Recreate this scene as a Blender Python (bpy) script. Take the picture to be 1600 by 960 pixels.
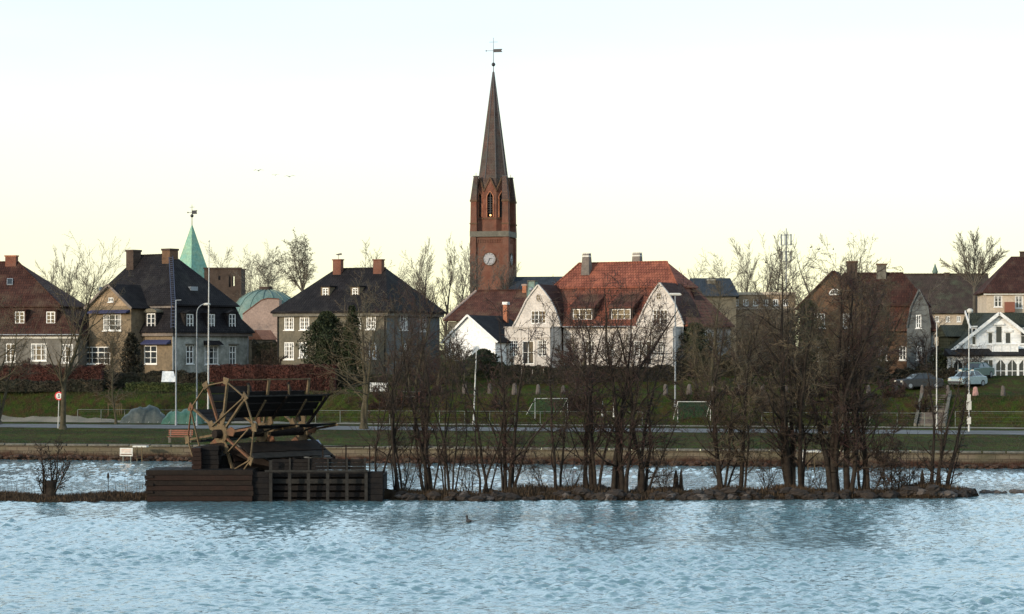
import bpy, math, random
import numpy as np
from mathutils import Vector, Matrix
R = math.radians
sc = bpy.context.scene
for o in list(bpy.data.objects): bpy.data.objects.remove(o)

# ---------------- camera ----------------
FPX, CAMZ, HY = 3500.0, 8.0, 545.0
cam = bpy.data.cameras.new('camera'); camo = bpy.data.objects.new('camera', cam)
sc.collection.objects.link(camo); sc.camera = camo
camo.location = (0, 0, CAMZ); camo.rotation_euler = (R(90), 0, 0)
cam.sensor_width = 36; cam.lens = FPX/1600*36; cam.shift_y = (HY-480)/1600
cam.clip_start = 1; cam.clip_end = 9000

# ---------------- sky and sun ----------------
SUN_AZ, SUN_EL = 48.0, 14.0          # azimuth left of straight-behind the camera
SUN_STRENGTH, SKY_STRENGTH = 3.4, 0.10
world = bpy.data.worlds.new('World'); sc.world = world; world.use_nodes = True
nt = world.node_tree; nt.nodes.clear()
def wn(t, **k):
    n = nt.nodes.new(t)
    for a, b in k.items(): setattr(n, a, b)
    return n
sky = wn('ShaderNodeTexSky', sky_type='NISHITA', sun_disc=False)
sky.sun_elevation = R(SUN_EL)
# direction to the sun in the XY plane: (-sin a, -cos a)
sd = Vector((-math.sin(R(SUN_AZ))*math.cos(R(SUN_EL)), -math.cos(R(SUN_AZ))*math.cos(R(SUN_EL)), math.sin(R(SUN_EL))))
sky.sun_rotation = math.atan2(sd.x, sd.y)
sky.air_density = 1.0; sky.dust_density = 1.5
b1 = wn('ShaderNodeBackground'); b1.inputs[1].default_value = SKY_STRENGTH
nt.links.new(sky.outputs[0], b1.inputs[0])
# thin winter veil of high cloud over the whole sky: cream low down, blue-grey above, brighter band added out of view to lift the water
tc = wn('ShaderNodeTexCoord'); sep = wn('ShaderNodeSeparateXYZ'); nt.links.new(tc.outputs['Generated'], sep.inputs[0])
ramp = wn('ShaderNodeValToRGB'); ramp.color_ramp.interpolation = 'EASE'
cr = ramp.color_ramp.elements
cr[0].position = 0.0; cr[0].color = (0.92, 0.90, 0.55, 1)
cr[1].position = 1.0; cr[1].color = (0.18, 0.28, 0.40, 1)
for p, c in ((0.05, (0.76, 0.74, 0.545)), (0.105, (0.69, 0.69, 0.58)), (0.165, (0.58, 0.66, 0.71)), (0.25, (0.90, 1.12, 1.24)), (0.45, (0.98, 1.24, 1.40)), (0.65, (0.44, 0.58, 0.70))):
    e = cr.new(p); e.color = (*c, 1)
nz = wn('ShaderNodeTexNoise'); nz.inputs['Scale'].default_value = 2.2; nz.inputs['Detail'].default_value = 5
mp = wn('ShaderNodeMapping'); mp.inputs['Scale'].default_value = (1, 1, 5.5)
nt.links.new(tc.outputs['Generated'], mp.inputs[0]); nt.links.new(mp.outputs[0], nz.inputs['Vector'])
mr = wn('ShaderNodeMapRange'); mr.inputs[1].default_value = 0.42; mr.inputs[2].default_value = 0.72
mr.inputs[3].default_value = 1.0; mr.inputs[4].default_value = 0.93
wv = wn('ShaderNodeMath', operation='MULTIPLY_ADD'); wv.inputs[1].default_value = 0.08; nt.links.new(nz.outputs[0], wv.inputs[0]); nt.links.new(sep.outputs['Z'], wv.inputs[2])
wv2 = wn('ShaderNodeMath', operation='SUBTRACT'); wv2.inputs[1].default_value = 0.036; nt.links.new(wv.outputs[0], wv2.inputs[0])
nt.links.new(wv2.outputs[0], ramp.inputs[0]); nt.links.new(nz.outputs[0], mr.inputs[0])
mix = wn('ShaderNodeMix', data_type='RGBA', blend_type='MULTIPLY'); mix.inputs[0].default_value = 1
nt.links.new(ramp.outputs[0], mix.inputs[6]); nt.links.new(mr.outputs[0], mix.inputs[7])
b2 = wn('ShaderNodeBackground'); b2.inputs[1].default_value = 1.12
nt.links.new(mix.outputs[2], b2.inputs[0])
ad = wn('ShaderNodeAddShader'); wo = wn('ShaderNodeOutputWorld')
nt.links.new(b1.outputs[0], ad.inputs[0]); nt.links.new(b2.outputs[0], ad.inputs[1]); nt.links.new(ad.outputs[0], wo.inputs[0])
sl = bpy.data.lights.new('sun', 'SUN'); sl.energy = SUN_STRENGTH; sl.angle = R(0.6); sl.color = (1.0, 0.86, 0.68)
so = bpy.data.objects.new('sun', sl); sc.collection.objects.link(so)
so.rotation_euler = sd.to_track_quat('Z', 'Y').to_euler()
sc.view_settings.view_transform = 'Standard'; sc.view_settings.look = 'None'
sc.view_settings.exposure = 0.0; sc.view_settings.gamma = 1
try: sc.cycles.max_bounces = 5; sc.cycles.transparent_max_bounces = 8
except Exception: pass

# ---------------- helpers ----------------
col = sc.collection
def WP(px, py, D): return (D*(px-800)/FPX, D, CAMZ+(HY-py)/FPX*D)
def X(px, D): return D*(px-800)/FPX
def ZZ(py, D): return CAMZ+(HY-py)/FPX*D
def DW(py, z=0.0): return FPX*(CAMZ-z)/(py-HY)

def link(name, me, m=None, parent=None):
    o = bpy.data.objects.new(name, me); col.objects.link(o)
    if m is not None and me is not None and len(me.materials) == 0: me.materials.append(m)
    if parent is not None: o.parent = parent
    return o
def tag(o, label=None, cat=None, group=None, kind=None):
    if label: o['label'] = label
    if cat: o['category'] = cat
    if group: o['group'] = group
    if kind: o['kind'] = kind
    return o
def empty(name, loc, rz=0.0, label=None, cat=None, group=None):
    o = bpy.data.objects.new(name, None); col.objects.link(o)
    o.location = loc; o.rotation_euler = (0, 0, rz); o.empty_display_size = 0.3
    return tag(o, label, cat, group)
def copy_tree(o, parent=None):
    c = o.copy(); col.objects.link(c); c.parent = parent
    for ch in o.children: copy_tree(ch, c)
    return c

class MB:
    def __init__(s): s.v = []; s.f = []; s.sm = []
    def poly(s, pts, smooth=False):
        n = len(s.v); s.v += [tuple(p) for p in pts]; s.f.append(tuple(range(n, n+len(pts)))); s.sm.append(smooth)
    def mesh(s, V, F, smooth=False):
        n = len(s.v); s.v += [tuple(p) for p in V]
        for f in F: s.f.append(tuple(i+n for i in f)); s.sm.append(smooth)
    def prism(s, pts, vec, cap0=True):
        pts = [Vector(p) for p in pts]; vec = Vector(vec); n = len(pts)
        nrm = Vector((0, 0, 0))
        for i in range(n): nrm += pts[i].cross(pts[(i+1) % n])
        if nrm.dot(vec) > 0: pts = pts[::-1]
        V = pts+[p+vec for p in pts]
        F = [tuple(range(n))] if cap0 else []
        F.append(tuple(range(2*n-1, n-1, -1)))
        for i in range(n):
            j = (i+1) % n; F.append((i, i+n, j+n, j))
        s.mesh(V, F)
    def box(s, x0, y0, z0, x1, y1, z1):
        if x0 > x1: x0, x1 = x1, x0
        if y0 > y1: y0, y1 = y1, y0
        if z0 > z1: z0, z1 = z1, z0
        V = [(x, y, z) for z in (z0, z1) for y in (y0, y1) for x in (x0, x1)]
        s.mesh(V, [(0, 2, 3, 1), (4, 5, 7, 6), (0, 1, 5, 4), (2, 6, 7, 3), (0, 4, 6, 2), (1, 3, 7, 5)])
    def beam(s, p0, p1, w, h):
        p0 = Vector(p0); p1 = Vector(p1); d = (p1-p0).normalized()
        up = Vector((0, 0, 1)) if abs(d.z) < 0.95 else Vector((1, 0, 0))
        a = d.cross(up).normalized()*(w/2); b = a.cross(d).normalized()*(h/2)
        V = [p+q for p in (p0, p1) for q in (-a-b, a-b, a+b, -a+b)]
        s.mesh(V, [(0, 1, 2, 3), (7, 6, 5, 4), (0, 4, 5, 1), (1, 5, 6, 2), (2, 6, 7, 3), (3, 7, 4, 0)])
    def tube(s, p0, p1, r0, r1=None, n=8, cap=True):
        if r1 is None: r1 = r0
        p0 = Vector(p0); p1 = Vector(p1); d = (p1-p0).normalized()
        up = Vector((0, 0, 1)) if abs(d.z) < 0.95 else Vector((1, 0, 0))
        a = d.cross(up).normalized(); b = d.cross(a).normalized()
        V = []
        for p, r in ((p0, r0), (p1, r1)):
            for k in range(n):
                t = 2*math.pi*k/n; V.append(p+a*(r*math.cos(t))+b*(r*math.sin(t)))
        F = [(k, n+k, n+(k+1) % n, (k+1) % n) for k in range(n)]
        s.mesh(V, F, True)
        if cap:
            s.mesh(V[:n], [tuple(range(n))]); s.mesh(V[n:], [tuple(range(n-1, -1, -1))])
    def path(s, pts, rs, n=8):
        for i in range(len(pts)-1): s.tube(pts[i], pts[i+1], rs[i], rs[i+1], n, cap=(i == 0 or i == len(pts)-2))
    def lathe(s, prof, n=16, c=(0, 0), a0=0.0, smooth=True):
        V = []
        for r, z in prof:
            for k in range(n):
                t = a0+2*math.pi*k/n; V.append((c[0]+r*math.cos(t), c[1]+r*math.sin(t), z))
        F = []
        for i in range(len(prof)-1):
            for k in range(n):
                F.append((i*n+k, i*n+(k+1) % n, (i+1)*n+(k+1) % n, (i+1)*n+k))
        s.mesh(V, F, smooth)
        s.mesh(V[:n], [tuple(range(n-1, -1, -1))]); s.mesh(V[-n:], [tuple(range(n))])
    def ball(s, c, r, n=10, m=6, sz=1.0):
        prof = [(max(0.001, r*math.sin(math.pi*i/m)), c[2]-sz*r*math.cos(math.pi*i/m)) for i in range(m+1)]
        s.lathe(prof, n, (c[0], c[1]))
    def build(s, name, m, parent=None, label=None, cat=None, group=None, kind=None):
        me = bpy.data.meshes.new(name); me.from_pydata([tuple(p) for p in s.v], [], s.f)
        me.polygons.foreach_set('use_smooth', s.sm)
        uvl = me.uv_layers.new(name='UVMap'); data = np.zeros((len(me.loops), 2), dtype=np.float32)
        for p in me.polygons:
            nr = p.normal; t = Vector((-nr.y, nr.x, 0))
            if t.length < 1e-4: t = Vector((1, 0, 0))
            t.normalize(); b = nr.cross(t)
            for li in p.loop_indices:
                co = me.vertices[me.loops[li].vertex_index].co
                data[li, 0] = co.dot(t); data[li, 1] = co.dot(b)
        uvl.data.foreach_set('uv', data.ravel())
        return tag(link(name, me, m, parent), label, cat, group, kind)

def npmesh(name, V, F, m, parent=None, smooth=False):
    """V (n,3), F (k,c) with constant c"""
    me = bpy.data.meshes.new(name); V = np.asarray(V, dtype=np.float32); F = np.asarray(F, dtype=np.int32)
    me.vertices.add(len(V)); me.vertices.foreach_set('co', V.ravel())
    k, c = F.shape; me.loops.add(k*c); me.loops.foreach_set('vertex_index', F.ravel())
    me.polygons.add(k); me.polygons.foreach_set('loop_start', np.arange(0, k*c, c, dtype=np.int32))
    try: me.polygons.foreach_set('loop_total', np.full(k, c, dtype=np.int32))
    except Exception: pass
    me.polygons.foreach_set('use_smooth', np.full(k, smooth)); me.update(calc_edges=True)
    return link(name, me, m, parent)

# ---------------- materials ----------------
def newmat(name):
    m = bpy.data.materials.new(name); m.use_nodes = True; n = m.node_tree; n.nodes.clear()
    out = n.nodes.new('ShaderNodeOutputMaterial'); p = n.nodes.new('ShaderNodeBsdfPrincipled')
    n.links.new(p.outputs[0], out.inputs[0]); return m, n, p
def N(n, t, **k):
    q = n.nodes.new(t)
    for a, b in k.items():
        if a.startswith('i_'):
            key = a[2:]; q.inputs[int(key) if key.isdigit() else key.replace('_', ' ')].default_value = b
        else: setattr(q, a, b)
    return q
def mixc(n, fac, a, b, blend='MIX'):
    q = N(n, 'ShaderNodeMix', data_type='RGBA', blend_type=blend)
    for i, v in ((0, fac), (6, a), (7, b)):
        if hasattr(v, 'links') or isinstance(v, bpy.types.NodeSocket): n.links.new(v, q.inputs[i])
        else: q.inputs[i].default_value = v if i == 0 else (*v[:3], 1)
    return q.outputs[2]
def noise(n, vec, scale, detail=4, rough=0.55, dist=0.0):
    q = N(n, 'ShaderNodeTexNoise'); q.inputs['Scale'].default_value = scale; q.inputs['Detail'].default_value = detail
    q.inputs['Roughness'].default_value = rough; q.inputs['Distortion'].default_value = dist
    n.links.new(vec, q.inputs['Vector']); return q.outputs['Fac']
def rng_(n, v, a, b, c=0.0, d=1.0):
    q = N(n, 'ShaderNodeMapRange'); n.links.new(v, q.inputs[0])
    for i, x in enumerate((a, b, c, d)): q.inputs[i+1].default_value = x
    return q.outputs[0]
def mapping(n, vec, sc_):
    q = N(n, 'ShaderNodeMapping'); q.inputs['Scale'].default_value = sc_; n.links.new(vec, q.inputs[0]); return q.outputs[0]
def bump(n, p, h, strength, dist):
    q = N(n, 'ShaderNodeBump'); q.inputs['Strength'].default_value = strength; q.inputs['Distance'].default_value = dist
    n.links.new(h, q.inputs['Height']); n.links.new(q.outputs[0], p.inputs['Normal'])
def stucco(name, c, c2, rough=0.85, s1=0.6, s2=6.0, bs=0.4, lo=0.38, hi=0.66, metal=0.0, sp=0.3):
    m, n, p = newmat(name); g = N(n, 'ShaderNodeTexCoord').outputs['Object']
    f = rng_(n, noise(n, g, s1, 7, 0.6), lo, hi); f2 = rng_(n, noise(n, g, s2, 5, 0.65), 0.3, 0.7, 0.72, 1.2)
    cc = mixc(n, f, c, c2)
    q = N(n, 'ShaderNodeVectorMath', operation='SCALE'); n.links.new(cc, q.inputs[0]); n.links.new(f2, q.inputs['Scale'])
    n.links.new(q.outputs[0], p.inputs['Base Color']); p.inputs['Roughness'].default_value = rough
    p.inputs['Metallic'].default_value = metal; p.inputs['Specular IOR Level'].default_value = sp
    bump(n, p, noise(n, g, s2*3, 4), bs, 0.03); return m
def tiled(name, c, c2, mortar, w, h, ms=0.02, rough=0.8, moss=None, mossf=(0.5, 0.7), bs=0.6, off=0.5, wave=False):
    m, n, p = newmat(name); t = N(n, 'ShaderNodeTexCoord'); uv = t.outputs['UV']; g = t.outputs['Object']
    b = N(n, 'ShaderNodeTexBrick', offset=off); n.links.new(uv, b.inputs['Vector'])
    b.inputs['Color1'].default_value = (*c, 1); b.inputs['Color2'].default_value = (*c2, 1); b.inputs['Mortar'].default_value = (*mortar, 1)
    b.inputs['Scale'].default_value = 1; b.inputs['Mortar Size'].default_value = ms; b.inputs['Brick Width'].default_value = w; b.inputs['Row Height'].default_value = h
    b.inputs['Mortar Smooth'].default_value = 0.3
    cc = b.outputs['Color']
    f2 = rng_(n, noise(n, g, 0.9, 7, 0.65), 0.3, 0.72, 0.62, 1.3)
    if moss: cc = mixc(n, rng_(n, noise(n, g, 0.45, 7, 0.68), *mossf), cc, moss)
    q = N(n, 'ShaderNodeVectorMath', operation='SCALE'); n.links.new(cc, q.inputs[0]); n.links.new(f2, q.inputs['Scale'])
    n.links.new(q.outputs[0], p.inputs['Base Color']); p.inputs['Roughness'].default_value = rough; p.inputs['Specular IOR Level'].default_value = 0.10
    hh = b.outputs['Fac']
    inv = N(n, 'ShaderNodeMath', operation='SUBTRACT'); inv.inputs[0].default_value = 1; n.links.new(hh, inv.inputs[1]); hh = inv.outputs[0]
    if wave:
        sx = N(n, 'ShaderNodeSeparateXYZ'); n.links.new(uv, sx.inputs[0])
        a = N(n, 'ShaderNodeMath', operation='MULTIPLY'); a.inputs[1].default_value = 1/h; n.links.new(sx.outputs[1], a.inputs[0])
        fr = N(n, 'ShaderNodeMath', operation='FRACT'); n.links.new(a.outputs[0], fr.inputs[0])
        a2 = N(n, 'ShaderNodeMath', operation='MULTIPLY'); a2.inputs[1].default_value = 2*math.pi/w; n.links.new(sx.outputs[0], a2.inputs[0])
        si = N(n, 'ShaderNodeMath', operation='SINE'); n.links.new(a2.outputs[0], si.inputs[0])
        s3 = N(n, 'ShaderNodeMath', operation='MULTIPLY_ADD'); s3.inputs[1].default_value = 0.35; n.links.new(si.outputs[0], s3.inputs[0])
        ng = N(n, 'ShaderNodeMath', operation='SUBTRACT'); ng.inputs[0].default_value = 1; n.links.new(fr.outputs[0], ng.inputs[1])
        n.links.new(ng.outputs[0], s3.inputs[2]); hh = s3.outputs[0]
    bump(n, p, hh, bs, 0.04); return m
def plain(name, c, rough=0.5, metal=0.0, sp=0.5, emit=None, es=0):
    m, n, p = newmat(name); g = N(n, 'ShaderNodeTexCoord').outputs['Object']
    f = rng_(n, noise(n, g, 5, 5), 0.3, 0.7, 0.8, 1.15)
    q = N(n, 'ShaderNodeVectorMath', operation='SCALE'); q.inputs[0].default_value = c; n.links.new(f, q.inputs['Scale'])
    n.links.new(q.outputs[0], p.inputs['Base Color'])
    p.inputs['Roughness'].default_value = rough; p.inputs['Metallic'].default_value = metal; p.inputs['Specular IOR Level'].default_value = sp
    if emit: p.inputs['Emission Color'].default_value = (*emit, 1); p.inputs['Emission Strength'].default_value = es
    return m
def foliage(name, c, c2, s=0.8, rough=0.7):
    m, n, p = newmat(name); t = N(n, 'ShaderNodeTexCoord'); g = t.outputs['Object']
    f = rng_(n, noise(n, g, s, 6, 0.7), 0.35, 0.65)
    gi = N(n, 'ShaderNodeNewGeometry'); r = rng_(n, gi.outputs['Random Per Island'], 0, 1, 0.55, 1.45)
    q = N(n, 'ShaderNodeVectorMath', operation='SCALE'); n.links.new(mixc(n, f, c, c2), q.inputs[0]); n.links.new(r, q.inputs['Scale'])
    n.links.new(q.outputs[0], p.inputs['Base Color']); p.inputs['Roughness'].default_value = rough; p.inputs['Specular IOR Level'].default_value = 0.15
    return m
M = {}
M['bark_dark'] = stucco('bark_dark', (0.0186, 0.0136, 0.0112), (0.0341, 0.0279, 0.0217), s1=3, s2=14, sp=0.1)
M['twig_dark'] = foliage('twig_dark', (0.0408, 0.0245, 0.0204), (0.0510, 0.0408, 0.0286), 0.4)
M['twig_red'] = foliage('twig_red', (0.0540, 0.0259, 0.0245), (0.0446, 0.0346, 0.0259), 0.5)
M['bark_olive'] = stucco('bark_olive', (0.0750, 0.0638, 0.0413), (0.0450, 0.0413, 0.0263), s1=3, s2=14, sp=0.1)
M['twig_olive'] = foliage('twig_olive', (0.1105, 0.0808, 0.0527), (0.0723, 0.0638, 0.0408), 0.5)
M['twig_far'] = foliage('twig_far', (0.1275, 0.1062, 0.0850), (0.0935, 0.0850, 0.0680), 0.3)
M['bark_far'] = stucco('bark_far', (0.10, 0.085, 0.07), (0.08, 0.075, 0.06), s1=3, s2=14, sp=0.1)
M['evergreen'] = foliage('evergreen', (0.013, 0.020, 0.009), (0.028, 0.034, 0.015), 0.9)
M['ivy'] = foliage('ivy', (0.018, 0.026, 0.014), (0.036, 0.040, 0.020), 1.2)
M['beech'] = foliage('beech', (0.060, 0.020, 0.015), (0.038, 0.017, 0.013), 0.9)
M['hedge_green'] = foliage('hedge_green', (0.0210, 0.0330, 0.0108), (0.0450, 0.0510, 0.0150), 0.9)
M['brush'] = foliage('brush', (0.0288, 0.0224, 0.0160), (0.0224, 0.0240, 0.0144), 0.9)
M['drygrass'] = foliage('drygrass', (0.0648, 0.0418, 0.0245), (0.0288, 0.0216, 0.0144), 0.8)
M['grassblade'] = foliage('grassblade', (0.0260, 0.0338, 0.0117), (0.0377, 0.0325, 0.0143), 0.4)
M['stone'] = stucco('stone', (0.0360, 0.0277, 0.0225), (0.0195, 0.0150, 0.0128), s1=1.6, s2=9, bs=0.8)
M['tile_mid'] = tiled('tile_mid', (0.20, 0.068, 0.043), (0.13, 0.046, 0.032), (0.035, 0.015, 0.01), 0.30, 0.40, ms=0.028, wave=True, moss=(0.09, 0.05, 0.035), mossf=(.45, .75), bs=0.8)
M['stone_pale'] = stucco('stone_pale', (0.10, 0.085, 0.076), (0.062, 0.052, 0.048), s1=1.6, s2=9, bs=0.8)
M['earth'] = stucco('earth', (0.0224, 0.0147, 0.0105), (0.0350, 0.0259, 0.0154), s1=1.2, s2=10, bs=1.0, rough=0.95, sp=0.05)
M['slate'] = tiled('slate', (0.0127, 0.0110, 0.0119), (0.0187, 0.0161, 0.0170), (0.005, 0.005, 0.006), 0.3, 0.28, wave=True, moss=(0.024, 0.022, 0.020), bs=0.7)
M['tile_red'] = tiled('tile_red', (0.25, 0.088, 0.056), (0.175, 0.058, 0.040), (0.05, 0.02, 0.014), 0.30, 0.40, ms=0.028, wave=True, moss=(0.22, 0.075, 0.045), bs=0.8)
M['tile_old'] = tiled('tile_old', (0.100, 0.041, 0.029), (0.064, 0.028, 0.021), (0.03, 0.014, 0.01), 0.26, 0.34, wave=True, moss=(0.085, 0.055, 0.035), bs=0.8)
M['tile_brown'] = tiled('tile_brown', (0.0612, 0.0263, 0.0195), (0.0391, 0.0187, 0.0153), (0.02, 0.01, 0.01), 0.26, 0.34, wave=True, moss=(0.06, 0.04, 0.028), bs=0.8)
M['tile_green'] = tiled('tile_green', (0.042, 0.044, 0.028), (0.030, 0.034, 0.024), (0.012, 0.014, 0.01), 0.26, 0.34, wave=True, bs=0.8)
M['roof_far'] = tiled('roof_far', (0.065, 0.045, 0.038), (0.05, 0.038, 0.03), (0.02, 0.015, 0.012), 0.3, 0.34, wave=True, moss=(0.05, 0.055, 0.035), bs=0.6)
M['slate_blue'] = tiled('slate_blue', (0.036, 0.042, 0.052), (0.028, 0.034, 0.042), (0.02, 0.03, 0.04), 0.3, 0.3, wave=True, bs=0.6)
M['copper'] = stucco('copper', (0.15, 0.32, 0.26), (0.23, 0.36, 0.25), rough=0.7, s1=0.9, s2=3, bs=0.1)
M['copper_dull'] = stucco('copper_dull', (0.10, 0.17, 0.155), (0.15, 0.20, 0.17), rough=0.7, s1=0.5, s2=3, bs=0.1)
M['wall_grey'] = stucco('wall_grey', (0.1394, 0.1312, 0.1148), (0.0943, 0.0861, 0.0738), s1=0.7, s2=4)
M['wall_grey_b'] = stucco('wall_grey_b', (0.30, 0.30, 0.27), (0.13, 0.13, 0.11), s1=0.8, s2=3.5)
M['wall_tan'] = stucco('wall_tan', (0.1760, 0.1320, 0.0836), (0.1056, 0.0810, 0.0528), s1=0.8, s2=4)
M['wall_olive'] = stucco('wall_olive', (0.1312, 0.1148, 0.0820), (0.0902, 0.0820, 0.0615), s1=0.7, s2=4)
M['wall_white'] = stucco('wall_white', (0.50, 0.46, 0.42), (0.38, 0.35, 0.32), s1=0.5, s2=5, bs=0.15, rough=0.8)
M['wall_bright'] = stucco('wall_bright', (0.80, 0.80, 0.79), (0.72, 0.73, 0.72), s1=0.5, s2=5, bs=0.1, rough=0.7)
M['wall_pink'] = stucco('wall_pink', (0.33, 0.24, 0.20), (0.25, 0.18, 0.15), s1=0.4, s2=4, bs=0.2)
M['wall_yellow'] = stucco('wall_yellow', (0.46, 0.39, 0.30), (0.38, 0.31, 0.24), s1=0.4, s2=4, bs=0.2)
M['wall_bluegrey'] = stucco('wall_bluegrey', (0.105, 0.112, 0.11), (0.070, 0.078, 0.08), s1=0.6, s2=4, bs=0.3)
M['board_white'] = tiled('board_white', (0.80, 0.80, 0.79), (0.76, 0.77, 0.76), (0.5, 0.5, 0.5), 6, 0.16, ms=0.008, bs=0.4)
M['brick_red'] = tiled('brick_red', (0.23, 0.082, 0.052), (0.17, 0.060, 0.040), (0.14, 0.09, 0.07), 0.25, 0.085, ms=0.008, moss=(0.10, 0.06, 0.045), mossf=(0.35, 0.7), bs=0.5)
M['brick_orange'] = tiled('brick_orange', (0.42, 0.17, 0.09), (0.33, 0.12, 0.07), (0.22, 0.14, 0.10), 0.25, 0.085, ms=0.008, bs=0.5)
M['brick_brown'] = tiled('brick_brown', (0.14, 0.078, 0.046), (0.10, 0.056, 0.036), (0.10, 0.08, 0.06), 0.25, 0.085, ms=0.008, moss=(0.07, 0.05, 0.03), bs=0.5)
M['brick_dark'] = tiled('brick_dark', (0.0760, 0.0520, 0.0416), (0.0560, 0.0400, 0.0336), (0.06, 0.05, 0.04), 0.25, 0.085, ms=0.008, bs=0.5)
M['brick_tan'] = tiled('brick_tan', (0.30, 0.22, 0.14), (0.24, 0.17, 0.11), (0.25, 0.2, 0.15), 0.25, 0.085, ms=0.008, bs=0.5)
M['spire'] = tiled('spire', (0.115, 0.070, 0.058), (0.085, 0.055, 0.048), (0.03, 0.022, 0.02), 0.3, 0.28, wave=True, moss=(0.05, 0.055, 0.05), mossf=(0.42, 0.7), bs=0.6)
M['sandstone'] = stucco('sandstone', (0.17, 0.14, 0.12), (0.11, 0.095, 0.085), s1=0.8, s2=5)
M['white'] = plain('white', (0.66, 0.66, 0.64), 0.5)
M['offwhite'] = plain('offwhite', (0.45, 0.44, 0.40), 0.6)
M['glass'] = plain('glass', (0.025, 0.03, 0.034), 0.08, sp=0.5)
M['glass_blue'] = plain('glass_blue', (0.10, 0.22, 0.42), 0.15, sp=0.6)
M['curtain'] = plain('curtain', (0.22, 0.22, 0.21), 0.9)
M['dark'] = plain('dark', (0.018, 0.016, 0.016), 0.8, sp=0.1)
M['iron'] = plain('iron', (0.03, 0.03, 0.035), 0.5, 0.4)
M['steel'] = plain('steel', (0.20, 0.22, 0.24), 0.5, 0.2)
M['galv'] = plain('galv', (0.11, 0.125, 0.11), 0.6, 0.1)
M['polewhite'] = plain('polewhite', (0.42, 0.42, 0.40), 0.6)
M['concrete'] = stucco('concrete', (0.13, 0.12, 0.10), (0.08, 0.075, 0.06), s1=1.2, s2=7)
M['tarwood'] = stucco('tarwood', (0.0112, 0.0081, 0.0068), (0.0186, 0.0130, 0.0099), s1=1.5, s2=8, bs=0.8, sp=0.15)
M['tarwood_red'] = stucco('tarwood_red', (0.0218, 0.0116, 0.0088), (0.0150, 0.0095, 0.0075), s1=1.5, s2=8, bs=0.8, sp=0.15)
M['blackwood'] = stucco('blackwood', (0.0072, 0.0066, 0.0072), (0.0132, 0.0108, 0.0096), s1=1.5, s2=8, bs=0.8, sp=0.15)
M['oldwood'] = stucco('oldwood', (0.1312, 0.0943, 0.0533), (0.0779, 0.0574, 0.0344), s1=2.5, s2=12, bs=0.6, sp=0.15)
M['rustwood'] = stucco('rustwood', (0.1350, 0.0638, 0.0375), (0.0825, 0.0510, 0.0300), s1=2.5, s2=12, bs=0.6, sp=0.15)
M['postwood'] = stucco('postwood', (0.0272, 0.0256, 0.0232), (0.0160, 0.0152, 0.0144), s1=2.5, s2=12, bs=0.6, sp=0.15)
M['asphalt'] = stucco('asphalt', (0.15, 0.152, 0.158), (0.10, 0.10, 0.098), s1=0.35, s2=5, bs=0.2, rough=0.95, sp=0.1)
M['gravel'] = stucco('gravel', (0.20, 0.17, 0.13), (0.13, 0.12, 0.085), s1=0.5, s2=9, bs=0.5)
M['tarp_grey'] = stucco('tarp_grey', (0.0390, 0.0510, 0.0480), (0.0600, 0.0720, 0.0690), rough=0.5, s1=2, s2=6)
M['tarp_green'] = stucco('tarp_green', (0.0260, 0.0780, 0.0553), (0.0455, 0.1105, 0.0845), rough=0.5, s1=2, s2=6)
M['tarp_blue'] = stucco('tarp_blue', (0.03, 0.06, 0.16), (0.06, 0.10, 0.20), rough=0.5, s1=2, s2=6)
M['awning'] = plain('awning', (0.022, 0.026, 0.075), 0.8)
M['red'] = plain('red', (0.55, 0.02, 0.03), 0.5)
M['redwood'] = plain('redwood', (0.17, 0.055, 0.03), 0.7)
M['net'] = plain('net', (0.03, 0.09, 0.05), 0.8)
M['car_silver'] = plain('car_silver', (0.30, 0.38, 0.42), 0.3, 0.4)
M['car_teal'] = plain('car_teal', (0.05, 0.11, 0.12), 0.3, 0.4)
M['car_dark'] = plain('car_dark', (0.03, 0.033, 0.038), 0.3, 0.3)
M['car_blue'] = plain('car_blue', (0.06, 0.10, 0.16), 0.3, 0.4)
M['rubber'] = plain('rubber', (0.015, 0.015, 0.015), 0.8)
M['feather'] = plain('feather', (0.016, 0.015, 0.016), 0.8)
M['lamp_lit'] = plain('lamp_lit', (0.9, 0.6, 0.3), 0.5, emit=(1.0, 0.50, 0.16), es=3.0)
# grass ground
m, n, p = newmat('lawn'); g = N(n, 'ShaderNodeTexCoord').outputs['Object']
f = rng_(n, noise(n, g, 0.13, 8, 0.72), 0.42, 0.60); f2 = rng_(n, noise(n, mapping(n, g, (1, 0.35, 1)), 1.4, 8, 0.72), 0.40, 0.62)
cc = mixc(n, f, (0.016, 0.036, 0.006), (0.056, 0.076, 0.012)); cc = mixc(n, f2, cc, (0.044, 0.026, 0.013))
f3 = rng_(n, noise(n, g, 7.0, 5, 0.7), 0.3, 0.7, 0.55, 1.5)
q = N(n, 'ShaderNodeVectorMath', operation='SCALE'); n.links.new(cc, q.inputs[0]); n.links.new(f3, q.inputs['Scale'])
n.links.new(q.outputs[0], p.inputs['Base Color']); p.inputs['Roughness'].default_value = 0.95; p.inputs['Specular IOR Level'].default_value = 0.05
bump(n, p, noise(n, g, 9, 6, 0.7), 1.0, 0.15); M['lawn'] = m
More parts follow.
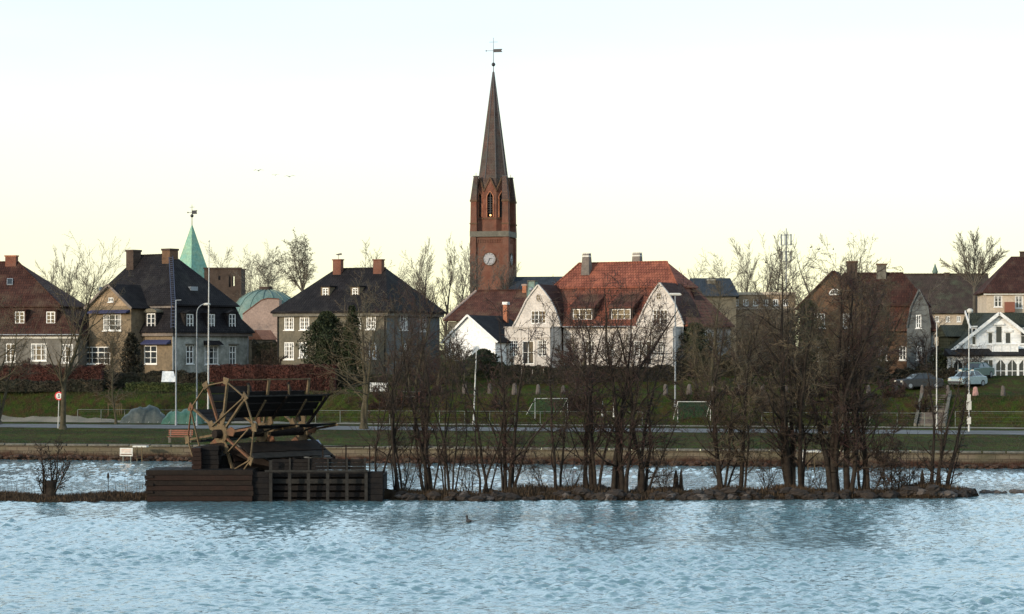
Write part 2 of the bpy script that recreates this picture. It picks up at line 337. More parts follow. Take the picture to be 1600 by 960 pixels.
# quay wall
m, n, p = newmat('quay'); t = N(n, 'ShaderNodeTexCoord'); g = t.outputs['Object']; uv = t.outputs['UV']
b = N(n, 'ShaderNodeTexBrick'); n.links.new(uv, b.inputs['Vector'])
for k, v in (('Color1', (0.13, 0.105, 0.075, 1)), ('Color2', (0.095, 0.078, 0.055, 1)), ('Mortar', (0.05, 0.038, 0.028, 1))): b.inputs[k].default_value = v
b.inputs['Scale'].default_value = 1; b.inputs['Brick Width'].default_value = 0.9; b.inputs['Row Height'].default_value = 0.3; b.inputs['Mortar Size'].default_value = 0.025
sz = N(n, 'ShaderNodeSeparateXYZ'); n.links.new(g, sz.inputs[0])
zz = N(n, 'ShaderNodeMath', operation='ADD'); n.links.new(sz.outputs[2], zz.inputs[0])
nn = rng_(n, noise(n, mapping(n, g, (0.3, 0.3, 1)), 1.5, 6, 0.7), 0.2, 0.8, -0.3, 0.3); n.links.new(nn, zz.inputs[1])
wet = rng_(n, zz.outputs[0], 0.30, 0.62, 1.0, 0.0)
cc = mixc(n, rng_(n, noise(n, g, 0.5, 6, 0.7), 0.42, 0.65), b.outputs['Color'], (0.085, 0.075, 0.045))
cc = mixc(n, wet, cc, (0.042, 0.019, 0.012))
n.links.new(cc, p.inputs['Base Color']); p.inputs['Roughness'].default_value = 0.9; p.inputs['Specular IOR Level'].default_value = 0.2
bump(n, p, noise(n, g, 6, 6, 0.7), 0.8, 0.06); M['quay'] = m
# water
m, n, p = newmat('water'); g = N(n, 'ShaderNodeTexCoord').outputs['Object']
p.inputs['Base Color'].default_value = (0.105, 0.190, 0.215, 1); p.inputs['Roughness'].default_value = 0.05; p.inputs['IOR'].default_value = 1.6
n1 = noise(n, mapping(n, g, (0.8, 1.25, 1)), 2.6, 2, 0.5, 0.4)
n2 = noise(n, mapping(n, g, (0.9, 1.3, 1)), 5.0, 3, 0.6, 0.3)
n3 = noise(n, g, 18.0, 2, 0.5)
a1 = N(n, 'ShaderNodeMath', operation='MULTIPLY_ADD'); a1.inputs[1].default_value = 0.34; n.links.new(n2, a1.inputs[0]); n.links.new(n1, a1.inputs[2])
a2 = N(n, 'ShaderNodeMath', operation='MULTIPLY_ADD'); a2.inputs[1].default_value = 0.07; n.links.new(n3, a2.inputs[0]); n.links.new(a1.outputs[0], a2.inputs[2])
calm = rng_(n, noise(n, mapping(n, g, (0.35, 1.0, 1)), 0.055, 4, 0.55), 0.35, 0.62, 0.35, 1.0)
sy = N(n, 'ShaderNodeSeparateXYZ'); n.links.new(g, sy.inputs[0])
near = rng_(n, sy.outputs[1], 116, 92, 0.75, 1.0)            # the lee of the island is calmer
lee = rng_(n, sy.outputs[1], 124, 140, 0.0, 0.55)
mx = N(n, 'ShaderNodeMath', operation='MAXIMUM'); n.links.new(near, mx.inputs[0]); n.links.new(lee, mx.inputs[1])
am = N(n, 'ShaderNodeMath', operation='MULTIPLY'); n.links.new(calm, am.inputs[0]); n.links.new(mx.outputs[0], am.inputs[1])
hh = N(n, 'ShaderNodeMath', operation='MULTIPLY'); n.links.new(a2.outputs[0], hh.inputs[0]); n.links.new(am.outputs[0], hh.inputs[1])
bump(n, p, hh.outputs[0], 1.0, 0.080); M['water'] = m
# ---------------- terrain ----------------
def cx(x): return max(-75.0, min(75.0, x))
def shore(x): return 155.6-0.1817*cx(x)
def pathy(x): return 186.0-0.197*cx(x)
def crest(x): return 205.0-0.15*cx(x)
def sm(a, b, t):
    t = max(0.0, min(1.0, (t-a)/(b-a))); return t*t*(3-2*t)
def G(x, y):
    z = 1.12+0.18*sm(0, 12, y-shore(x))
    c = crest(x)
    z += 2.55*sm(c-6.2, c-0.3, y)
    z += 1.55*sm(c+2, c+15, y)
    return z
xs = [-1400, -700, -350, -200, -120]+[-90+1.5*i for i in range(121)]+[120, 200, 350, 700, 1400]
rows = []
offs = [('s', 0.28), ('s', 2), ('s', 5), ('s', 9), ('s', 14), ('p', -5), ('p', -2.3), ('p', 0), ('p', 2.3), ('p', 6), ('c', -9)]+[('c', -6.5+0.6*i) for i in range(12)]+[('c', 1.5), ('c', 3), ('c', 5), ('c', 8), ('c', 11), ('c', 15), ('a', 228), ('a', 250), ('a', 300), ('a', 500), ('a', 1200), ('a', 3500)]
rs = random.Random(4)
V = []
for k, o in offs:
    for x in xs:
        y = {'s': shore(x), 'p': pathy(x), 'c': crest(x), 'a': 0}[k]+o
        z = G(x, y)
        if k == 'c' and -6 < o < 1: z += rs.uniform(-0.10, 0.10)
        V.append((x, y, z))
nx = len(xs); F = [(r*nx+i, r*nx+i+1, (r+1)*nx+i+1, (r+1)*nx+i) for r in range(len(offs)-1) for i in range(nx-1)]
tag(npmesh('ground', V, F, M['lawn'], smooth=True), kind='structure')
# water: real chop (sum of wind waves) where the river is in view, flat beyond
def water_mesh():
    wr = np.random.RandomState(12)
    gx = np.arange(-37, 37.01, 0.145); ys = [56.0]
    while ys[-1] < 164: ys.append(ys[-1]+(0.115 if ys[-1] < 88 else 0.19 if ys[-1] < 119 else 0.42))
    gy = np.array(ys); XX, YY = np.meshgrid(gx, gy); H = np.zeros_like(XX)
    for i in range(120):
        lam = 0.30*(1.15/0.30)**wr.rand(); th = R(-78)+wr.normal(0, .80); k = 2*math.pi/lam
        slope = 0.0235*(1.0 if lam < 1.1 else .75)
        env = 0.55+0.45*np.sin(XX*wr.uniform(-.5, .5)+YY*wr.uniform(-.4, .4)+wr.uniform(0, 6))
        ph = k*(XX*math.cos(th)+YY*math.sin(th))+wr.uniform(0, 6.28)+.6*np.sin(XX*.31+YY*.17+i)
        H += slope/k*2.45*env*(np.sin(ph)+.22*np.sin(2*ph+.5))
    patch = 1+.25*np.sin(XX*.11+YY*.16+1)+.2*np.sin(XX*.23-YY*.31)+.15*np.sin(XX*.05+YY*.5+2)
    ss = lambda a, b_, t: (lambda q: q*q*(3-2*q))(np.clip((t-a)/(b_-a), 0, 1))
    lee = 1-.30*ss(90, 112, YY+.1*XX)+.15*ss(122, 136, YY); edge = ss(56, 60, YY)*(1-ss(160, 163.5, YY))*ss(-37, -35, XX)*(1-ss(35, 37, XX))
    H = H+2.0*H*H
    Z = H*patch*lee*edge
    n_, m_ = len(gy), len(gx); V = np.stack([XX, YY, Z], -1).reshape(-1, 3)
    ii = (np.arange(n_-1)[:, None]*m_+np.arange(m_-1)[None, :]).reshape(-1)
    F = np.stack([ii, ii+1, ii+m_+1, ii+m_], 1)
    e0, e1, y0, y1 = gx[0], gx[-1], gy[0], gy[-1]; extra = []
    for a, b_, c_, d_ in ((-1400, e0, -150, 175), (e1, 1400, -150, 175), (e0, e1, -150, y0), (e0, e1, y1, 175)): extra += [(a, c_, 0), (b_, c_, 0), (b_, d_, 0), (a, d_, 0)]
    nb = len(V); V = np.concatenate([V, np.array(extra)]); F = np.concatenate([F, nb+np.arange(16).reshape(4, 4)])
    return npmesh('water', V, F, M['water'], smooth=True)
tag(water_mesh(), kind='structure')
def strip(name, fy, o0, o1, dz, m, x0=-75, x1=75, st=0.75):
    b = MB(); x = x0; e0 = {}; E = lambda x, k: .22*math.sin(x*.7+k)+.14*math.sin(x*1.9+2*k)+.10*math.sin(x*4.3+3*k)
    while x < x1:
        q = [(x, fy(x)+o0+E(x, 1)), (x+st, fy(x+st)+o0+E(x+st, 1)), (x+st, fy(x+st)+o1+E(x+st, 5)), (x, fy(x)+o1+E(x, 5))]
        b.poly([(a, c, G(a, c)+dz) for a, c in q], True); x += st
    return tag(b.build(name, m), kind='structure')
strip('path', pathy, -4.2, 4.2, 0.02, M['asphalt'])
strip('gravel_strip', pathy, 9.5, 12.3, 0.02, M['gravel'])
# quay wall with coping slabs and rubble at its foot
qw = empty('quay_wall', (0, shore(0), 0), 0, 'long low stone embankment wall between the lawn and the far channel', 'wall')
b = MB()
for i in range(50):
    x0 = -75+3*i; x1 = x0+3
    b.poly([(x0, shore(x0)-0.05-shore(0), -0.6), (x1, shore(x1)-0.05-shore(0), -0.6), (x1, shore(x1)+0.12-shore(0), 1.0), (x0, shore(x0)+0.12-shore(0), 1.0)])
b.build('wall_face', M['quay'], qw)
cm = None; ang = math.atan(-0.1817)
b = MB(); b.box(0.01, -0.06, 0, 1.48, 0.45, 0.13)
for i in range(60):
    x = -46+1.55*i
    if cm is None: o = b.build('coping_stone', M['concrete'], qw); cm = o.data
    else: o = link('coping_stone', cm, None, qw)
    o.location = (x, shore(x)-shore(0)+0.02, 1.0+rs.uniform(-0.012, 0.012)); o.rotation_euler = (0, 0, ang)
# rocks: five shapes shared by every stone
def rockmesh(seed, m):
    r = random.Random(seed); V = []; F = []; na, nb = 8, 5
    for i in range(nb+1):
        t = math.pi*i/nb
        for k in range(na):
            a = 2*math.pi*k/na+0.3*i; q = 1+r.uniform(-0.22, 0.22)
            V.append((math.sin(t)*math.cos(a)*q+0.0, math.sin(t)*math.sin(a)*q*0.8, -math.cos(t)*0.62*(1+r.uniform(-0.15, 0.15))))
    for i in range(nb):
        for k in range(na): F.append((i*na+k, i*na+(k+1) % na, (i+1)*na+(k+1) % na, (i+1)*na+k))
    me = bpy.data.meshes.new('stone'); me.from_pydata(V, [], F); me.materials.append(m); return me
RK = [rockmesh(i, M['stone']) for i in range(5)]; RKP = [rockmesh(i+9, M['stone_pale']) for i in range(3)]
V = []; F = []
for i in range(900):
    x = rs.uniform(-50, 50); r_ = rs.uniform(0.10, 0.26); me = RK[i % 5]; n0 = len(V); a = rs.uniform(0, 6.3); oy = shore(x)-0.30-rs.random()*0.55; oz = rs.uniform(-0.1, 0.26)
    for v in me.vertices:
        c_, s_ = math.cos(a), math.sin(a); V.append((x+r_*(v.co.x*c_-v.co.y*s_)*1.2, oy+r_*(v.co.x*s_+v.co.y*c_)-shore(0), oz+r_*v.co.z))
    F += [tuple(j+n0 for j in p.vertices) for p in me.polygons]
o = npmesh('rubble', V, F, stucco('rubble', (0.060, 0.028, 0.018), (0.045, 0.034, 0.022), s1=1.5, s2=8, bs=0.8), qw); tag(o, kind='stuff')

# ---------------- island ----------------
def isl_c(x):   # centre line (y) of the narrow island
    return 120.2+0.055*x+0.35*math.sin(x*0.35)+0.25*math.sin(x*0.9+1)
def isl_w(x):
    w = 2.3+0.5*math.sin(x*0.27)+0.35*math.sin(x*0.8+2)
    if x > 22.5: w *= max(0.0, 1-(x-22.5)/2.8)
    if x < -19.5: w *= 0.72
    elif x < -6.6: w *= 0.5
    return w
def isl_z(x, y):
    w = isl_w(x)
    if w < 0.05: return -0.5
    d = abs(y-isl_c(x))/w
    if d > 1.25: return -0.6
    hgt = 0.38+0.12*math.sin(x*0.6)+0.10*math.sin(x*1.7+1)
    if x < -19.5: hgt = 0.26+0.08*math.sin(x*1.1)
    return hgt*(1-d**2.2)-0.02
isx = [-48+0.35*i for i in range(212)]; isy = [-3.4+0.34*i for i in range(21)]
V = []; 
for x in isx:
    for t in isy:
        y = isl_c(x)+t; V.append((x, y, isl_z(x, y)+rs.uniform(-0.05, 0.07)))
n = len(isy); F = [(i*n+j, (i+1)*n+j, (i+1)*n+j+1, i*n+j+1) for i in range(len(isx)-1) for j in range(n-1)]
island = tag(npmesh('island', V, F, M['earth'], smooth=True), kind='structure')
for i in range(270):
    x = rs.uniform(-6.2, 25.2)
    side = -1 if rs.random() < 0.72 else 1
    w = isl_w(x); t = rs.uniform(0.55, 1.02)*w*side; y = isl_c(x)+t
    r_ = rs.uniform(0.12, 0.36) if rs.random() < 0.85 else rs.uniform(0.36, 0.54)
    o = link('stone', (RK[i % 5] if rs.random() < 0.94 else RKP[i % 3]), None, island)
    o.location = (x, y, max(isl_z(x, y), 0)+r_*0.18); o.scale = (r_*rs.uniform(0.9, 1.4), r_, r_*rs.uniform(0.7, 1.1)); o.rotation_euler = (rs.uniform(-.2, .2), rs.uniform(-.2, .2), rs.uniform(0, 6.3))
for (px, py, r_) in ((1462, 771, .42), (1474, 765, .5), (1478, 778, .34), (1448, 770, .4)):
    D = 121.5; o = link('stone', RKP[px % 3], None, island); o.location = (X(px, D), D-1.3, 0.16); o.scale = (r_, r_, r_*.8)
# loose rocks running on as a broken line out to the right
for i, (px, py, r_, lb) in enumerate(((1540, 768, .30, 'small pale rock nearest the tip of the island'), (1549, 768, .20, 'low pale rock second out from the island tip'), (1556, 767, .26, 'rounded pale rock third out from the island tip'), (1570, 768, .16, 'smallest rock between two groups off the island tip'), (1586, 768, .36, 'broad pinkish rock with smaller rocks around it at right edge'), (1593, 764, .30, 'upright pale rock behind the broad one at right edge'), (1601, 767, .34, 'pale rock cut by the right edge of the photo'))):
    D = 124.0; o = link('rock', RKP[i % 3], None); o.location = (X(px, D), D, 0.03); o.scale = (r_*1.3, r_, r_*.9)
    o.rotation_euler = (0, 0, i*1.3); tag(o, lb, 'rock', 'pale rocks trailing off the island tip')

# ---------------- buildings ----------------
class House:
    def __init__(s, name, label, cat, px, D, th, zb, group=None):
        s.th = R(th); s.O = Vector((X(px, D), D, zb)); s.c = math.cos(s.th); s.s = math.sin(s.th)
        s.root = empty(name, s.O, -s.th, label, cat, group)
    def U(s, px, v=0.0):
        k = (px-800)/FPX; return (k*(s.O.y+v*s.c)-s.O.x-v*s.s)/(s.c+k*s.s)
    def Vd(s, px, u):
        k = (px-800)/FPX; return (k*(s.O.y-u*s.s)-s.O.x-u*s.c)/(s.s-k*s.c)
    def Y(s, u, v): return s.O.y-u*s.s+v*s.c
    def Z(s, py, u, v): return CAMZ+(HY-py)/FPX*s.Y(u, v)-s.O.z
    def F(s, px, py, v=0.0):
        u = s.U(px, v); return (u, v, s.Z(py, u, v))
    def S(s, px, py, u):
        v = s.Vd(px, u); return (u, v, s.Z(py, u, v))
def clip(poly, axis, val, keep_gt):
    out = []
    for i in range(len(poly)):
        a, b = poly[i], poly[(i+1) % len(poly)]
        ia = (a[axis] >= val) if keep_gt else (a[axis] <= val); ib = (b[axis] >= val) if keep_gt else (b[axis] <= val)
        if ia: out.append(a)
        if ia != ib:
            t = (val-a[axis])/(b[axis]-a[axis]); out.append((a[0]+t*(b[0]-a[0]), a[1]+t*(b[1]-a[1])))
    return out
def wall_panel(mb, poly, holes, P, depth=0.14):
    """poly convex, (a,z); P(a,d,z) -> local point, d = depth inwards"""
    A = sorted(set([min(p[0] for p in poly), max(p[0] for p in poly)]+[h[0] for h in holes]+[h[2] for h in holes]))
    B = sorted(set([min(p[1] for p in poly), max(p[1] for p in poly)]+[h[1] for h in holes]+[h[3] for h in holes]))
    for i in range(len(A)-1):
        for j in range(len(B)-1):
            ca, cb = (A[i]+A[i+1])/2, (B[j]+B[j+1])/2
            if any(h[0] < ca < h[2] and h[1] < cb < h[3] for h in holes): continue
            q = poly
            for ax, vl, gt in ((0, A[i], True), (0, A[i+1], False), (1, B[j], True), (1, B[j+1], False)):
                q = clip(q, ax, vl, gt)
                if len(q) < 3: break
            if len(q) >= 3: mb.poly([P(a, 0, z) for a, z in q])
    for a0, z0, a1, z1 in holes:
        for (p, q) in (((a0, z0), (a1, z0)), ((a1, z0), (a1, z1)), ((a1, z1), (a0, z1)), ((a0, z1), (a0, z0))):
            mb.poly([P(p[0], 0, p[1]), P(q[0], 0, q[1]), P(q[0], depth, q[1]), P(p[0], depth, p[1])])
def PF(v): return lambda a, d, z: (a, v+d, z)
def PS(u): return lambda a, d, z: (u-d, a, z)
def bbox_(mb, P, a0, z0, a1, z1, d0, d1):
    p = P(a0, d0, z0); q = P(a1, d1, z1); mb.box(*p, *q)
def window(parent, P, a0, z0, a1, z1, nc=2, nr=3, fm='white', gm='glass', heavy=0.10, sill=True, name='window', bar=0.045, transom=None, curtain=True, inset=0.05):
    b = MB(); w = heavy; d0, d1 = inset-0.02, inset+0.06
    bbox_(b, P, a0, z0, a0+w, z1, d0, d1); bbox_(b, P, a1-w, z0, a1, z1, d0, d1)
    bbox_(b, P, a0+w, z0, a1-w, z0+w, d0, d1); bbox_(b, P, a0+w, z1-w, a1-w, z1, d0, d1)
    n2 = max(1, nc//2) if nc > 1 else 1
    for i in range(1, nc):
        c_ = a0+(a1-a0)*i/nc; hw = (w*0.55 if (nc == 2 or i % 2 == 0) else bar/2)
        if nc == 3: hw = w*0.5
        bbox_(b, P, c_-hw, z0+w, c_+hw, z1-w, d0+0.003, d1-0.003)
    for j in range(1, nr):
        c_ = z0+(z1-z0)*j/nr; hw = bar/2
        if transom is not None and j == transom: hw = w*0.45
        bbox_(b, P, a0+w, c_-hw, a1-w, c_+hw, d0+0.008, d1-0.008)
    o = b.build(name, M[fm], parent)
    g = MB(); p = [P(a0+.01, d1-0.02, z0+.01), P(a1-.01, d1-0.02, z0+.01), P(a1-.01, d1-0.02, z1-.01), P(a0+.01, d1-0.02, z1-.01)]
    g.poly(p); g.build('pane', M[gm], o)
    cr_ = random.Random(int(abs(a0*31+z0*17+P(a0, 0, z0)[0]*7)*100))
    if curtain and gm == 'glass' and cr_.random() < .40:
        k_ = MB(); ww_ = (a1-a0)*cr_.uniform(.12, .32); tt_ = (z1-z0)*cr_.choice((0, 0, .18, .3)); q_ = d1-0.026
        for (s0, s1) in ((a0+.02, a0+ww_), (a1-ww_, a1-.02)):
            if not tt_ and s0 > a0+.1: k_.build('curtain', M['curtain'], o); k_ = MB()
            k_.poly([P(s0, q_, z0+.02), P(s1, q_, z0+.02), P(s1, q_, z1-.02), P(s0, q_, z1-.02)])
        if tt_: k_.poly([P(a0+ww_, q_, z1-tt_), P(a1-ww_, q_, z1-tt_), P(a1-ww_, q_, z1-.02), P(a0+ww_, q_, z1-.02)])
        k_.build('curtain', M['curtain'], o)
    if sill:
        s_ = MB(); bbox_(s_, P, a0-0.08, z0-0.09, a1+0.08, z0-0.005, -0.09, inset+0.02); s_.build('sill', M[fm], o)
    return o
def facade(h, face, plane, pix, m, wins=(), name='wall', label=None, raw=None, depth=0.14):
    """pix: convex outline in (px,py); wins: (px0,py0,px1,py1,nc,nr[,kw])"""
    if face == 'F':
        cv = lambda px, py: (lambda q: (q[0], q[2]))(h.F(px, py, plane)); P = PF(plane)
    else:
        cv = lambda px, py: (lambda q: (q[1], q[2]))(h.S(px, py, plane)); P = PS(plane)
    poly = raw if raw else [cv(*p) for p in pix]
    hs = []; ww = []
    for w in wins:
        a0, z0 = cv(w[0], w[3]); a1, z1 = cv(w[2], w[1])
        if a0 > a1: a0, a1 = a1, a0
        hs.append((a0, z0, a1, z1)); ww.append(w)
    b = MB(); wall_panel(b, poly, hs, P, depth); b.build(name, M[m], h.root, label)
    for q, w in zip(hs, ww):
        kw = w[6] if len(w) > 6 else {}
        window(h.root, P, *q, nc=w[4], nr=w[5], **kw)
    return hs
def loft(mb, rings, cap=True):
    n = len(rings[0]); V = [p for r in rings for p in r]; F = []
    for i in range(len(rings)-1):
        for k in range(n): F.append((i*n+k, i*n+(k+1) % n, (i+1)*n+(k+1) % n, (i+1)*n+k))
    if cap: F.append(tuple(range(n-1, -1, -1))); F.append(tuple(range((len(rings)-1)*n, len(rings)*n)))
    mb.mesh(V, F)
def rect(u0, u1, v0, v1, z): return [(u0, v0, z), (u1, v0, z), (u1, v1, z), (u0, v1, z)]
def hip(mb, u0, u1, v0, v1, ze, ur0, ur1, vr, zr, t=0.14):
    e = 0.04
    loft(mb, [rect(u0, u1, v0, v1, ze-t), rect(u0, u1, v0, v1, ze), rect(ur0, ur1, vr-e, vr+e, zr)])
def shell(h, prof, v0, v1, m, t=0.12, name='roof', label=None):
    b = MB()
    for i in range(len(prof)-1):
        (a, z), (c_, w) = prof[i], prof[i+1]; dx, dz = c_-a, w-z; L = math.hypot(dx, dz); nx_, nz_ = -dz/L*t, dx/L*t
        q = [(a, v0, z+0.01), (c_, v0, w+0.01), (c_+nx_, v0, w+nz_), (a+nx_, v0, z+nz_)]
        b.prism(q, (0, v1-v0, 0))
    return b.build(name, M[m], h.root, label)
def ridge_tiles(h, p0, p1, m='tile_brown', r=0.11):
    p0 = Vector(p0); p1 = Vector(p1); b = MB(); L = (p1-p0).length; n = max(2, int(L/0.42))
    for i in range(n):
        a = p0.lerp(p1, i/n); c_ = p0.lerp(p1, (i+0.96)/n); b.tube(a, c_, r*1.08, r*0.9, 6)
    return b.build('ridge', M[m], h.root)
def chimney(h, px0, px1, py0, py1, v, m, side=0.9, capm='concrete', pots=0, cap=0.14, taper=0.0, crenel=False, pale=None):
    a = h.F(px0, py1, v); c_ = h.F(px1, py0, v); w = c_[0]-a[0]
    if h.s > 0.05: w = w/(1+side*h.s/h.c) if w > 0 else w   # leave room for the flank in view
    z0, z1 = a[2]-0.9, c_[2]; u0 = a[0]; dp = w*side
    b = MB(); loft(b, [rect(u0-taper, u0+w+taper, v-taper, v+dp+taper, z0), rect(u0, u0+w, v, v+dp, z1-cap)])
    ch = b.build('chimney', M[m], h.root)
    k = MB(); e = 0.07
    if crenel:
        k.box(u0-.02, v-.02, z1-cap-0.3, u0+w+.02, v+dp+.02, z1-0.28)
        for i in range(4):
            x = u0+(w-0.16)*i/3; k.box(x, v, z1-0.28, x+0.16, v+0.16, z1); k.box(x, v+dp-.16, z1-0.28, x+0.16, v+dp, z1)
    else: k.box(u0-e, v-e, z1-cap, u0+w+e, v+dp+e, z1)
    k.build('chimney_cap', M[capm], ch)
    for i in range(pots):
        p_ = MB(); p_.lathe([(0.13, z1), (0.11, z1+0.3)], 8, (u0+w*(i+1)/(pots+1), v+dp/2)); p_.build('chimney_pot', M['brick_orange'], ch)
    return ch
def skylight(h, px0, px1, py0, py1, vA, vB, m='glass_blue'):
    """roof window lying on a front slope; vA at its foot, vB at its head"""
    a = h.F(px0, py1, vA); b_ = h.F(px1, py1, vA); c_ = h.F(px1+(vB-vA)*h.s*3, py0, vB); d_ = h.F(px0+(vB-vA)*h.s*3, py0, vB)
    pts = [Vector(p) for p in (a, b_, c_, d_)]; nr = (pts[1]-pts[0]).cross(pts[3]-pts[0]).normalized()
    if nr.z < 0: nr = -nr
    f = MB(); ctr = sum(pts, Vector())/4
    f.prism([p-nr*0.2 for p in pts], nr*0.30); o = f.build('skylight', M['steel'], h.root)
    g = MB(); g.prism([ctr+(p-ctr)*0.80+nr*0.095 for p in pts], nr*0.02); g.build('pane', M[m], o)

# ---- red brown roofed house at the left edge
A = House('house', 'grey plastered house with moss brown mansard roof at the left edge', 'house', -62, 233, 12, 5.2)
W = A.U(122, 0); ze = A.F(60, 523, 0)[2]; Dp = 10.0
facade(A, 'F', 0, None, 'wall_grey', [(9, 537, 24, 566, 2, 3), (48, 537, 72.5, 564, 3, 3), (96, 538, 114, 567, 3, 3), (-40, 537, -20, 564, 2, 3)], raw=[(0, -1), (W, -1), (W, ze), (0, ze)])
facade(A, 'S', W, None, 'wall_grey', [], raw=[(0, -1), (Dp, -1), (Dp, ze), (0, ze)])
b = MB(); b.box(0, Dp-.1, -1, W, Dp, ze); b.box(0, .1, -1, .1, Dp-.1, ze); b.build('wall', M['wall_grey'], A.root)
br = A.F(93, 480, 1.5); rg0 = A.U(-30, 5); rg = A.F(28, 410, 5.0)
b = MB(); ins = 1.5
loft(b, [rect(-.4, W+.4, -.4, Dp+.4, ze-.15), rect(-.4, W+.4, -.4, Dp+.4, ze), rect(ins, br[0], ins, Dp-ins, br[2])]); b.build('roof', M['tile_brown'], A.root, 'steep brown lower slope of the roof')
b = MB(); hip(b, ins-.2, br[0]+.25, ins-.2, Dp-ins+.2, br[2]+.13, rg0, rg[0], 5.0, rg[2]); b.build('roof', M['tile_brown'], A.root, 'mossy upper slope of the roof')
ridge_tiles(A, (rg0, 5, rg[2]+.03), (rg[0], 5, rg[2]+.03)); ridge_tiles(A, (rg[0], 5, rg[2]+.03), (br[0]+.2, ins-.2, br[2]+.15))
b = MB(); b.box(-.2, -.14, ze-.42, W+.2, -.01, ze-.16); b.build('cornice', M['offwhite'], A.root)
b = MB(); b.tube((-.5, -.48, ze-.02), (W+.5, -.48, ze-.02), .07, n=6); b.build('gutter', M['steel'], A.root)
chimney(A, 8, 26.5, 399, 416, 4.6, 'brick_red', 0.5, 'brick_orange')
skylight(A, 11, 20, 436, 446, 3.0, 3.5, 'glass'); skylight(A, 48, 58, 462, 475, 1.9, 2.4, 'glass')
def dormer(h, px0, px1, py0, py1, v, depth, wm='tile_brown', rm='tile_brown', nc=2, nr=3, style='flat', padx=0.22, head=0.28, over=0.12, name='dormer', **kw):
    a = h.F(px0, py1, v); c_ = h.F(px1, py0, v); u0, z0, u1, z1 = a[0], a[2], c_[0], c_[2]
    d = empty(name, (0, 0, 0)); bpy.data.objects.remove(d)
    b = MB(); wall_panel(b, [(u0-padx, z0-.35), (u1+padx, z0-.35), (u1+padx, z1+.1), (u0-padx, z1+.1)], [(u0, z0, u1, z1)], PF(v))
    b.poly([(u1+padx, v, z0-.35), (u1+padx, v+depth, z0-.35), (u1+padx, v+depth, z1+.1), (u1+padx, v, z1+.1)])
    b.poly([(u0-padx, v+depth, z0-.35), (u0-padx, v, z0-.35), (u0-padx, v, z1+.1), (u0-padx, v+depth, z1+.1)])
    o = b.build(name, M[wm], h.root)
    r = MB(); A0, A1 = u0-padx-over, u1+padx+over; zt = z1+.1; m_ = (A0+A1)/2
    if style == 'flat': r.box(A0, v-over, zt, A1, v+depth, zt+0.12)
    elif style == 'arch':
        pts = [(A0, v-over, zt)]+[(m_-(A1-A0)/2*math.cos(t), v-over, zt+head*math.sin(t)+.06) for t in [math.pi*i/8 for i in range(9)]]+[(A1, v-over, zt)]
        r.prism(pts, (0, depth+over, 0))
    elif style == 'gable': r.prism([(A0, v-over, zt), (A1, v-over, zt), (m_, v-over, zt+head)], (0, depth+over, 0))
    elif style == 'shed':   # long cat-slide running back up to the main slope
        z2 = zt+head
        r.prism([(A0, v-over, zt-.02), (A0, v-over, zt+.14), (A0, v+depth, z2+.14), (A0, v+depth, zt-.02)], (A1-A0, 0, 0))
    r.build('dormer_roof', M[rm], o)
    window(o, PF(v), u0, z0, u1, z1, nc, nr, sill=False, **kw)
    return o
dormer(A, 23, 38, 487, 506, 0.35, 1.4, nc=2, nr=3, padx=.15); dormer(A, 72, 86, 487, 506, 0.35, 1.4, nc=2, nr=3, padx=.15)

# ---- black roofed corner house
B = House('house', 'large black mansard roofed house with two brick chimneys and dark blue awnings', 'house', 118, 236, 38, 5.2)
W = B.U(270.4, 0); Dp = B.Vd(388.5, W); ze = B.F(270, 520, 0)[2]
facade(B, 'F', 0, None, 'wall_tan', [(225, 540, 245, 569, 2, 3, dict(transom=2)), ], raw=[(0, -1), (W, -1), (W, ze), (0, ze)], label='sunlit tan front wall')
facade(B, 'S', W, None, 'wall_grey_b', [(291, 540, 302.5, 569, 2, 3, dict(transom=2)), (320, 540, 341.5, 570, 3, 3), (358.6, 541, 369, 571, 2, 3, dict(transom=2))], raw=[(0, -1), (Dp, -1), (Dp, ze), (0, ze)], label='pale mottled side wall')
b = MB(); b.box(0, Dp-.1, -1, W-.01, Dp, ze); b.box(0, .1, -1, .1, Dp-.1, ze); b.build('wall', M['wall_grey'], B.root)
zb_ = B.F(270, 478, 0.9)[2]; ins = 0.95
b = MB(); loft(b, [rect(-.5, W+.5, -.5, Dp+.5, ze), rect(-.45, W+.45, -.45, Dp+.45, ze+.18), rect(ins*.55, W-ins*.55, ins*.55, Dp-ins*.55, ze+(zb_-ze)*.55), rect(ins, W-ins, ins, Dp-ins, zb_)]); b.build('roof', M['slate'], B.root, 'steep black lower slope of the mansard roof')
vr = Dp/2; r0 = B.F(217, 400, vr); r1 = B.F(270, 400, vr)
b = MB(); hip(b, ins-.3, W-ins+.3, ins-.3, Dp-ins+.3, zb_+.14, r0[0], r1[0], vr, r0[2]); b.build('roof', M['slate'], B.root, 'black upper slope of the mansard roof')
ridge_tiles(B, (r0[0], vr, r0[2]+.03), (r1[0], vr, r0[2]+.03), 'slate')
b = MB(); b.box(-.3, -.3, ze-.34, W+.3, -.003, ze-.003); b.box(W+.003, 0, ze-.34, W+.3, Dp+.3, ze-.003); b.box(ins-.1, ins-.26, zb_-.22, W-ins+.26, ins+.1, zb_-.02); b.build('cornice', M['sandstone'], B.root)
ld = MB(); p0 = Vector((r1[0]+.05, vr-.35, r0[2]+.16)); p1 = Vector((W-ins+.32, ins-.32, zb_+.34)); p2 = Vector((W+.42, -.42, ze+.45))
for (a, c_) in ((p0, p1), (p1, p2)):
    sdv = Vector((.14, .14, 0)); ld.beam(a-sdv, c_-sdv, .07, .07); ld.beam(a+sdv, c_+sdv, .07, .07)
    nst = int((c_-a).length/.34)
    for i in range(nst): q = a.lerp(c_, (i+.5)/nst); ld.beam(q-sdv, q+sdv, .07, .07)
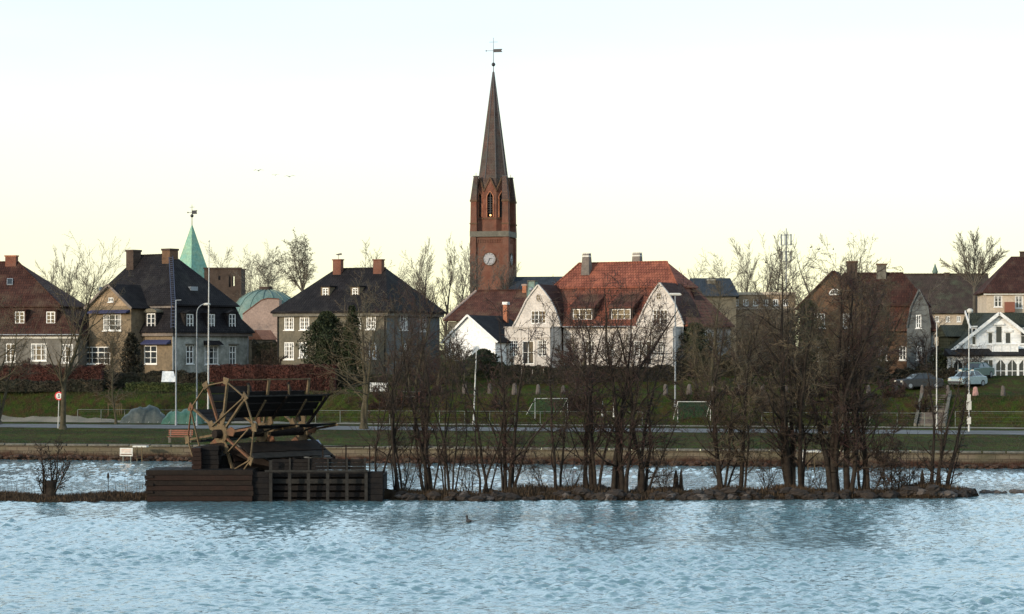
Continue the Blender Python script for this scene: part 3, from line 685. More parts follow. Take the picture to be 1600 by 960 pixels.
ld.build('roof_ladder', plain('ladder_blue', (0.035, 0.045, 0.08), 0.7), B.root)
chimney(B, 197, 217, 390, 409, vr-1.4, 'brick_dark', 1.0, 'brick_dark', cap=.2); chimney(B, 253, 275, 388, 408, vr-0.9, 'brick_brown', 1.0, 'brick_dark', cap=.2)
dormer(B, 229, 242.5, 490, 513, -0.12, 1.3, 'slate', 'wall_olive', 2, 3, 'arch', padx=.16, head=.35)
for (a, c_) in ((291.7, 302.5), (325, 336), (358, 368.5)):
    u_ = W+.12; q0 = B.S(a, 513.5, u_); q1 = B.S(c_, 491, u_)
    b = MB(); P = PS(u_); wall_panel(b, [(q0[1]-.18, q0[2]-.3), (q1[1]+.18, q0[2]-.3), (q1[1]+.18, q1[2]+.1), (q0[1]-.18, q1[2]+.1)], [(q0[1], q0[2], q1[1], q1[2])], P)
    for yy in (q0[1]-.18, q1[1]+.18): b.poly([(u_, yy, q0[2]-.3), (u_-1.3, yy, q0[2]-.3), (u_-1.3, yy, q1[2]+.1), (u_, yy, q1[2]+.1)])
    o = b.build('dormer', M['slate'], B.root)
    r = MB(); r.prism([(u_+.14, q0[1]-.3, q1[2]+.1), (u_+.14, q1[1]+.3, q1[2]+.1), (u_+.14, (q0[1]+q1[1])/2, q1[2]+.42)], (-1.5, 0, 0)); r.build('dormer_roof', M['slate'], o)
    window(o, P, q0[1], q0[2], q1[1], q1[2], 2, 3, sill=False)
# projecting gabled bay on the left of the front
vb = -1.6; g0 = B.F(139, 478, vb); g1 = B.F(205, 478, vb); gp = B.F(172, 446, vb)
wn_ = [(161, 491, 189, 517, 3, 3), (134, 542, 172, 569, 4, 3, dict(transom=2)), (169, 465, 177, 472, 2, 1)]
facade(B, 'F', vb, None, 'wall_tan', wn_[:2], raw=[(g0[0], -1), (g1[0], -1), (g1[0], g1[2]), (g0[0], g1[2])], label='tan plastered bay wall')
facade(B, 'F', vb, None, 'brick_tan', [wn_[2]], raw=[(g0[0], g1[2]), (g1[0], g1[2]), (gp[0], gp[2])], label='brownish gable of the bay')
b = MB(); b.box(g1[0]-.1, vb+.02, -1, g1[0]-.003, 0.8, g1[2]); b.box(g0[0]+.003, vb+.02, -1, g0[0]+.1, 0.8, g1[2]); b.build('wall', M['wall_tan'], B.root)
shell(B, [(g0[0]-.45, g0[2]-.35), (gp[0], gp[2]+.02), (g1[0]+.45, g1[2]-.35)], vb-.3, 4.5, 'slate', .13, label='black roof over the bay')
b = MB(); b.beam((g0[0]-.4, vb-.33, g0[2]-.3), (gp[0], vb-.33, gp[2]+.05), .06, .26); b.beam((gp[0], vb-.33, gp[2]+.05), (g1[0]+.4, vb-.33, g1[2]-.3), .06, .26); b.build('bargeboard', M['sandstone'], B.root)
for (a, c_, y0, y1, v_) in ((142, 203, 484, 489, vb), (226, 267, 531, 537, 0), (122, 137, 536, 540, 0)):
    q0 = B.F(a, y1, v_-.02); q1 = B.F(c_, y0, v_-.02); b = MB(); b.prism([(q0[0], v_-.01, q1[2]), (q0[0], v_-.01, q0[2]+.02), (q0[0], v_-.6, q0[2]-.10), (q0[0], v_-.62, q0[2]+.02)], (q1[0]-q0[0], 0, 0)); b.build('awning', M['awning'], B.root)
q0 = B.S(318, 540, W); q1 = B.S(343, 534, W); b = MB(); b.prism([(W+.01, q0[1], q1[2]+.1), (W+.01, q0[1], q0[2]+.05), (W+.7, q0[1], q0[2]+.05)], (0, q1[1]-q0[1], 0)); b.build('door_hood', M['slate'], B.root)
for (a, c_) in ((290, 304), (357, 371)):
    q0 = B.S(a, 539, W); q1 = B.S(c_, 536, W); b = MB(); b.box(W+.002, q0[1], q0[2], W+.3, q1[1], q0[2]+.12); b.build('window_hood', M['concrete'], B.root)
for (x_, y_) in ((W+.12, -.12), (W+.10, Dp-.2)):
    b = MB(); b.tube((x_, y_, -.8), (x_, y_, ze-.35), .06, n=6); b.build('downpipe', M['steel'], B.root)
skylight(B, 232, 240, 448, 454, 2.4, 2.9); skylight(B, 155, 164, 450, 455, 2.3, 2.8, 'glass')
a = Vector(B.S(298, 450, W-2.6)); 
b = MB(); b.box(a.x-.1, a.y-.5, a.z-.3, a.x+.55, a.y+.5, a.z+.12); o = b.build('skylight', M['steel'], B.root)

# ---- grey hip roofed villa
C_ = House('house', 'two storey grey villa under a dark blue hipped roof with two pinkish chimneys', 'house', 433, 232, 29, 5.3)
W = C_.U(604, 0); Dp = C_.Vd(687, W); ze = C_.F(604, 489, 0)[2]
f4 = dict(heavy=.12, bar=.05)
facade(C_, 'F', 0, None, 'wall_olive', [(444, 491, 459, 516, 4, 4, f4), (468, 491, 483, 516, 4, 4, f4), (553, 491, 564, 514, 2, 4, f4), (572, 491, 587, 515, 4, 4, f4), (444, 535, 459, 562, 4, 4, f4), (467, 535, 480, 559, 4, 4, f4), (576, 536, 588, 561, 2, 4, f4)], raw=[(0, -1), (W, -1), (W, ze), (0, ze)], label='olive grey front wall')
facade(C_, 'S', W, None, 'wall_bluegrey', [(625, 491, 637, 516, 4, 4, f4), (656, 493, 667, 518, 4, 4, f4), (630, 537, 641, 562, 4, 4, f4)], raw=[(0, -1), (Dp, -1), (Dp, ze), (0, ze)], label='blue grey side wall in shade')  # bluish shade of this side is put into its wall colour
b = MB(); b.box(0, Dp-.1, -1, W-.01, Dp, ze); b.box(0, .1, -1, .1, Dp-.1, ze); b.build('wall', M['wall_grey'], C_.root)
vr = Dp/2; r0 = C_.F(524, 421, vr); r1 = C_.F(603, 421, vr)
b = MB(); hip(b, -.5, W+.5, -.5, Dp+.5, ze+.22, r0[0], r1[0], vr, r0[2], .2)
b.build('roof', M['slate'], C_.root)
b = MB(); b.box(-.35, -.35, ze-.3, W+.35, -.003, ze+.015); b.box(W+.003, 0, ze-.3, W+.35, Dp+.35, ze+.015); b.build('cornice', M['concrete'], C_.root)
ridge_tiles(C_, (r0[0], vr, r0[2]+.03), (r1[0], vr, r0[2]+.03), 'slate')
ch = chimney(C_, 520, 536, 405, 427, vr-.8, 'brick_red', .55, 'brick_red', cap=.12)
b = MB(); q = C_.F(529, 405, vr-.5); b.tube(q, (q[0], q[1], q[2]+.55), .025, n=5); b.prism([(q[0]-.4, q[1], q[2]+.5), (q[0]+.35, q[1], q[2]+.62), (q[0]+.4, q[1], q[2]+.42), (q[0]-.1, q[1], q[2]+.38)], (0, .04, 0)); b.build('weather_vane', M['iron'], ch)
chimney(C_, 583, 600, 405, 426, vr-.8, 'brick_red', .55, 'brick_red', cap=.12)
dormer(C_, 503.5, 513, 450, 463, 1.6, 2.2, 'wall_tan', 'slate', 2, 3, 'flat', padx=.16); dormer(C_, 550, 559.5, 450, 463, 1.6, 2.2, 'wall_tan', 'slate', 2, 3, 'flat', padx=.16)
for x_ in (.15, W-.15):
    b = MB(); b.tube((x_, -.1, -.8), (x_, -.1, ze-.3), .06, n=6); b.build('downpipe', M['dark'], C_.root)

# ---- white double gabled house
Dh = House('house', 'white house with two tall curved gables and a bright red tiled roof', 'house', 789, 231, 28, 5.6)
vg = 2.05
def bay(px0, px1, y0, y1, wins, lab):
    a = Dh.F(px0, y1, 0); c_ = Dh.F(px1, y0, 0); zt = Dh.F((px0+px1)/2, y0, 0)[2]
    facade(Dh, 'F', 0, None, 'wall_white', wins, raw=[(a[0], -1), (c_[0], -1), (c_[0], zt), (a[0], zt)], label=lab)
    b = MB(); b.box(a[0]+.003, .15, zt-.25, c_[0]-.003, vg, zt-.08)
    b.poly([(c_[0], 0, -1), (c_[0], vg+.5, -1), (c_[0], vg+.5, zt), (c_[0], 0, zt)]); b.poly([(a[0], vg, -1), (a[0], 0, -1), (a[0], 0, zt), (a[0], vg, zt)])
    b.build('wall', M['wall_white'], Dh.root)
    k = MB(); k.box(a[0]-.1, -.1, zt-.02, c_[0]+.1, .1, zt+.1); k.box(c_[0]-.1, .1, zt-.02, c_[0]+.1, vg, zt+.1); z3 = Dh.F((px0+px1)/2, y0+15, 0)[2]
    k.box(a[0]-.06, -.07, z3-.08, c_[0]+.07, -.002, z3+.06)
    n_ = 4
    for i in range(n_): x_ = a[0]+(c_[0]-a[0]-.2)*i/(n_-1); k.box(x_, -.06, -1, x_+.2, -.003, z3-.09); k.box(x_, -.06, z3+.07, x_+.2, -.003, zt-.03)
    k.build('parapet', M['wall_white'], Dh.root); return a[0], c_[0], zt
wk = dict(heavy=.075, bar=.032, sill=False, curtain=False)
bay(789, 860, 512, 575, [(795, 532, 809, 557, 4, 5, wk), (816, 533, 834, 569, 2, 2, wk), (840, 532, 854, 557, 4, 5, wk)], 'white garden bay with glazed double door')
bay(981, 1052, 512, 575, [(991, 533, 1006, 557, 4, 5, wk), (1009, 533, 1018, 569, 1, 1, wk), (1021, 533, 1036, 556, 4, 5, wk)], 'white right hand bay partly behind the trees')
zg = Dh.F(841, 511, vg)[2]
def gwing(pts, wins, oval, lab):
    q = [Dh.F(px, py, vg) for px, py in pts]; pr = [(p[0], p[2]) for p in q]
    raw = [(pr[0][0], -1)]+pr+[(pr[-1][0], -1)]
    base = [pr[0], pr[-1]]
    P = PF(vg); holes = []
    cv = lambda px, py: (lambda g: (g[0], g[2]))(Dh.F(px, py, vg))
    for w in wins: a0, z0 = cv(w[0], w[3]); a1, z1 = cv(w[2], w[1]); holes.append((a0, z0, a1, z1))
    b = MB(); wall_panel(b, raw[::-1], holes, P); b.build('wall', M['wall_white'], Dh.root, lab)
    for hq, w in zip(holes, wins): window(Dh.root, P, *hq, nc=w[4], nr=w[5], **wk)
    o_ = Dh.F(*oval, vg); b = MB()
    b.mesh([(o_[0]+.24*math.cos(t*math.pi/8), vg-.03, o_[2]+.36*math.sin(t*math.pi/8)) for t in range(16)], [tuple(range(16))]); ow = b.build('oval_window', M['glass'], Dh.root)
    b = MB()
    for t in range(16): b.beam((o_[0]+.27*math.cos(t*math.pi/8), vg-.05, o_[2]+.39*math.sin(t*math.pi/8)), (o_[0]+.27*math.cos((t+1)*math.pi/8), vg-.05, o_[2]+.39*math.sin((t+1)*math.pi/8)), .07, .07)
    b.beam((o_[0], vg-.05, o_[2]-.36), (o_[0], vg-.05, o_[2]+.36), .04, .04); b.beam((o_[0]-.24, vg-.052, o_[2]), (o_[0]+.24, vg-.052, o_[2]), .04, .04); b.build('window_frame', M['wall_white'], ow)
    shell(Dh, pr, vg+.12, vg+5, 'tile_brown', .15, label='dark brown tiles of the gabled wing')
    # white verge moulding along the gable edge
    k = MB()
    for i in range(len(pr)-1): k.beam((pr[i][0], vg-.02, pr[i][1]+.04), (pr[i+1][0], vg-.02, pr[i+1][1]+.04), .26, .14)
    k.build('verge', M['wall_white'], Dh.root); return pr
gA = gwing([(802, 511), (808, 500), (815, 486), (822, 471), (832, 457), (841, 446), (850, 456), (861, 471), (868, 486), (873, 500), (876, 511)], [(829.5, 485.5, 853, 506, 4, 3)], (841.5, 465.5), 'tall white curved gable on the left')
gB = gwing([(995, 508), (1000, 497), (1009, 478), (1020, 458), (1031, 443), (1044, 459), (1055, 477), (1063, 495), (1068, 508)], [(1020, 484, 1043, 506, 4, 3)], (1029.5, 463.5), 'tall white curved gable on the right')
vm = vg+.62; uA = gA[0][0]+.2; uB = gB[-1][0]; ze = Dh.F(930, 511, vm)[2]
uAr, uBl = gA[-1][0], gB[0][0]
facade(Dh, 'F', vm, None, 'wall_white', [(910, 533, 929, 553, 4, 4, wk), (948, 533, 960, 557, 3, 4, wk)], raw=[(uAr, -1), (uBl, -1), (uBl, ze), (uAr, ze)], label='white middle wall between the gables')
Db = vm+11.6
b = MB(); b.box(uA, Db-.1, -1, uB, Db, ze); b.box(uA, vm+.1, -1, uA+.1, Db-.1, ze); b.box(uB-.1, vm+.1, -1, uB, Db-.1, ze); b.build('wall', M['wall_white'], Dh.root)
BK = 3.3; Db = vm+11.6; zbk = Dh.F(950, 450, vm+BK)[2]; vr = vm+5.8; r0 = Dh.F(905, 411, vr); r1 = Dh.F(1042, 409.5, vr)
bl = Dh.F(871, 448, vm+BK)[0]-.3; brr = Dh.F(1057, 446, vm+BK)[0]
b = MB(); loft(b, [rect(uA-.3, uB+.4, vm-.45, Db+.3, ze), rect(uA-.3, uB+.4, vm-.45, Db+.3, ze+.16), rect(bl, brr, vm+BK, Db-BK, zbk)]); b.build('roof', M['tile_mid'], Dh.root, 'steep brown red lower slope of the roof')
b = MB(); hip(b, bl-.2, brr+.2, vm+BK-.2, Db-BK+.2, zbk+.10, r0[0], r1[0], vr, r1[2]); b.build('roof', M['tile_red'], Dh.root, 'bright orange red upper slope of the roof')
ridge_tiles(Dh, (r0[0], vr, r1[2]+.03), (r1[0], vr, r1[2]+.03), 'tile_red'); ridge_tiles(Dh, (r1[0], vr, r1[2]+.03), (brr+.18, vm+BK-.18, zbk+.13), 'tile_red')
ridge_tiles(Dh, (r0[0], vr, r1[2]+.03), (bl-.18, vm+BK-.18, zbk+.13), 'tile_red')
b = MB(); b.tube((uAr+.2, vm-.52, ze+.02), (uBl-.2, vm-.52, ze+.02), .07, n=6); b.build('gutter', M['steel'], Dh.root)
for (a, c_) in ((895, 925), (955, 985)):
    dormer(Dh, a, c_, 483, 500, vm+.1, 3.3, 'brick_dark', 'tile_old', 3, 2, 'shed', padx=.25, head=1.7, **{k: v for k, v in wk.items() if k != 'sill'})
chimney(Dh, 910, 924, 395, 417, vr-1.3, 'sandstone', .8, 'offwhite', taper=.12, crenel=True); chimney(Dh, 988, 1004, 394, 412, vr+.2, 'sandstone', .8, 'offwhite', taper=.08, crenel=True)
skylight(Dh, 928, 939, 433, 446, vm+3.75, vm+4.7); skylight(Dh, 989, 1000, 432, 445, vm+3.75, vm+4.7)
b = MB(); zz_ = Dh.F(1100, 452, vm+9)[2]; u_ = Dh.U(1108, vm+7)
hip(b, brr-1, u_, vm+3.6, Db+1.5, ze-.2, brr-.5, u_-1.5, vm+6.6, zz_); b.build('roof', M['tile_brown'], Dh.root, 'low brown roof of the rear annex')
b = MB(); b.box(brr-1, vm+4.6, -1, u_-.4, Db+1.2, ze-.36); b.build('wall', M['wall_white'], Dh.root, 'pale annex wall')

# ---- white garage with navy roof
Gg = House('outbuilding', 'low white gabled outbuilding with dark navy roof left of the white house', 'house', 696, 231.5, 28, 5.6)
W = Gg.U(776, 0); pk = Gg.F(732, 494, 0); e0 = Gg.F(696, 532, 0); e1 = Gg.F(774, 531, 0)
facade(Gg, 'F', 0, None, 'wall_bright', [], raw=[(e0[0], -1), (e1[0], -1), (e1[0], e1[2]), (pk[0], pk[2]), (e0[0], e0[2])])
b = MB(); b.box(e1[0]-.1, .02, -1, e1[0]-.01, 8, e1[2]-.15); b.box(e0[0]+.01, .02, -1, e0[0]+.1, 8, e0[2]-.15); b.box(e0[0]+.1, 7.9, -1, e1[0]-.1, 8, e1[2]-.2); b.build('wall', M['wall_bright'], Gg.root)
shell(Gg, [(e0[0]-.4, e0[2]-.35), (pk[0], pk[2]), (e1[0]+.4, e1[2]-.35)], -.25, 8.2, 'slate', .12)
b = MB(); b.beam((e0[0]-.4, -.28, e0[2]-.28), (pk[0], -.28, pk[2]+.07), .05, .2); b.beam((pk[0], -.28, pk[2]+.07), (e1[0]+.4, -.28, e1[2]-.28), .05, .2); b.build('bargeboard', M['white'], Gg.root)
chimney(Gg, 786, 795, 472, 500, 6.5, 'brick_orange', .8, 'white', cap=.28)
# ---- red brown roof behind it
Rr = House('house', 'low house with long red brown tiled roof in front of the church tower', 'house', 700, 262, 26, 6.5)
W = Rr.U(830, 0); ze = Rr.F(730, 500, 0)[2]; r0 = Rr.F(748, 455, 5); r1 = Rr.F(835, 459, 5)
b = MB(); b.box(0, 0, -2, W, 10, ze-.2); b.build('wall', M['wall_olive'], Rr.root)
b = MB(); hip(b, -.4, W+.4, -.4, 10.4, ze, r0[0]-.3, r1[0], 5, r0[2]); b.build('roof', M['tile_old'], Rr.root)
ridge_tiles(Rr, (-.38, -.38, ze+.05), (r0[0]-.3, 5, r0[2]+.03), 'wall_pink', .16); ridge_tiles(Rr, (r0[0]-.3, 5, r0[2]+.03), (r1[0], 5, r0[2]+.03), 'tile_brown', .14)
chimney(Rr, 816, 824, 444, 462, 4.5, 'brick_orange', .7, 'wall_pink', cap=.2)
# ---- copper and glass roof lantern
D = 250; b = MB(); x0, x1 = X(826, D), X(839, D); z0, z1 = ZZ(464, D)-3, ZZ(440, D); xc = (x0+x1)/2
lt = empty('roof_turret', (xc, D, z0), -.4, 'narrow pale green copper turret rising behind the left white gable', 'turret')
loft(b, [rect(-.75, .75, -.75, .75, 0), rect(-.40, .40, -.40, .40, z1-z0)]); b.build('turret_wall', M['copper_dull'], lt)
b = MB(); b.box(-.5, -.5, z1-z0, .5, .5, z1-z0+.1); b.build('turret_cap', M['concrete'], lt)
b = MB(); b.ball((0, -.46, z1-z0-.9), .26, 10, 6); b.build('round_window', M['steel'], lt)
for s_ in (-1, 1): b = MB(); b.beam((s_*.74, -.77, .1), (s_*.40, -.43, z1-z0), .08, .08); b.build('corner_strip', M['concrete'], lt)

# ---- brown house behind the island trees
E = House('house', 'brown brick house with half round attic window and narrow blue grey gable', 'house', 1252, 229, 12, 5.0)
W = E.U(1455, 0); Dp = 9.0; ze = E.F(1380, 516, 0)[2]
facade(E, 'F', 0, None, 'brick_brown', [(1296, 541, 1310, 563, 2, 3), (1340, 541, 1354, 563, 2, 3), (1372, 541, 1386, 563, 2, 3), (1405, 541, 1416, 563, 2, 3)], raw=[(0, -1), (W, -1), (W, ze), (0, ze)])
facade(E, 'S', W, None, 'wall_bluegrey', [(1456.5, 541, 1460.5, 563, 2, 3)], raw=[(0, -1), (Dp, -1), (Dp, ze), (0, ze)], label='grey plastered right flank')
b = MB(); b.box(0, Dp-.1, -1, W-.01, Dp, ze); b.box(0, .1, -1, .1, Dp-.1, ze); b.build('wall', M['brick_brown'], E.root)
zb_ = E.F(1380, 479, 1.7)[2]; ur = E.U(1449, 1.7); vr = Dp/2; r0 = E.F(1318, 428, vr); r1 = E.F(1412, 431, vr)
b = MB(); loft(b, [rect(-.4, W+.6, -.5, Dp+.5, ze-.12), rect(-.4, W+.6, -.5, Dp+.5, ze+.05), rect(1.7, ur, 1.7, Dp-1.7, zb_)]); b.build('roof', M['tile_old'], E.root, 'steep red lower slope of the roof')
b = MB(); hip(b, 1.5, ur+.3, 1.4, Dp-1.5, zb_+.12, r0[0], r1[0], vr, r0[2]); b.build('roof', M['tile_brown'], E.root, 'mossy upper slope of the roof')
ridge_tiles(E, (r0[0], vr, r0[2]+.03), (r1[0], vr, r0[2]+.03))
vq = -1.3; gp = E.F(1302, 424, vq); ga = E.F(1250, 478, vq); gb = E.F(1354, 478, vq); gz = -1
facade(E, 'F', vq, None, 'brick_brown', [(1272, 490, 1289, 513, 3, 3), (1317, 490, 1332, 513, 3, 3), (1268, 541, 1284, 564, 3, 3), (1322, 541, 1336, 564, 3, 3)], raw=[(ga[0], gz), (gb[0], gz), (gb[0], gb[2]), (gp[0], gp[2]), (ga[0], ga[2])], label='brown gable with attic window')
b = MB(); b.box(ga[0]+.01, vq+.02, -1, ga[0]+.1, .5, ga[2]); b.box(gb[0]-.1, vq+.02, -1, gb[0]-.01, .5, gb[2]); b.build('wall', M['brick_brown'], E.root)
shell(E, [(ga[0]-.5, ga[2]-.45), (gp[0], gp[2]), (gb[0]+.5, gb[2]-.45)], vq-.3, 6, 'tile_brown', .14, label='brown roof over the left gable')
c0 = E.F(1304.6, 460.5, vq); b = MB(); b.prism([(c0[0]+.55*math.cos(math.pi*t/10), vq-.05, c0[2]+.55*math.sin(math.pi*t/10)) for t in range(11)], (0, .04, 0)); o = b.build('half_round_window', M['glass'], E.root)
b = MB()
for t in range(10): b.beam((c0[0]+.55*math.cos(math.pi*t/10), vq-.07, c0[2]+.55*math.sin(math.pi*t/10)), (c0[0]+.55*math.cos(math.pi*(t+1)/10), vq-.07, c0[2]+.55*math.sin(math.pi*(t+1)/10)), .08, .09)
b.beam((c0[0]-.58, vq-.07, c0[2]), (c0[0]+.58, vq-.07, c0[2]), .08, .10)
for t in (50, 90, 130): b.beam((c0[0], vq-.072, c0[2]), (c0[0]+.52*math.cos(R(t)), vq-.072, c0[2]+.52*math.sin(R(t))), .05, .05)
b.build('window_frame', M['white'], o)
vq = -.9; pts = [(1417, 513), (1423, 481), (1436, 453), (1449.5, 481), (1454, 513)]; q = [E.F(a, c_, vq) for a, c_ in pts]; pr = [(p_[0], p_[2]) for p_ in q]
b = MB(); hl = []
for w in ((1431, 492, 1439.5, 513), (1432, 541, 1440, 563)):
    a0 = E.F(w[0], w[3], vq); a1 = E.F(w[2], w[1], vq); hl.append((a0[0], a0[2], a1[0], a1[2]))
wall_panel(b, ([(pr[0][0], -1)]+pr+[(pr[-1][0], -1)])[::-1], hl, PF(vq)); b.box(pr[0][0]+.01, vq+.02, -1, pr[0][0]+.1, .1, pr[0][1]); b.box(pr[-1][0]-.1, vq+.02, -1, pr[-1][0]-.01, .1, pr[0][1]); b.build('wall', M['wall_bluegrey'], E.root, 'narrow blue grey gable')
for g_ in hl: window(E.root, PF(vq), *g_, 2, 3)
shell(E, pr, vq+.05, 3.2, 'tile_old', .14, label='red roof over the narrow gable')
b = MB()
for i in range(4): b.beam((pr[i][0], vq-.05, pr[i][1]+.05), (pr[i+1][0], vq-.05, pr[i+1][1]+.05), .24, .14)
b.build('bargeboard', M['wall_bluegrey'], E.root)
chimney(E, 1323, 1342, 408, 428, vr-.6, 'brick_dark', .8, 'brick_brown', cap=.14); chimney(E, 1369.5, 1387, 412, 432, vr-.6, 'concrete', .8, 'brick_brown', cap=.14)
b = MB(); b.tube((W+.1, Dp*.9, -.8), (W+.1, Dp*.9, ze), .06, n=6); b.build('downpipe', M['steel'], E.root)

# ---- white timber house with glazed veranda, right edge
Fh = House('house', 'bright white timber house with glazed arched veranda and balcony at the right edge', 'house', 1486, 218, 0, 4.3)
W = Fh.U(1640, 0); e0 = Fh.F(1486, 549, 0); e1 = Fh.F(1636, 549, 0); pk = Fh.F(1560, 491, 0)
facade(Fh, 'F', 0, None, 'board_white', [(1518, 512, 1526, 540, 1, 2), (1543, 519, 1552, 538, 1, 1), (1555, 509, 1567, 537, 1, 1), (1570, 519, 1580.5, 538, 1, 1), (1594, 512, 1604, 538, 1, 2)], raw=[(e0[0], -1), (e1[0], -1), (e1[0], e1[2]), (pk[0], pk[2]), (e0[0], e0[2])])
b = MB(); b.box(e0[0]+.01, .02, -1, e0[0]+.1, 9, e0[2]-.2); b.box(e1[0]-.1, .02, -1, e1[0]-.01, 9, e0[2]-.2); b.box(e0[0], 9, -1, e1[0], 9.1, e0[2]); b.build('wall', M['board_white'], Fh.root)
shell(Fh, [(e0[0]-.5, e0[2]-.42), (pk[0], pk[2]), (e1[0]+.5, e1[2]-.42)], -.45, 9.3, 'tile_green', .14)
b = MB(); b.beam((e0[0]-.5, -.5, e0[2]-.34), (pk[0], -.5, pk[2]+.08), .06, .30); b.beam((pk[0], -.5, pk[2]+.08), (e1[0]+.5, -.5, e1[2]-.34), .06, .30); b.build('bargeboard', M['white'], Fh.root)
b = MB()
for (x0, x1, y0, y1) in ((1541, 1554, 516, 519), (1553, 1569, 505.5, 508.5), (1568.5, 1582, 516, 519), (1517, 1527, 509.5, 511.5)):
    q0 = Fh.F(x0, y1, 0); q1 = Fh.F(x1, y0, 0); b.box(q0[0], -.12, q0[2], q1[0], -.003, q1[2])
b.build('window_hood', M['white'], Fh.root)
# rear cross wing with green roof seen left and right of the gable
z0 = Fh.F(1560, 530, 4)[2]; rz = Fh.F(1540, 489, 6.5)[2]; b = MB(); u0 = Fh.U(1520, 3); u1 = Fh.U(1640, 3)
b.prism([(u0, 2.4, z0), (u0, 6.5, rz), (u0, 10.6, z0)], (u1-u0, 0, 0)); b.build('roof', M['tile_green'], Fh.root, 'green tiled roof of the rear wing')
b = MB(); b.beam((u0-.06, 2.2, z0-.05), (u0-.06, 6.5, rz+.1), .08, .3); b.build('bargeboard', M['white'], Fh.root)
a0 = Fh.F(1478, 526, 3); a1 = Fh.F(1518, 508, 6); b = MB(); b.prism([(a0[0], 3, a0[2]), (a0[0], 6, a1[2]), (a0[0], 9, a0[2])], (a1[0]-a0[0], 0, 0)); b.box(a0[0]+.3, 3.5, -1, a1[0], 8.5, a0[2]-.01); b.build('side_wing', M['tile_green'], Fh.root)
# balcony
q0 = Fh.F(1550, 551, -1.4); q1 = Fh.F(1591, 539, -1.4); b = MB()
b.box(q0[0], -1.4, q0[2]-.05, q1[0], -.01, q0[2]+.1); b.box(q0[0], -1.4, q0[2]+.1, q1[0], -1.34, q1[2]); b.box(q0[0], -1.34, q0[2]+.1, q0[0]+.06, -.01, q1[2]); b.box(q1[0]-.06, -1.34, q0[2]+.1, q1[0], -.01, q1[2]); b.box(q0[0]-.06, -1.47, q1[2], q1[0]+.06, -1.3, q1[2]+.08)
for i in range(4): x_ = q0[0]+(q1[0]-q0[0]-.1)*i/3; b.box(x_, -1.45, q0[2], x_+.1, -1.405, q1[2])
b.build('balcony', M['white'], Fh.root)
# veranda
vv = -2.6; zr0 = Fh.F(1540, 557, vv)[2]; zr1 = Fh.F(1540, 545, -.02)[2]; v0 = Fh.U(1488, vv); v1 = Fh.U(1645, vv)
b = MB(); b.prism([(v0-.3, vv-.3, zr0), (v0-.3, vv-.3, zr0+.12), (v0-.3, -.01, zr1), (v0-.3, -.01, zr0)], (v1-v0+.6, 0, 0)); b.build('veranda_roof', M['slate'], Fh.root)
zb0 = Fh.F(1540, 560, vv)[2]; b = MB(); b.box(v0-.1, vv-.06, zb0-.14, v1+.1, vv+.2, zr0-.003); b.box(v0-.2, vv-.14, zr0-.12, v1+.2, vv-.065, zr0-.003); b.build('fascia', M['white'], Fh.root)
zt = zb0-.2; zs = Fh.F(1540, 590, vv)[2]; bays = [(1490, 1504), (1506, 1517), (1520, 1534), (1538, 1551), (1556.5, 1571), (1574.5, 1589), (1592.5, 1607), (1610, 1625)]
wf = MB(); arr = [(Fh.U(a, vv), Fh.U(c_, vv)) for a, c_ in bays]
wall_panel(wf, [(v0, zs-.5), (v1, zs-.5), (v1, zb0-.1), (v0, zb0-.1)], [(a, zs+.02, c_, zt) for a, c_ in arr], PF(vv), .12); wf.build('wall', M['white'], Fh.root, 'white veranda front')
for i, (a, c_) in enumerate(arr):
    k = MB(); m_ = (a+c_)/2; hh_ = .42
    if i != 3:
        k.prism([(a, vv+.02, zt-hh_), (a, vv+.02, zt), (a+.5*(m_-a)+.1, vv+.02, zt)], (0, .07, 0)); k.prism([(c_, vv+.02, zt-hh_), (c_, vv+.02, zt), (c_-.5*(c_-m_)-.1, vv+.02, zt)], (0, .07, 0))
    k.box(m_-.03, vv+.03, zs+.02, m_+.03, vv+.09, zt); k.box(a, vv+.035, (zs*.62+zt*.38)-.03, c_, vv+.085, (zs*.62+zt*.38)+.03)
    o = k.build('arched_window' if i != 3 else 'door', M['white'], Fh.root); g_ = MB(); g_.poly([(a, vv+.1, zs), (c_, vv+.1, zs), (c_, vv+.1, zt), (a, vv+.1, zt)]); g_.build('pane', M['glass'], o)
pb = Fh.F(1524, 602, vv-.8); pt = Fh.F(1524, 590, vv-.8); b = MB(); b.box(pb[0], vv-.8, -1, v1+.3, vv-.02, pt[2]-.1)
b.build('plinth', plain('plinth_blue', (0.30, 0.36, 0.42), .8), Fh.root)
b = MB(); b.box(pb[0]-.2, vv-.9, pt[2]-.1, v1+.3, vv-.02, pt[2]); b.build('plinth_coping', M['concrete'], Fh.root)
b = MB()
for i in range(9): x_ = pb[0]-.1+.22*i; b.box(x_, vv-1.0, .2, x_+.06, vv-.94, pt[2]+.1)
b.box(pb[0]-.1, vv-.99, pt[2]+.1, pb[0]+1.9, vv-.95, pt[2]+.16); b.build('railing', M['white'], Fh.root)

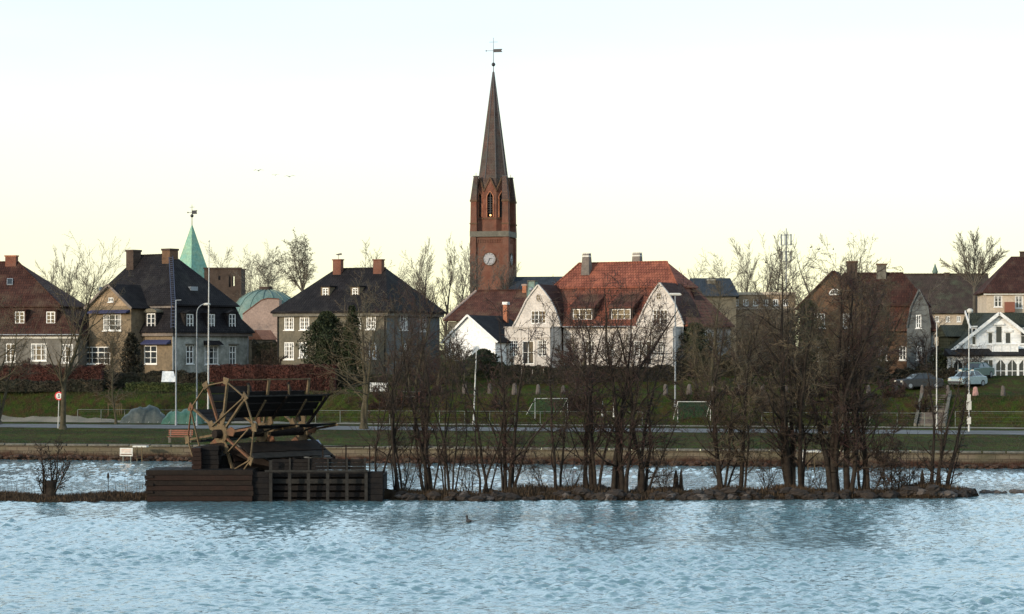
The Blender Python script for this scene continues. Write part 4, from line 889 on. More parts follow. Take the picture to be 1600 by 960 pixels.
# ---- buildings further back
Yb = House('apartment_building', 'pale yellow building under steep dark red roof behind the white timber house', 'building', 1541, 262, 6, 5.5)
W = Yb.U(1660, 0); ze = Yb.F(1560, 458, 0)[2]; r = Yb.F(1580, 401, 5)
facade(Yb, 'F', 0, None, 'wall_yellow', [(1553, 462, 1566, 480, 2, 2), (1586, 462, 1598, 482, 2, 2)], raw=[(0, -1), (W, -1), (W, ze), (0, ze)])
b = MB(); b.box(0, .02, -1, .1, 10, ze); b.build('wall', M['wall_yellow'], Yb.root); b = MB(); b.box(W-.1, .02, -1, W, 10, ze); b.build('wall', M['wall_yellow'], Yb.root)
b = MB(); hip(b, -.5, W+.5, -.6, 10.5, ze+.12, r[0], W-3, 5, r[2]); b.build('roof', M['tile_brown'], Yb.root)
b = MB(); b.box(-.3, -.3, ze-.22, W+.3, -.003, ze-.04); b.build('cornice', M['white'], Yb.root)
chimney(Yb, 1594, 1602, 393, 404, 4.8, 'brick_dark', .8, 'brick_dark', cap=.1)
q0 = Yb.F(1571, 488, -1.1); q1 = Yb.F(1586, 472, -1.1); b = MB(); b.box(q0[0], -1.1, q0[2], q1[0], -.01, q1[2]); b.build('balcony', M['redwood'], Yb.root)
Lb = House('long_building', 'long dark mossy roofed building on the skyline behind the brown house', 'building', 1385, 292, 4, 5.5)
W = Lb.U(1552, 0); ze = Lb.F(1450, 490, 0)[2]; rz = Lb.F(1450, 429, 7)[2]; wn_ = [(1393+17*i, 494, 1399+17*i, 503, 2, 1) for i in range(9)]
facade(Lb, 'F', 0, None, 'wall_yellow', wn_, raw=[(0, -1), (W, -1), (W, ze), (0, ze)])
b = MB(); b.prism([(-.3, -.5, ze), (-.3, 7, rz), (-.3, 14.5, ze)], (W+.6, 0, 0)); b.build('roof', M['roof_far'], Lb.root); ridge_tiles(Lb, (-.3, 7, rz), (W+.3, 7, rz), 'roof_far', .16)
for (a, c_, y0) in ((1476, 1484, 426), (1508, 1514, 425), (1400, 1405, 427)): chimney(Lb, a, c_, y0, 431, 6.6, 'brick_dark', .8, 'brick_dark', cap=.06)
D = 520; x_ = X(1461, D); z0 = ZZ(436, D); z1 = ZZ(412, D); fl = empty('distant_spirelet', (x_, D, 5), 0, 'tiny distant needle spire poking above the long dark roof', 'spire')
b = MB(); b.lathe([(.55, 0), (.55, z0-3.6), (.75, z0-3.5), (.05, z1-5)], 8); b.build('spire_body', M['copper_dull'], fl); b = MB(); b.box(-.9, -.9, 0, .9, .9, z0-5-1); b.build('tower_stem', M['brick_dark'], fl)
Pb = House('flat_building', 'flat roofed brick building with pale parapet glimpsed through the twigs below the mast', 'building', 1137, 300, 5, 5.5)
W = Pb.U(1243, 0); ze = Pb.F(1190, 458, 0)[2]
facade(Pb, 'F', 0, None, 'brick_tan', [(1146+15.5*i, 468, 1154+15.5*i, 478, 2, 1) for i in range(6)], raw=[(0, -1), (W, -1), (W, ze), (0, ze)])
b = MB(); b.box(0, .02, -1, .1, 10, ze-.1); b.box(W-.1, .02, -1, W, 10, ze-.1); b.box(.1, .02, ze-.4, W-.1, 10, ze-.1); b.build('wall', M['brick_tan'], Pb.root)
b = MB(); b.box(-.15, -.15, ze-.25, W+.15, .2, ze+.1); q = Pb.F(1190, 482, 0)[2]; b.box(-.05, -.1, q-.15, W+.05, -.003, q+.1); b.build('parapet', M['wall_yellow'], Pb.root)
Sb = House('slate_building', 'blue grey slate roof with a square pale chimney right of the white house', 'building', 1074, 292, 5, 5.5)
W = Sb.U(1150, 0); ze = Sb.F(1100, 462, 0)[2]; r0 = Sb.F(1078, 435, 5); r1 = Sb.F(1141, 435, 5)
b = MB(); hip(b, -.4, W+.4, -.4, 10.4, ze, r0[0], r1[0], 5, r0[2]); b.build('roof', M['slate_blue'], Sb.root); b = MB(); b.box(0, 0, -1, W, 10, ze-.15); b.build('wall', M['wall_olive'], Sb.root)
chimney(Sb, 1105, 1119, 437, 448, 3.2, 'concrete', .8, 'offwhite', cap=.08)
# copper dome and pink gabled hall
D = 300; dm = empty('domed_hall', (X(410, D), D, 6), 0, 'rounded green copper roof with a flat cap above a pink plastered hall', 'building')
zc = lambda py: ZZ(py, D)-6
b = MB(); rr = 4.6
prof = [(4.8, zc(510)), (4.75, zc(492)), (4.3, zc(478)), (3.5, zc(466)), (2.3, zc(457)), (1.0, zc(452.5))]; b.lathe(prof, 16, (0, 4.0)); b.build('dome', M['copper_dull'], dm)
b = MB()
for k in range(16):
    t = 2*math.pi*k/16
    for i in range(5): b.beam((prof[i][0]*math.cos(t), 4+prof[i][0]*math.sin(t), prof[i][1]+.05), (prof[i+1][0]*math.cos(t), 4+prof[i+1][0]*math.sin(t), prof[i+1][1]+.05), .09, .09)
b.build('dome_seam', M['copper_dull'], dm)
b = MB(); b.lathe([(.9, zc(453)), (.9, zc(447))], 12, (0, 4)); b.build('dome_cap', M['brick_dark'], dm)
cu = lambda px: X(px, D-2.5)-X(410, D); cz = lambda py: ZZ(py, D-2.5)-6
pg = [(cu(379), cz(540)), (cu(436), cz(540)), (cu(436), cz(468)), (cu(418), cz(467)), (cu(408), cz(470)), (cu(379), cz(492))]
b = MB(); b.prism([(a, -2.5, z) for a, z in pg], (0, 5, 0)); b.build('gable_wall', M['wall_pink'], dm)
b = MB()
for i in (2, 3, 4): b.beam((pg[i][0], -2.2, pg[i][1]+.05), (pg[i+1][0], -2.2, pg[i+1][1]+.05), .7, .14)
b.build('coping', M['brick_red'], dm)
# sunlit little roof in the gap between the houses
D = 246; sr = empty('garden_shed', (X(405, D), D, 6), -.5, 'little shed with a sunlit orange roof in the gap between two houses', 'shed')
b = MB(); z0 = ZZ(531, D)-6; z1 = ZZ(516, D)-6; b.prism([(-1.0, -1.0, z0), (1.1, -1.0, z0), (.1, -.9, z1)], (0, 3, 0)); b.build('roof', M['brick_orange'], sr); b = MB(); b.box(-.9, -.9, -1, .9, 1.9, z0-.003); b.build('wall', M['wall_tan'], sr)
# dark brick tower with openings
D = 318; bt = empty('brick_tower', (X(348, D), D, 5.5), 0, 'square dark brick tower top with tall slit openings beside the green spire', 'tower')
w2 = (X(377, D)-X(319, D))/2; zt = ZZ(420.5, D)-5.5; zc = lambda py: ZZ(py, D)-5.5; xc = lambda px: X(px, D)-X(348, D)
holes = [(xc(341), zc(438), xc(344.5), zc(431)), (xc(357.5), zc(449), xc(360.5), zc(430)), (xc(362.5), zc(447), xc(366.5), zc(429.5))]
for vv_ in (0, 2*w2-.3):
    b = MB(); wall_panel(b, [(-w2, -1), (w2, -1), (w2, zt), (-w2, zt)], holes, PF(vv_), .3); b.build('wall', M['brick_dark'], bt)
b = MB(); b.box(-w2, .01, -1, -w2+.3, 2*w2-.31, zt-.003); b.build('wall', M['brick_dark'], bt); b = MB(); b.box(w2-.3, .01, -1, w2, 2*w2-.31, zt-.003); b.build('wall', M['brick_dark'], bt)
b = MB(); b.box(-w2-.12, -.12, zt, w2+.12, .2, zt+.2); b.box(-w2-.12, 2*w2-.2, zt, w2+.12, 2*w2+.12, zt+.2); b.build('parapet', M['brick_dark'], bt)
# green copper spire
def vane(parent, z0, z1, zb_, rb, zf, L, crossz, m='iron', dirx=1):
    b = MB(); b.tube((0, 0, z0), (0, 0, z1), .07, .03, 6); b.build('rod', M[m], parent)
    b = MB(); b.ball((0, 0, zb_), rb, 12, 8); b.build('ball', M[m], parent)
    b = MB(); b.prism([(0, 0, zf-.28), (dirx*L, 0, zf-.28), (dirx*L*.86, 0, zf), (dirx*L, 0, zf+.28), (0, 0, zf+.28)], (0, .05, 0)); b.beam((-L*.8, 0, zf), (0, 0, zf), .05, .06); b.ball((-L*.8, 0, zf), .12, 6, 4); b.build('vane', M[m], parent)
    b = MB(); b.beam((-L*.45, 0, crossz), (L*.45, 0, crossz), .05, .05); b.build('cross_arm', M[m], parent)
D = 340; gs = empty('church_spire', (X(300, D), D, 5.5), R(-20), 'pale green copper pyramid spire with weather vane behind the black roof', 'spire')
zz1 = ZZ(352, D)-5.5; zz0 = ZZ(450, D)-5.5; b = MB(); e = 2.35; loft(b, [rect(-e, e, -e, e, zz0), rect(-.06, .06, -.06, .06, zz1)]); b.build('spire_roof', M['copper'], gs)
b = MB(); b.box(-2.2, -2.2, -1, 2.2, 2.2, zz0-.003); b.build('tower_wall', M['brick_red'], gs)
b = MB()
for sx_, sy_ in ((-1, -1), (1, -1), (1, 1), (-1, 1)): b.beam((sx_*e, sy_*e, zz0), (0, 0, zz1), .1, .1)
b.build('hip_roll', M['copper'], gs)
vane(gs, zz1-.3, ZZ(320, D)-5.5, ZZ(337.5, D)-5.5, .26, ZZ(332, D)-5.5, 1.15, ZZ(324, D)-5.5)
gs.rotation_euler.z = R(-40)
# ---------------- brick church ----------------
D = 385; ZB = 5.5; ch = empty('church', (X(771, D), D, ZB), R(-12), 'tall red brick church tower with clock, belfry gables and needle spire', 'church')
zc = lambda py: ZZ(py, D)-ZB
w = 3.05
b = MB(); wall_panel(b, [(-w, -1), (w, -1), (w, zc(366)), (-w, zc(366))], [], PF(-w)); b.poly([(w, -w, -1), (w, w, -1), (w, w, zc(366)), (w, -w, zc(366))]); b.poly([(-w, w, -1), (-w, -w, -1), (-w, -w, zc(366)), (-w, w, zc(366))]); b.poly([(w, w, -1), (-w, w, -1), (-w, w, zc(366)), (w, w, zc(366))])
b.build('tower_wall', M['brick_red'], ch)
for sx_, sy_ in ((-1, -1), (1, -1), (1, 1), (-1, 1)):
    b = MB(); x0 = sx_*(w-.75); x1 = sx_*(w+.32); y0 = sy_*(w-.75); y1 = sy_*(w+.32); b.box(x0, y0, -1, x1, y1, zc(372)); b.build('corner_buttress', M['brick_red'], ch)
    t = MB(); cx_, cy_ = sx_*(w-.28), sy_*(w-.28)
    loft(t, [rect(cx_-.62, cx_+.62, cy_-.62, cy_+.62, zc(363.6)), rect(cx_-.55, cx_+.55, cy_-.55, cy_+.55, zc(350)), rect(cx_-.50, cx_+.50, cy_-.50, cy_+.50, zc(317))]); tt = t.build('corner_turret', M['brick_red'], ch)
    t = MB(); t.box(cx_-.62, cy_-.62, zc(317), cx_+.62, cy_+.62, zc(314)); t.build('turret_band', M['brick_brown'], tt); t = MB(); t.box(cx_-.66, cy_-.66, zc(352), cx_+.66, cy_+.66, zc(350)); t.build('turret_band', M['brick_brown'], tt)
    t = MB(); sx2, sy2 = cx_*.90, cy_*.90; loft(t, [rect(cx_-.55, cx_+.55, cy_-.55, cy_+.55, zc(314)), rect(sx2-.36, sx2+.36, sy2-.36, sy2+.36, zc(278))]); t.build('turret_hood', M['spire'], tt)
    t = MB(); t.box(sx2-.42, sy2-.42, zc(278), sx2+.42, sy2+.42, zc(276.5)); t.tube((sx2, sy2, zc(276.5)), (sx2, sy2, zc(272)), .04, n=4); t.build('finial', M['iron'], tt)
b = MB(); b.box(-w-.35, -w-.35, zc(371.5), w+.35, w+.35, zc(363)); b.build('cornice', M['concrete'], ch)
b = MB()
for i in range(11):
    x_ = -2.2+.42*i; b.box(x_, -w-.10, zc(381), x_+.2, -w-.002, zc(376)); b.box(w+.002, x_, zc(381), w+.10, x_+.2, zc(376))
b.box(-2.3, -w-.12, zc(376), 2.3, -w-.002, zc(373.5)); b.build('corbel_frieze', M['brick_red'], ch)
# clock on the two faces in view
def clock(P, ci):
    zc0 = zc(406); r = 1.06
    f = MB(); f.mesh([P(r*math.cos(t*math.pi/16), -.12, zc0+r*math.sin(t*math.pi/16)) for t in range(32)], [tuple(range(32))]); o = f.build('clock_face', plain('clock_white', (.27, .27, .29), .7) if ci == 0 else bpy.data.materials['clock_white'], ch)
    k = MB()
    for i in range(12):
        a = math.pi*i/6; k.beam(P(r*.74*math.cos(a), -.15, zc0+r*.74*math.sin(a)), P(r*.94*math.cos(a), -.15, zc0+r*.94*math.sin(a)), .13, .03)
    k.build('hour_marks', M['iron'], o); k = MB()
    for i in range(32): k.beam(P(r*1.04*math.cos(i*math.pi/16), -.13, zc0+r*1.04*math.sin(i*math.pi/16)), P(r*1.04*math.cos((i+1)*math.pi/16), -.13, zc0+r*1.04*math.sin((i+1)*math.pi/16)), .12, .10)
    k.build('clock_ring', M['brick_brown'], o); k = MB()
    k.beam(P(-.1, -.17, zc0), P(.55, -.17, zc0+.12), .12, .03); k.beam(P(.08, -.19, zc0+.15), P(-.35, -.19, zc0-.80), .09, .03); k.build('clock_hands', M['iron'], o)
clock(PF(-w), 0); clock(lambda a, d, z: (w-d, a, z), 1)
b = MB(); b.box(-.35, -w-.05, zc(352)-3.4-6.5, .35, -w-.003, zc(352)-3.4-4.9)
# octagonal belfry
ap = 2.62; face_w = ap*2*math.tan(math.pi/8); hw = face_w/2
zb0, zb1 = zc(363), zc(300); zpk = zc(281)
louv = []
for k in range(8):
    a = k*math.pi/4; ca, sa = math.cos(a), math.sin(a)
    def P(t, d, z, ca=ca, sa=sa): r = ap-d; return (r*sa+t*ca, -r*ca+t*sa, z)
    ow = .46; z0, z1 = zc(341), zc(308); zap = zc(302)
    b = MB(); wall_panel(b, [(-hw, zb0), (hw, zb0), (hw, z1), (-hw, z1)], [(-ow, z0, ow, z1)], P, .45)
    # spandrels round the pointed arch, running up into the gable
    b.poly([P(-hw, 0, z1), P(-ow, 0, z1), P(-ow*.55, 0, z1+(zap-z1)*.62), P(0, 0, zap), P(0, 0, zpk), P(-hw, 0, zb1)])
    b.poly([P(ow, 0, z1), P(hw, 0, z1), P(hw, 0, zb1), P(0, 0, zpk), P(0, 0, zap), P(ow*.55, 0, z1+(zap-z1)*.62)])
    o = b.build('belfry_face', M['brick_red'], ch)
    b = MB()
    for s_ in (-1, 1): b.beam(P(s_*hw*1.05, -.05, zb1-.1), P(0, -.05, zpk+.15), .22, .2)
    b.beam(P(-hw, -.05, zc(343)), P(hw, -.05, zc(343)), .16, .2); b.build('gable_moulding', M['brick_brown'], o)
    b = MB()
    for s_ in (-1, 1):
        b.beam(P(s_*(ow+.12), -.05, z0), P(s_*(ow+.12), -.05, z1), .14, .14); b.beam(P(s_*(ow+.12), -.05, z1), P(0, -.05, zap+.22), .14, .14)
    b.build('arch_moulding', M['brick_orange'], o)
    b = MB(); b.poly([P(-ow-.1, .45, z0), P(ow+.1, .45, z0), P(ow+.1, .45, zap), P(-ow-.1, .45, zap)]); b.build('shade_sheet', M['dark'], o)  # dark sheet behind the louvres stands in for the shade inside
    b = MB()
    for j in range(7):
        zz = z0+(z1-z0)*(j+2.2)/9; b.beam(P(-ow, .25, zz), P(ow, .25, zz), .3, .06)
    b.beam(P(0, .15, z0), P(0, .15, zap), .12, .1); b.build('louvre', M['iron'], o)
    b = MB(); b.poly([P(-hw, .02, zb1), P(0, .02, zpk), P(0, .9, zpk)]); b.poly([P(0, .02, zpk), P(hw, .02, zb1), P(0, .9, zpk)]); b.build('gable_roof', M['spire'], o)
b = MB(); b.ball((.05, -ap+.05, zc(338)), .16, 8, 6); b.build('lamp', M['lamp_lit'], ch)
R8 = 2.42/math.cos(math.pi/8); b = MB(); b.lathe([(R8, zc(300)), (R8*.955, zc(280)), (.10, zc(112))], 8, (0, 0), math.pi/8, smooth=False); b.build('spire_roof', M['spire'], ch)
b = MB()
for k in range(8): a = math.pi/8+k*math.pi/4; b.beam((R8*.96*math.cos(a), R8*.96*math.sin(a), zc(280)), (.1*math.cos(a), .1*math.sin(a), zc(113)), .14, .14)
b.build('hip_roll', M['iron'], ch)
vane(ch, zc(114), zc(59), zc(101), .34, zc(79.5), 1.6, zc(66))
b = MB(); x0 = 3.4; b.prism([(x0-.01, -7, zc(470)), (x0-.01, 0, zc(433)), (x0-.01, 7, zc(470))], (20, 0, 0)); b.build('nave_roof', M['slate_blue'], ch)
b = MB(); b.box(x0, -6, -1, x0+19, 6, zc(470)-.02); b.build('nave_wall', M['brick_red'], ch)

# ---------------- telecom mast ----------------
D = 330; ms = empty('antenna_mast', (X(1228.4, D), D, 6), 0, 'thin grey telecom mast with two rings of antenna panels above the rooftops', 'mast'); zc = lambda py: ZZ(py, D)-6
b = MB(); b.tube((0, 0, 0), (0, 0, zc(357)), .16, .08, 6)
for s_ in (-1, 1): b.tube((s_*.25, 0, zc(382)), (s_*.25, 0, zc(361)), .04, n=4)
b.build('pole', M['steel'], ms)
for (y0, y1) in ((383, 367.5), (408.5, 394)):
    b = MB(); rg_ = .82
    for zz in (zc(y0), zc(y1)):
        for k in range(12): a = k*math.pi/6; b.beam((rg_*math.cos(a), rg_*math.sin(a), zz), (rg_*math.cos(a+math.pi/6), rg_*math.sin(a+math.pi/6), zz), .05, .05)
        b.beam((-rg_, 0, zz), (rg_, 0, zz), .05, .05); b.beam((0, -rg_, zz), (0, rg_, zz), .05, .05)
    o = b.build('antenna_ring', M['steel'], ms)
    for k in range(6):
        a = k*math.pi/3+.3; p_ = MB(); p_.box(rg_*math.cos(a)-.06, rg_*math.sin(a)-.05, zc(y0)-.05, rg_*math.cos(a)+.06, rg_*math.sin(a)+.05, zc(y1)+.15); p_.build('antenna_panel', M['steel'], o)

# ---------------- lamps, poles, signs ----------------
def pole(name, px, D, ytop, label, cat, group=None, r0=.09, r1=.05, m='polewhite', lean=0.0, head=None, zb=None):
    x = X(px, D); z0 = G(x, D) if zb is None else zb; h_ = ZZ(ytop, D)-z0; r = empty(name, (x, D, z0), 0, label, cat, group)
    b = MB(); b.tube((0, 0, -.2), (lean*h_, 0, h_), r0, r1, 8); b.build('pole', M[m], r)
    b = MB(); b.tube((0, 0, -.05), (lean*.3, 0, .45), r0*1.5, r0*1.4, 8); b.build('base', M[m], r)
    if head == 'curve':
        k = MB(); pts = [(0, 0, h_)]+[(.75*(1-math.cos(t)), 0, h_+.75*math.sin(t)*1.1) for t in [math.pi/2*i/6 for i in range(1, 7)]]
        k.path(pts, [.045]*7, 6); k.build('arm', M[m], r); e = pts[-1]
        k = MB(); k.lathe([(.08, -.10), (.17, -.12), (.15, .03), (.05, .09)], 10, (0, 0)); o = k.build('lamp_head', M['offwhite'], r); o.location = (e[0]+.12, 0, e[2]); o.scale = (1.9, 1, 1)
    elif head == 'top':
        k = MB(); k.lathe([(.10, -.05), (.24, .05), (.26, .22), (.12, .34)], 10, (lean*h_, 0)); o = k.build('lamp_head', M['offwhite'], r); o.location = (.08, 0, h_)
    elif head == 'flat':
        k = MB(); loft(k, [rect(-.55, .5, -.16, .16, h_), rect(-.60, .55, -.2, .2, h_+.10), rect(-.5, .4, -.12, .12, h_+.22)]); k.build('lamp_head', M['offwhite'], r)
    elif head == 'tee':
        k = MB(); k.beam((-.05, 0, h_-.02), (.45, 0, h_), .08, .06); k.build('arm', M[m], r)
    elif head == 'knob':
        k = MB(); k.ball((lean*h_, 0, h_+.05), .09, 8, 6); k.build('finial', M[m], r)
    return r
Dp_ = lambda px, o: (lambda x: pathy(x)+o)(X(px, 190))
pole('street_lamp', 275, Dp_(275, 3.5), 469, 'pale straight lamp post with a short stub arm at its top', 'street lamp', r0=.075, r1=.05, m='steel', head='tee')
pole('street_lamp', 307.5, Dp_(307, 2.6), 490, 'street lamp with a curved swan neck in front of the black roofed house', 'street lamp', r0=.07, r1=.04, m='steel', head='curve')
fp = pole('flagpole', 325, 203.5, 378, 'tallest white flagpole crossing the black roof', 'flagpole', r0=.085, r1=.035, head='knob', lean=.006)
pole('flagpole', 739.5, Dp_(740, 11), 545, 'white pole leaning slightly right below the outbuilding', 'pole', r0=.075, r1=.045, lean=.042)
pole('street_lamp', 1055, 200, 462, 'lamp post with a flat white head in front of the right white gable', 'street lamp', r0=.08, r1=.05, m='steel', head='flat')
pole('flagpole', 1463.5, Dp_(1463, 9), 505, 'plain white pole rising beside the grey gable of the brown house', 'pole', r0=.06, r1=.04)
lp = pole('street_lamp', 1514, Dp_(1514, 2.6), 489, 'white lamp post with round head and a junction box before the timber house', 'street lamp', r0=.06, r1=.038, head='top')
b = MB(); b.box(-.17, -.15, 1.75, .17, .15, 2.5); b.box(-.12, -.12, 2.5, .12, .12, 3.0); b.build('junction_box', M['offwhite'], lp); b = MB(); b.box(-.14, -.12, .6, .14, .12, 1.2); b.build('lower_box', M['offwhite'], lp)
gp_ = pole('sign_post', 1548.5, 212, 572, 'thin green post with a short arm by the veranda stairs', 'post', r0=.06, r1=.05, m='net', head=None)
D = 188.5; sg = empty('road_sign', (X(90.5, D), D, G(X(90.5, D), D)), 0, 'round red rimmed prohibition sign on a slim pole beside a tree trunk', 'sign'); h_ = ZZ(619, D)-sg.location.z
b = MB(); b.tube((0, 0, -.2), (.11, 0, h_+.4), .045, .035, 6); b.build('pole', M['polewhite'], sg)
b = MB(); disc = lambda r, y: [(.1+r*math.cos(t*math.pi/12), y, h_+r*math.sin(t*math.pi/12)) for t in range(24)]
b.prism(disc(.36, -.05), (0, -.03, 0)); o = b.build('sign_disc', M['red'], sg); b = MB(); b.prism(disc(.25, -.083), (0, -.006, 0)); b.build('sign_face', M['white'], o)
b = MB(); b.box(.04, -.10, h_+.02, .14, -.092, h_+.17); b.box(.0, -.10, h_-.14, .20, -.092, h_-.06); b.beam((.16, -.097, h_-.04), (.05, -.097, h_+.06), .04, .008); b.build('pictogram', M['iron'], o)
def info_sign(px, py, D, w_, h_, label, frame_dx, group):
    x = X(px, D); zb = ZZ(py, D); r = empty('quay_sign', (x, D, zb), -.18, label, 'sign', group)
    b = MB(); b.box(-w_/2, -.04, 0, w_/2, 0, h_); b.build('board', M['offwhite'], r)
    b = MB(); b.box(-w_*.38, -.05, h_*.72, w_*.38, -.043, h_*.82); b.box(-w_*.36, -.05, h_*.48, w_*.36, -.043, h_*.56); b.build('print', plain('sign_print', (.50, .30, .22), .8) if 'sign_print' not in bpy.data.materials else bpy.data.materials['sign_print'], r)
    b = MB(); b.box(-w_*.44, -.05, h_*.16, w_*.44, -.043, h_*.27); b.build('stripe', M['brick_brown'], r)
    b = MB(); b.box(-w_*.3, .0, -.5, -w_*.3+.06, .08, h_*.9); b.box(w_*.3, .0, -.5, w_*.3+.06, .08, h_*.9); b.build('bracket', M['galv'], r)
info_sign(197.5, 713, 158.6, .95, .58, 'cream notice board with two lines and a dark stripe on the left quay wall', 20, 'notices on the quay wall')
info_sign(1252, 721, 147.2, .30, .62, 'narrow cream notice on the quay wall between island trunks', 14, 'notices on the quay wall')
def ladder(px0, px1, ytop, ybot, D, label):
    x0, x1 = X(px0, D), X(px1, D); z0, z1 = ZZ(ybot, D), ZZ(ytop, D); r = empty('quay_ladder', ((x0+x1)/2, D, z0), -.18, label, 'ladder', 'ladders down the quay wall'); hw_ = (x1-x0)/2; H = z1-z0
    for s_ in (-1, 1): b = MB(); b.beam((s_*hw_*.5, 0, -.3), (s_*hw_*.5, 0, H), .07, .07); b.build('rail', M['oldwood'], r)
    b = MB(); b.box(-hw_-.15, -.03, H-.05, hw_+.15, .5, H+.05); b.build('top_bar', M['offwhite'], r)
    for i in range(3): b = MB(); b.beam((-hw_*.5, 0, H*(i+.5)/3.4), (hw_*.5, 0, H*(i+.5)/3.4), .05, .05); b.build('rung', M['oldwood'], r)
ladder(210, 226, 698, 719, 159.0, 'short wooden ladder on the quay beside the wide notice board'); ladder(1257, 1278, 706, 727, 147.0, 'short ladder with pale top bar on the right quay between trunks')
# bench
D = 163; bx = X(281, D); bn = empty('park_bench', (bx, D, G(bx, D)), -.12, 'orange red slatted bench on the lawn left of the water wheel', 'bench')
for i, (y0, z0, tl) in enumerate(((-.22, .42, 0), (-.08, .42, 0), (.06, .42, 0))): b = MB(); b.box(-.9, y0, z0, .9, y0+.11, z0+.04); b.build('seat_slat', M['redwood'], bn)
for i in range(3): b = MB(); b.box(-.9, .22+.03*i, .54+.14*i, .9, .25+.03*i, .65+.14*i); b.build('back_slat', M['redwood'], bn)
for s_ in (-.75, .75):
    b = MB(); b.box(s_-.04, -.22, 0, s_+.04, -.14, .42); b.box(s_-.04, .14, 0, s_+.04, .22, .42); b.beam((s_, .2, .4), (s_, .32, .95), .08, .05); b.box(s_-.04, -.2, .36, s_+.04, .2, .415); b.build('leg', M['concrete'], bn)
# football goals
def goal(px0, px1, py0, py1, D, label, depth=1.0, rz=0.0, sk=0.0):
    x0, x1 = X(px0, D), X(px1, D); z0 = G(x0, D); H = ZZ(py0, D)-z0; W_ = x1-x0; r = empty('football_goal', (x0, D, z0), rz, label, 'goal', 'small football goals')
    for x_ in (0, W_): b = MB(); b.tube((x_, 0, -.05), (x_, 0, H), .035, n=6); b.build('post', M['polewhite'], r)
    b = MB(); b.tube((-.04, 0, H), (W_+.04, 0, H), .035, n=6); b.build('crossbar', M['polewhite'], r)
    for x_ in (0, W_): b = MB(); b.tube((x_, 0, H), (x_-sk, depth, .03), .03, n=5); b.tube((x_-sk, depth, .03), (x_, 0, .03), .03, n=5); b.build('stay', M['polewhite'], r)
    b = MB(); b.tube((-sk, depth, .03), (W_-sk, depth, .03), .03, n=5); b.build('ground_bar', M['polewhite'], r)
    b = MB()
    for i in range(1, 24): x_ = W_*i/24; b.beam((x_, 0, H), (x_-sk, depth, .05), .014, .014)
    for j in range(1, 16): t = j/16; b.beam((-sk*t, depth*t, H*(1-t)+.04*t), (W_-sk*t, depth*t, H*(1-t)+.04*t), .014, .014)
    for x_ in (0, W_):
        for j in range(1, 12): t = j/12; b.beam((x_, 0, H*(1-t)), (x_-sk*t, depth*t, H*(1-t)), .014, .014)
    tag(b.build('net', M['net'], r), kind='stuff')
goal(836, 887, 623, 660, Dp_(850, 14.5), 'white football goal with green net between the tree trunks', .9, 0, .95)
goal(1059, 1110, 628, 660, Dp_(1080, 14.5), 'white football goal further right beside the flat headed lamp', .9, 0, .4)
# stakes by goals
for px, lb in ((941, 'short white marker post left of a thick trunk, one of a close pair'), (959, 'short white marker post right one of a close pair')): pole('marker_post', px, Dp_(px, 15), 627, lb, 'post', 'white marker posts', r0=.06, r1=.06)
# fence along the foot of the slope
def fence(px0, px1, label, step=2.1, wires=3, h_=1.15):
    ax = X(px0, 200); bx_ = X(px1, 200); fy = lambda x: crest(x)-7.0
    r = empty('wire_fence', (ax, fy(ax), 1.3), 0, label, 'fence', 'wire fences along the foot of the slope'); n_ = int((bx_-ax)/step); pm = None
    loc = lambda x, z: Vector((x-ax, fy(x)-fy(ax), z))
    for i in range(n_+1):
        x = ax+(bx_-ax)*i/n_
        if pm is None: b = MB(); b.tube((0, 0, -.1), (0, 0, h_), .035, n=5); o = b.build('post', M['galv'], r); pm = o.data
        else: o = link('post', pm, None, r)
        o.location = loc(x, 0)
    b = MB(); b.tube(loc(ax, h_), loc(bx_, h_), .026, n=5); b.build('top_rail', M['galv'], r)
    for k in range(wires): b = MB(); b.tube(loc(ax, h_*(k+.5)/wires), loc(bx_, h_*(k+.5)/wires), .006, n=3); b.build('wire', M['galv'], r)
fence(108, 300, 'low wire fence running past the covered mounds on the left'); fence(492, 1000, 'low wire fence behind the island trees in the middle'); fence(1180, 1421, 'low wire fence left of the stone steps'); fence(1466, 1680, 'low wire fence below the right hand slope, right of the steps', 9.0, 4, 1.3)
# staked young tree frame
D = Dp_(180, 13.5); x = X(169, D); r = empty('tree_guard', (x, D, G(x, D)), 0, 'pale wooden stake frame around a young tree', 'tree guard'); W_ = X(190, D)-x
for px in (0, .58, .72, .86, 1.0): b = MB(); b.beam((px*W_, 0, 0), (px*W_+.02, 0, 1.05), .07, .07); b.build('stake', M['oldwood'], r)
b = MB(); b.box(-.05, -.05, 1.02, W_+.05, .05, 1.10); b.build('crossbar', M['oldwood'], r)
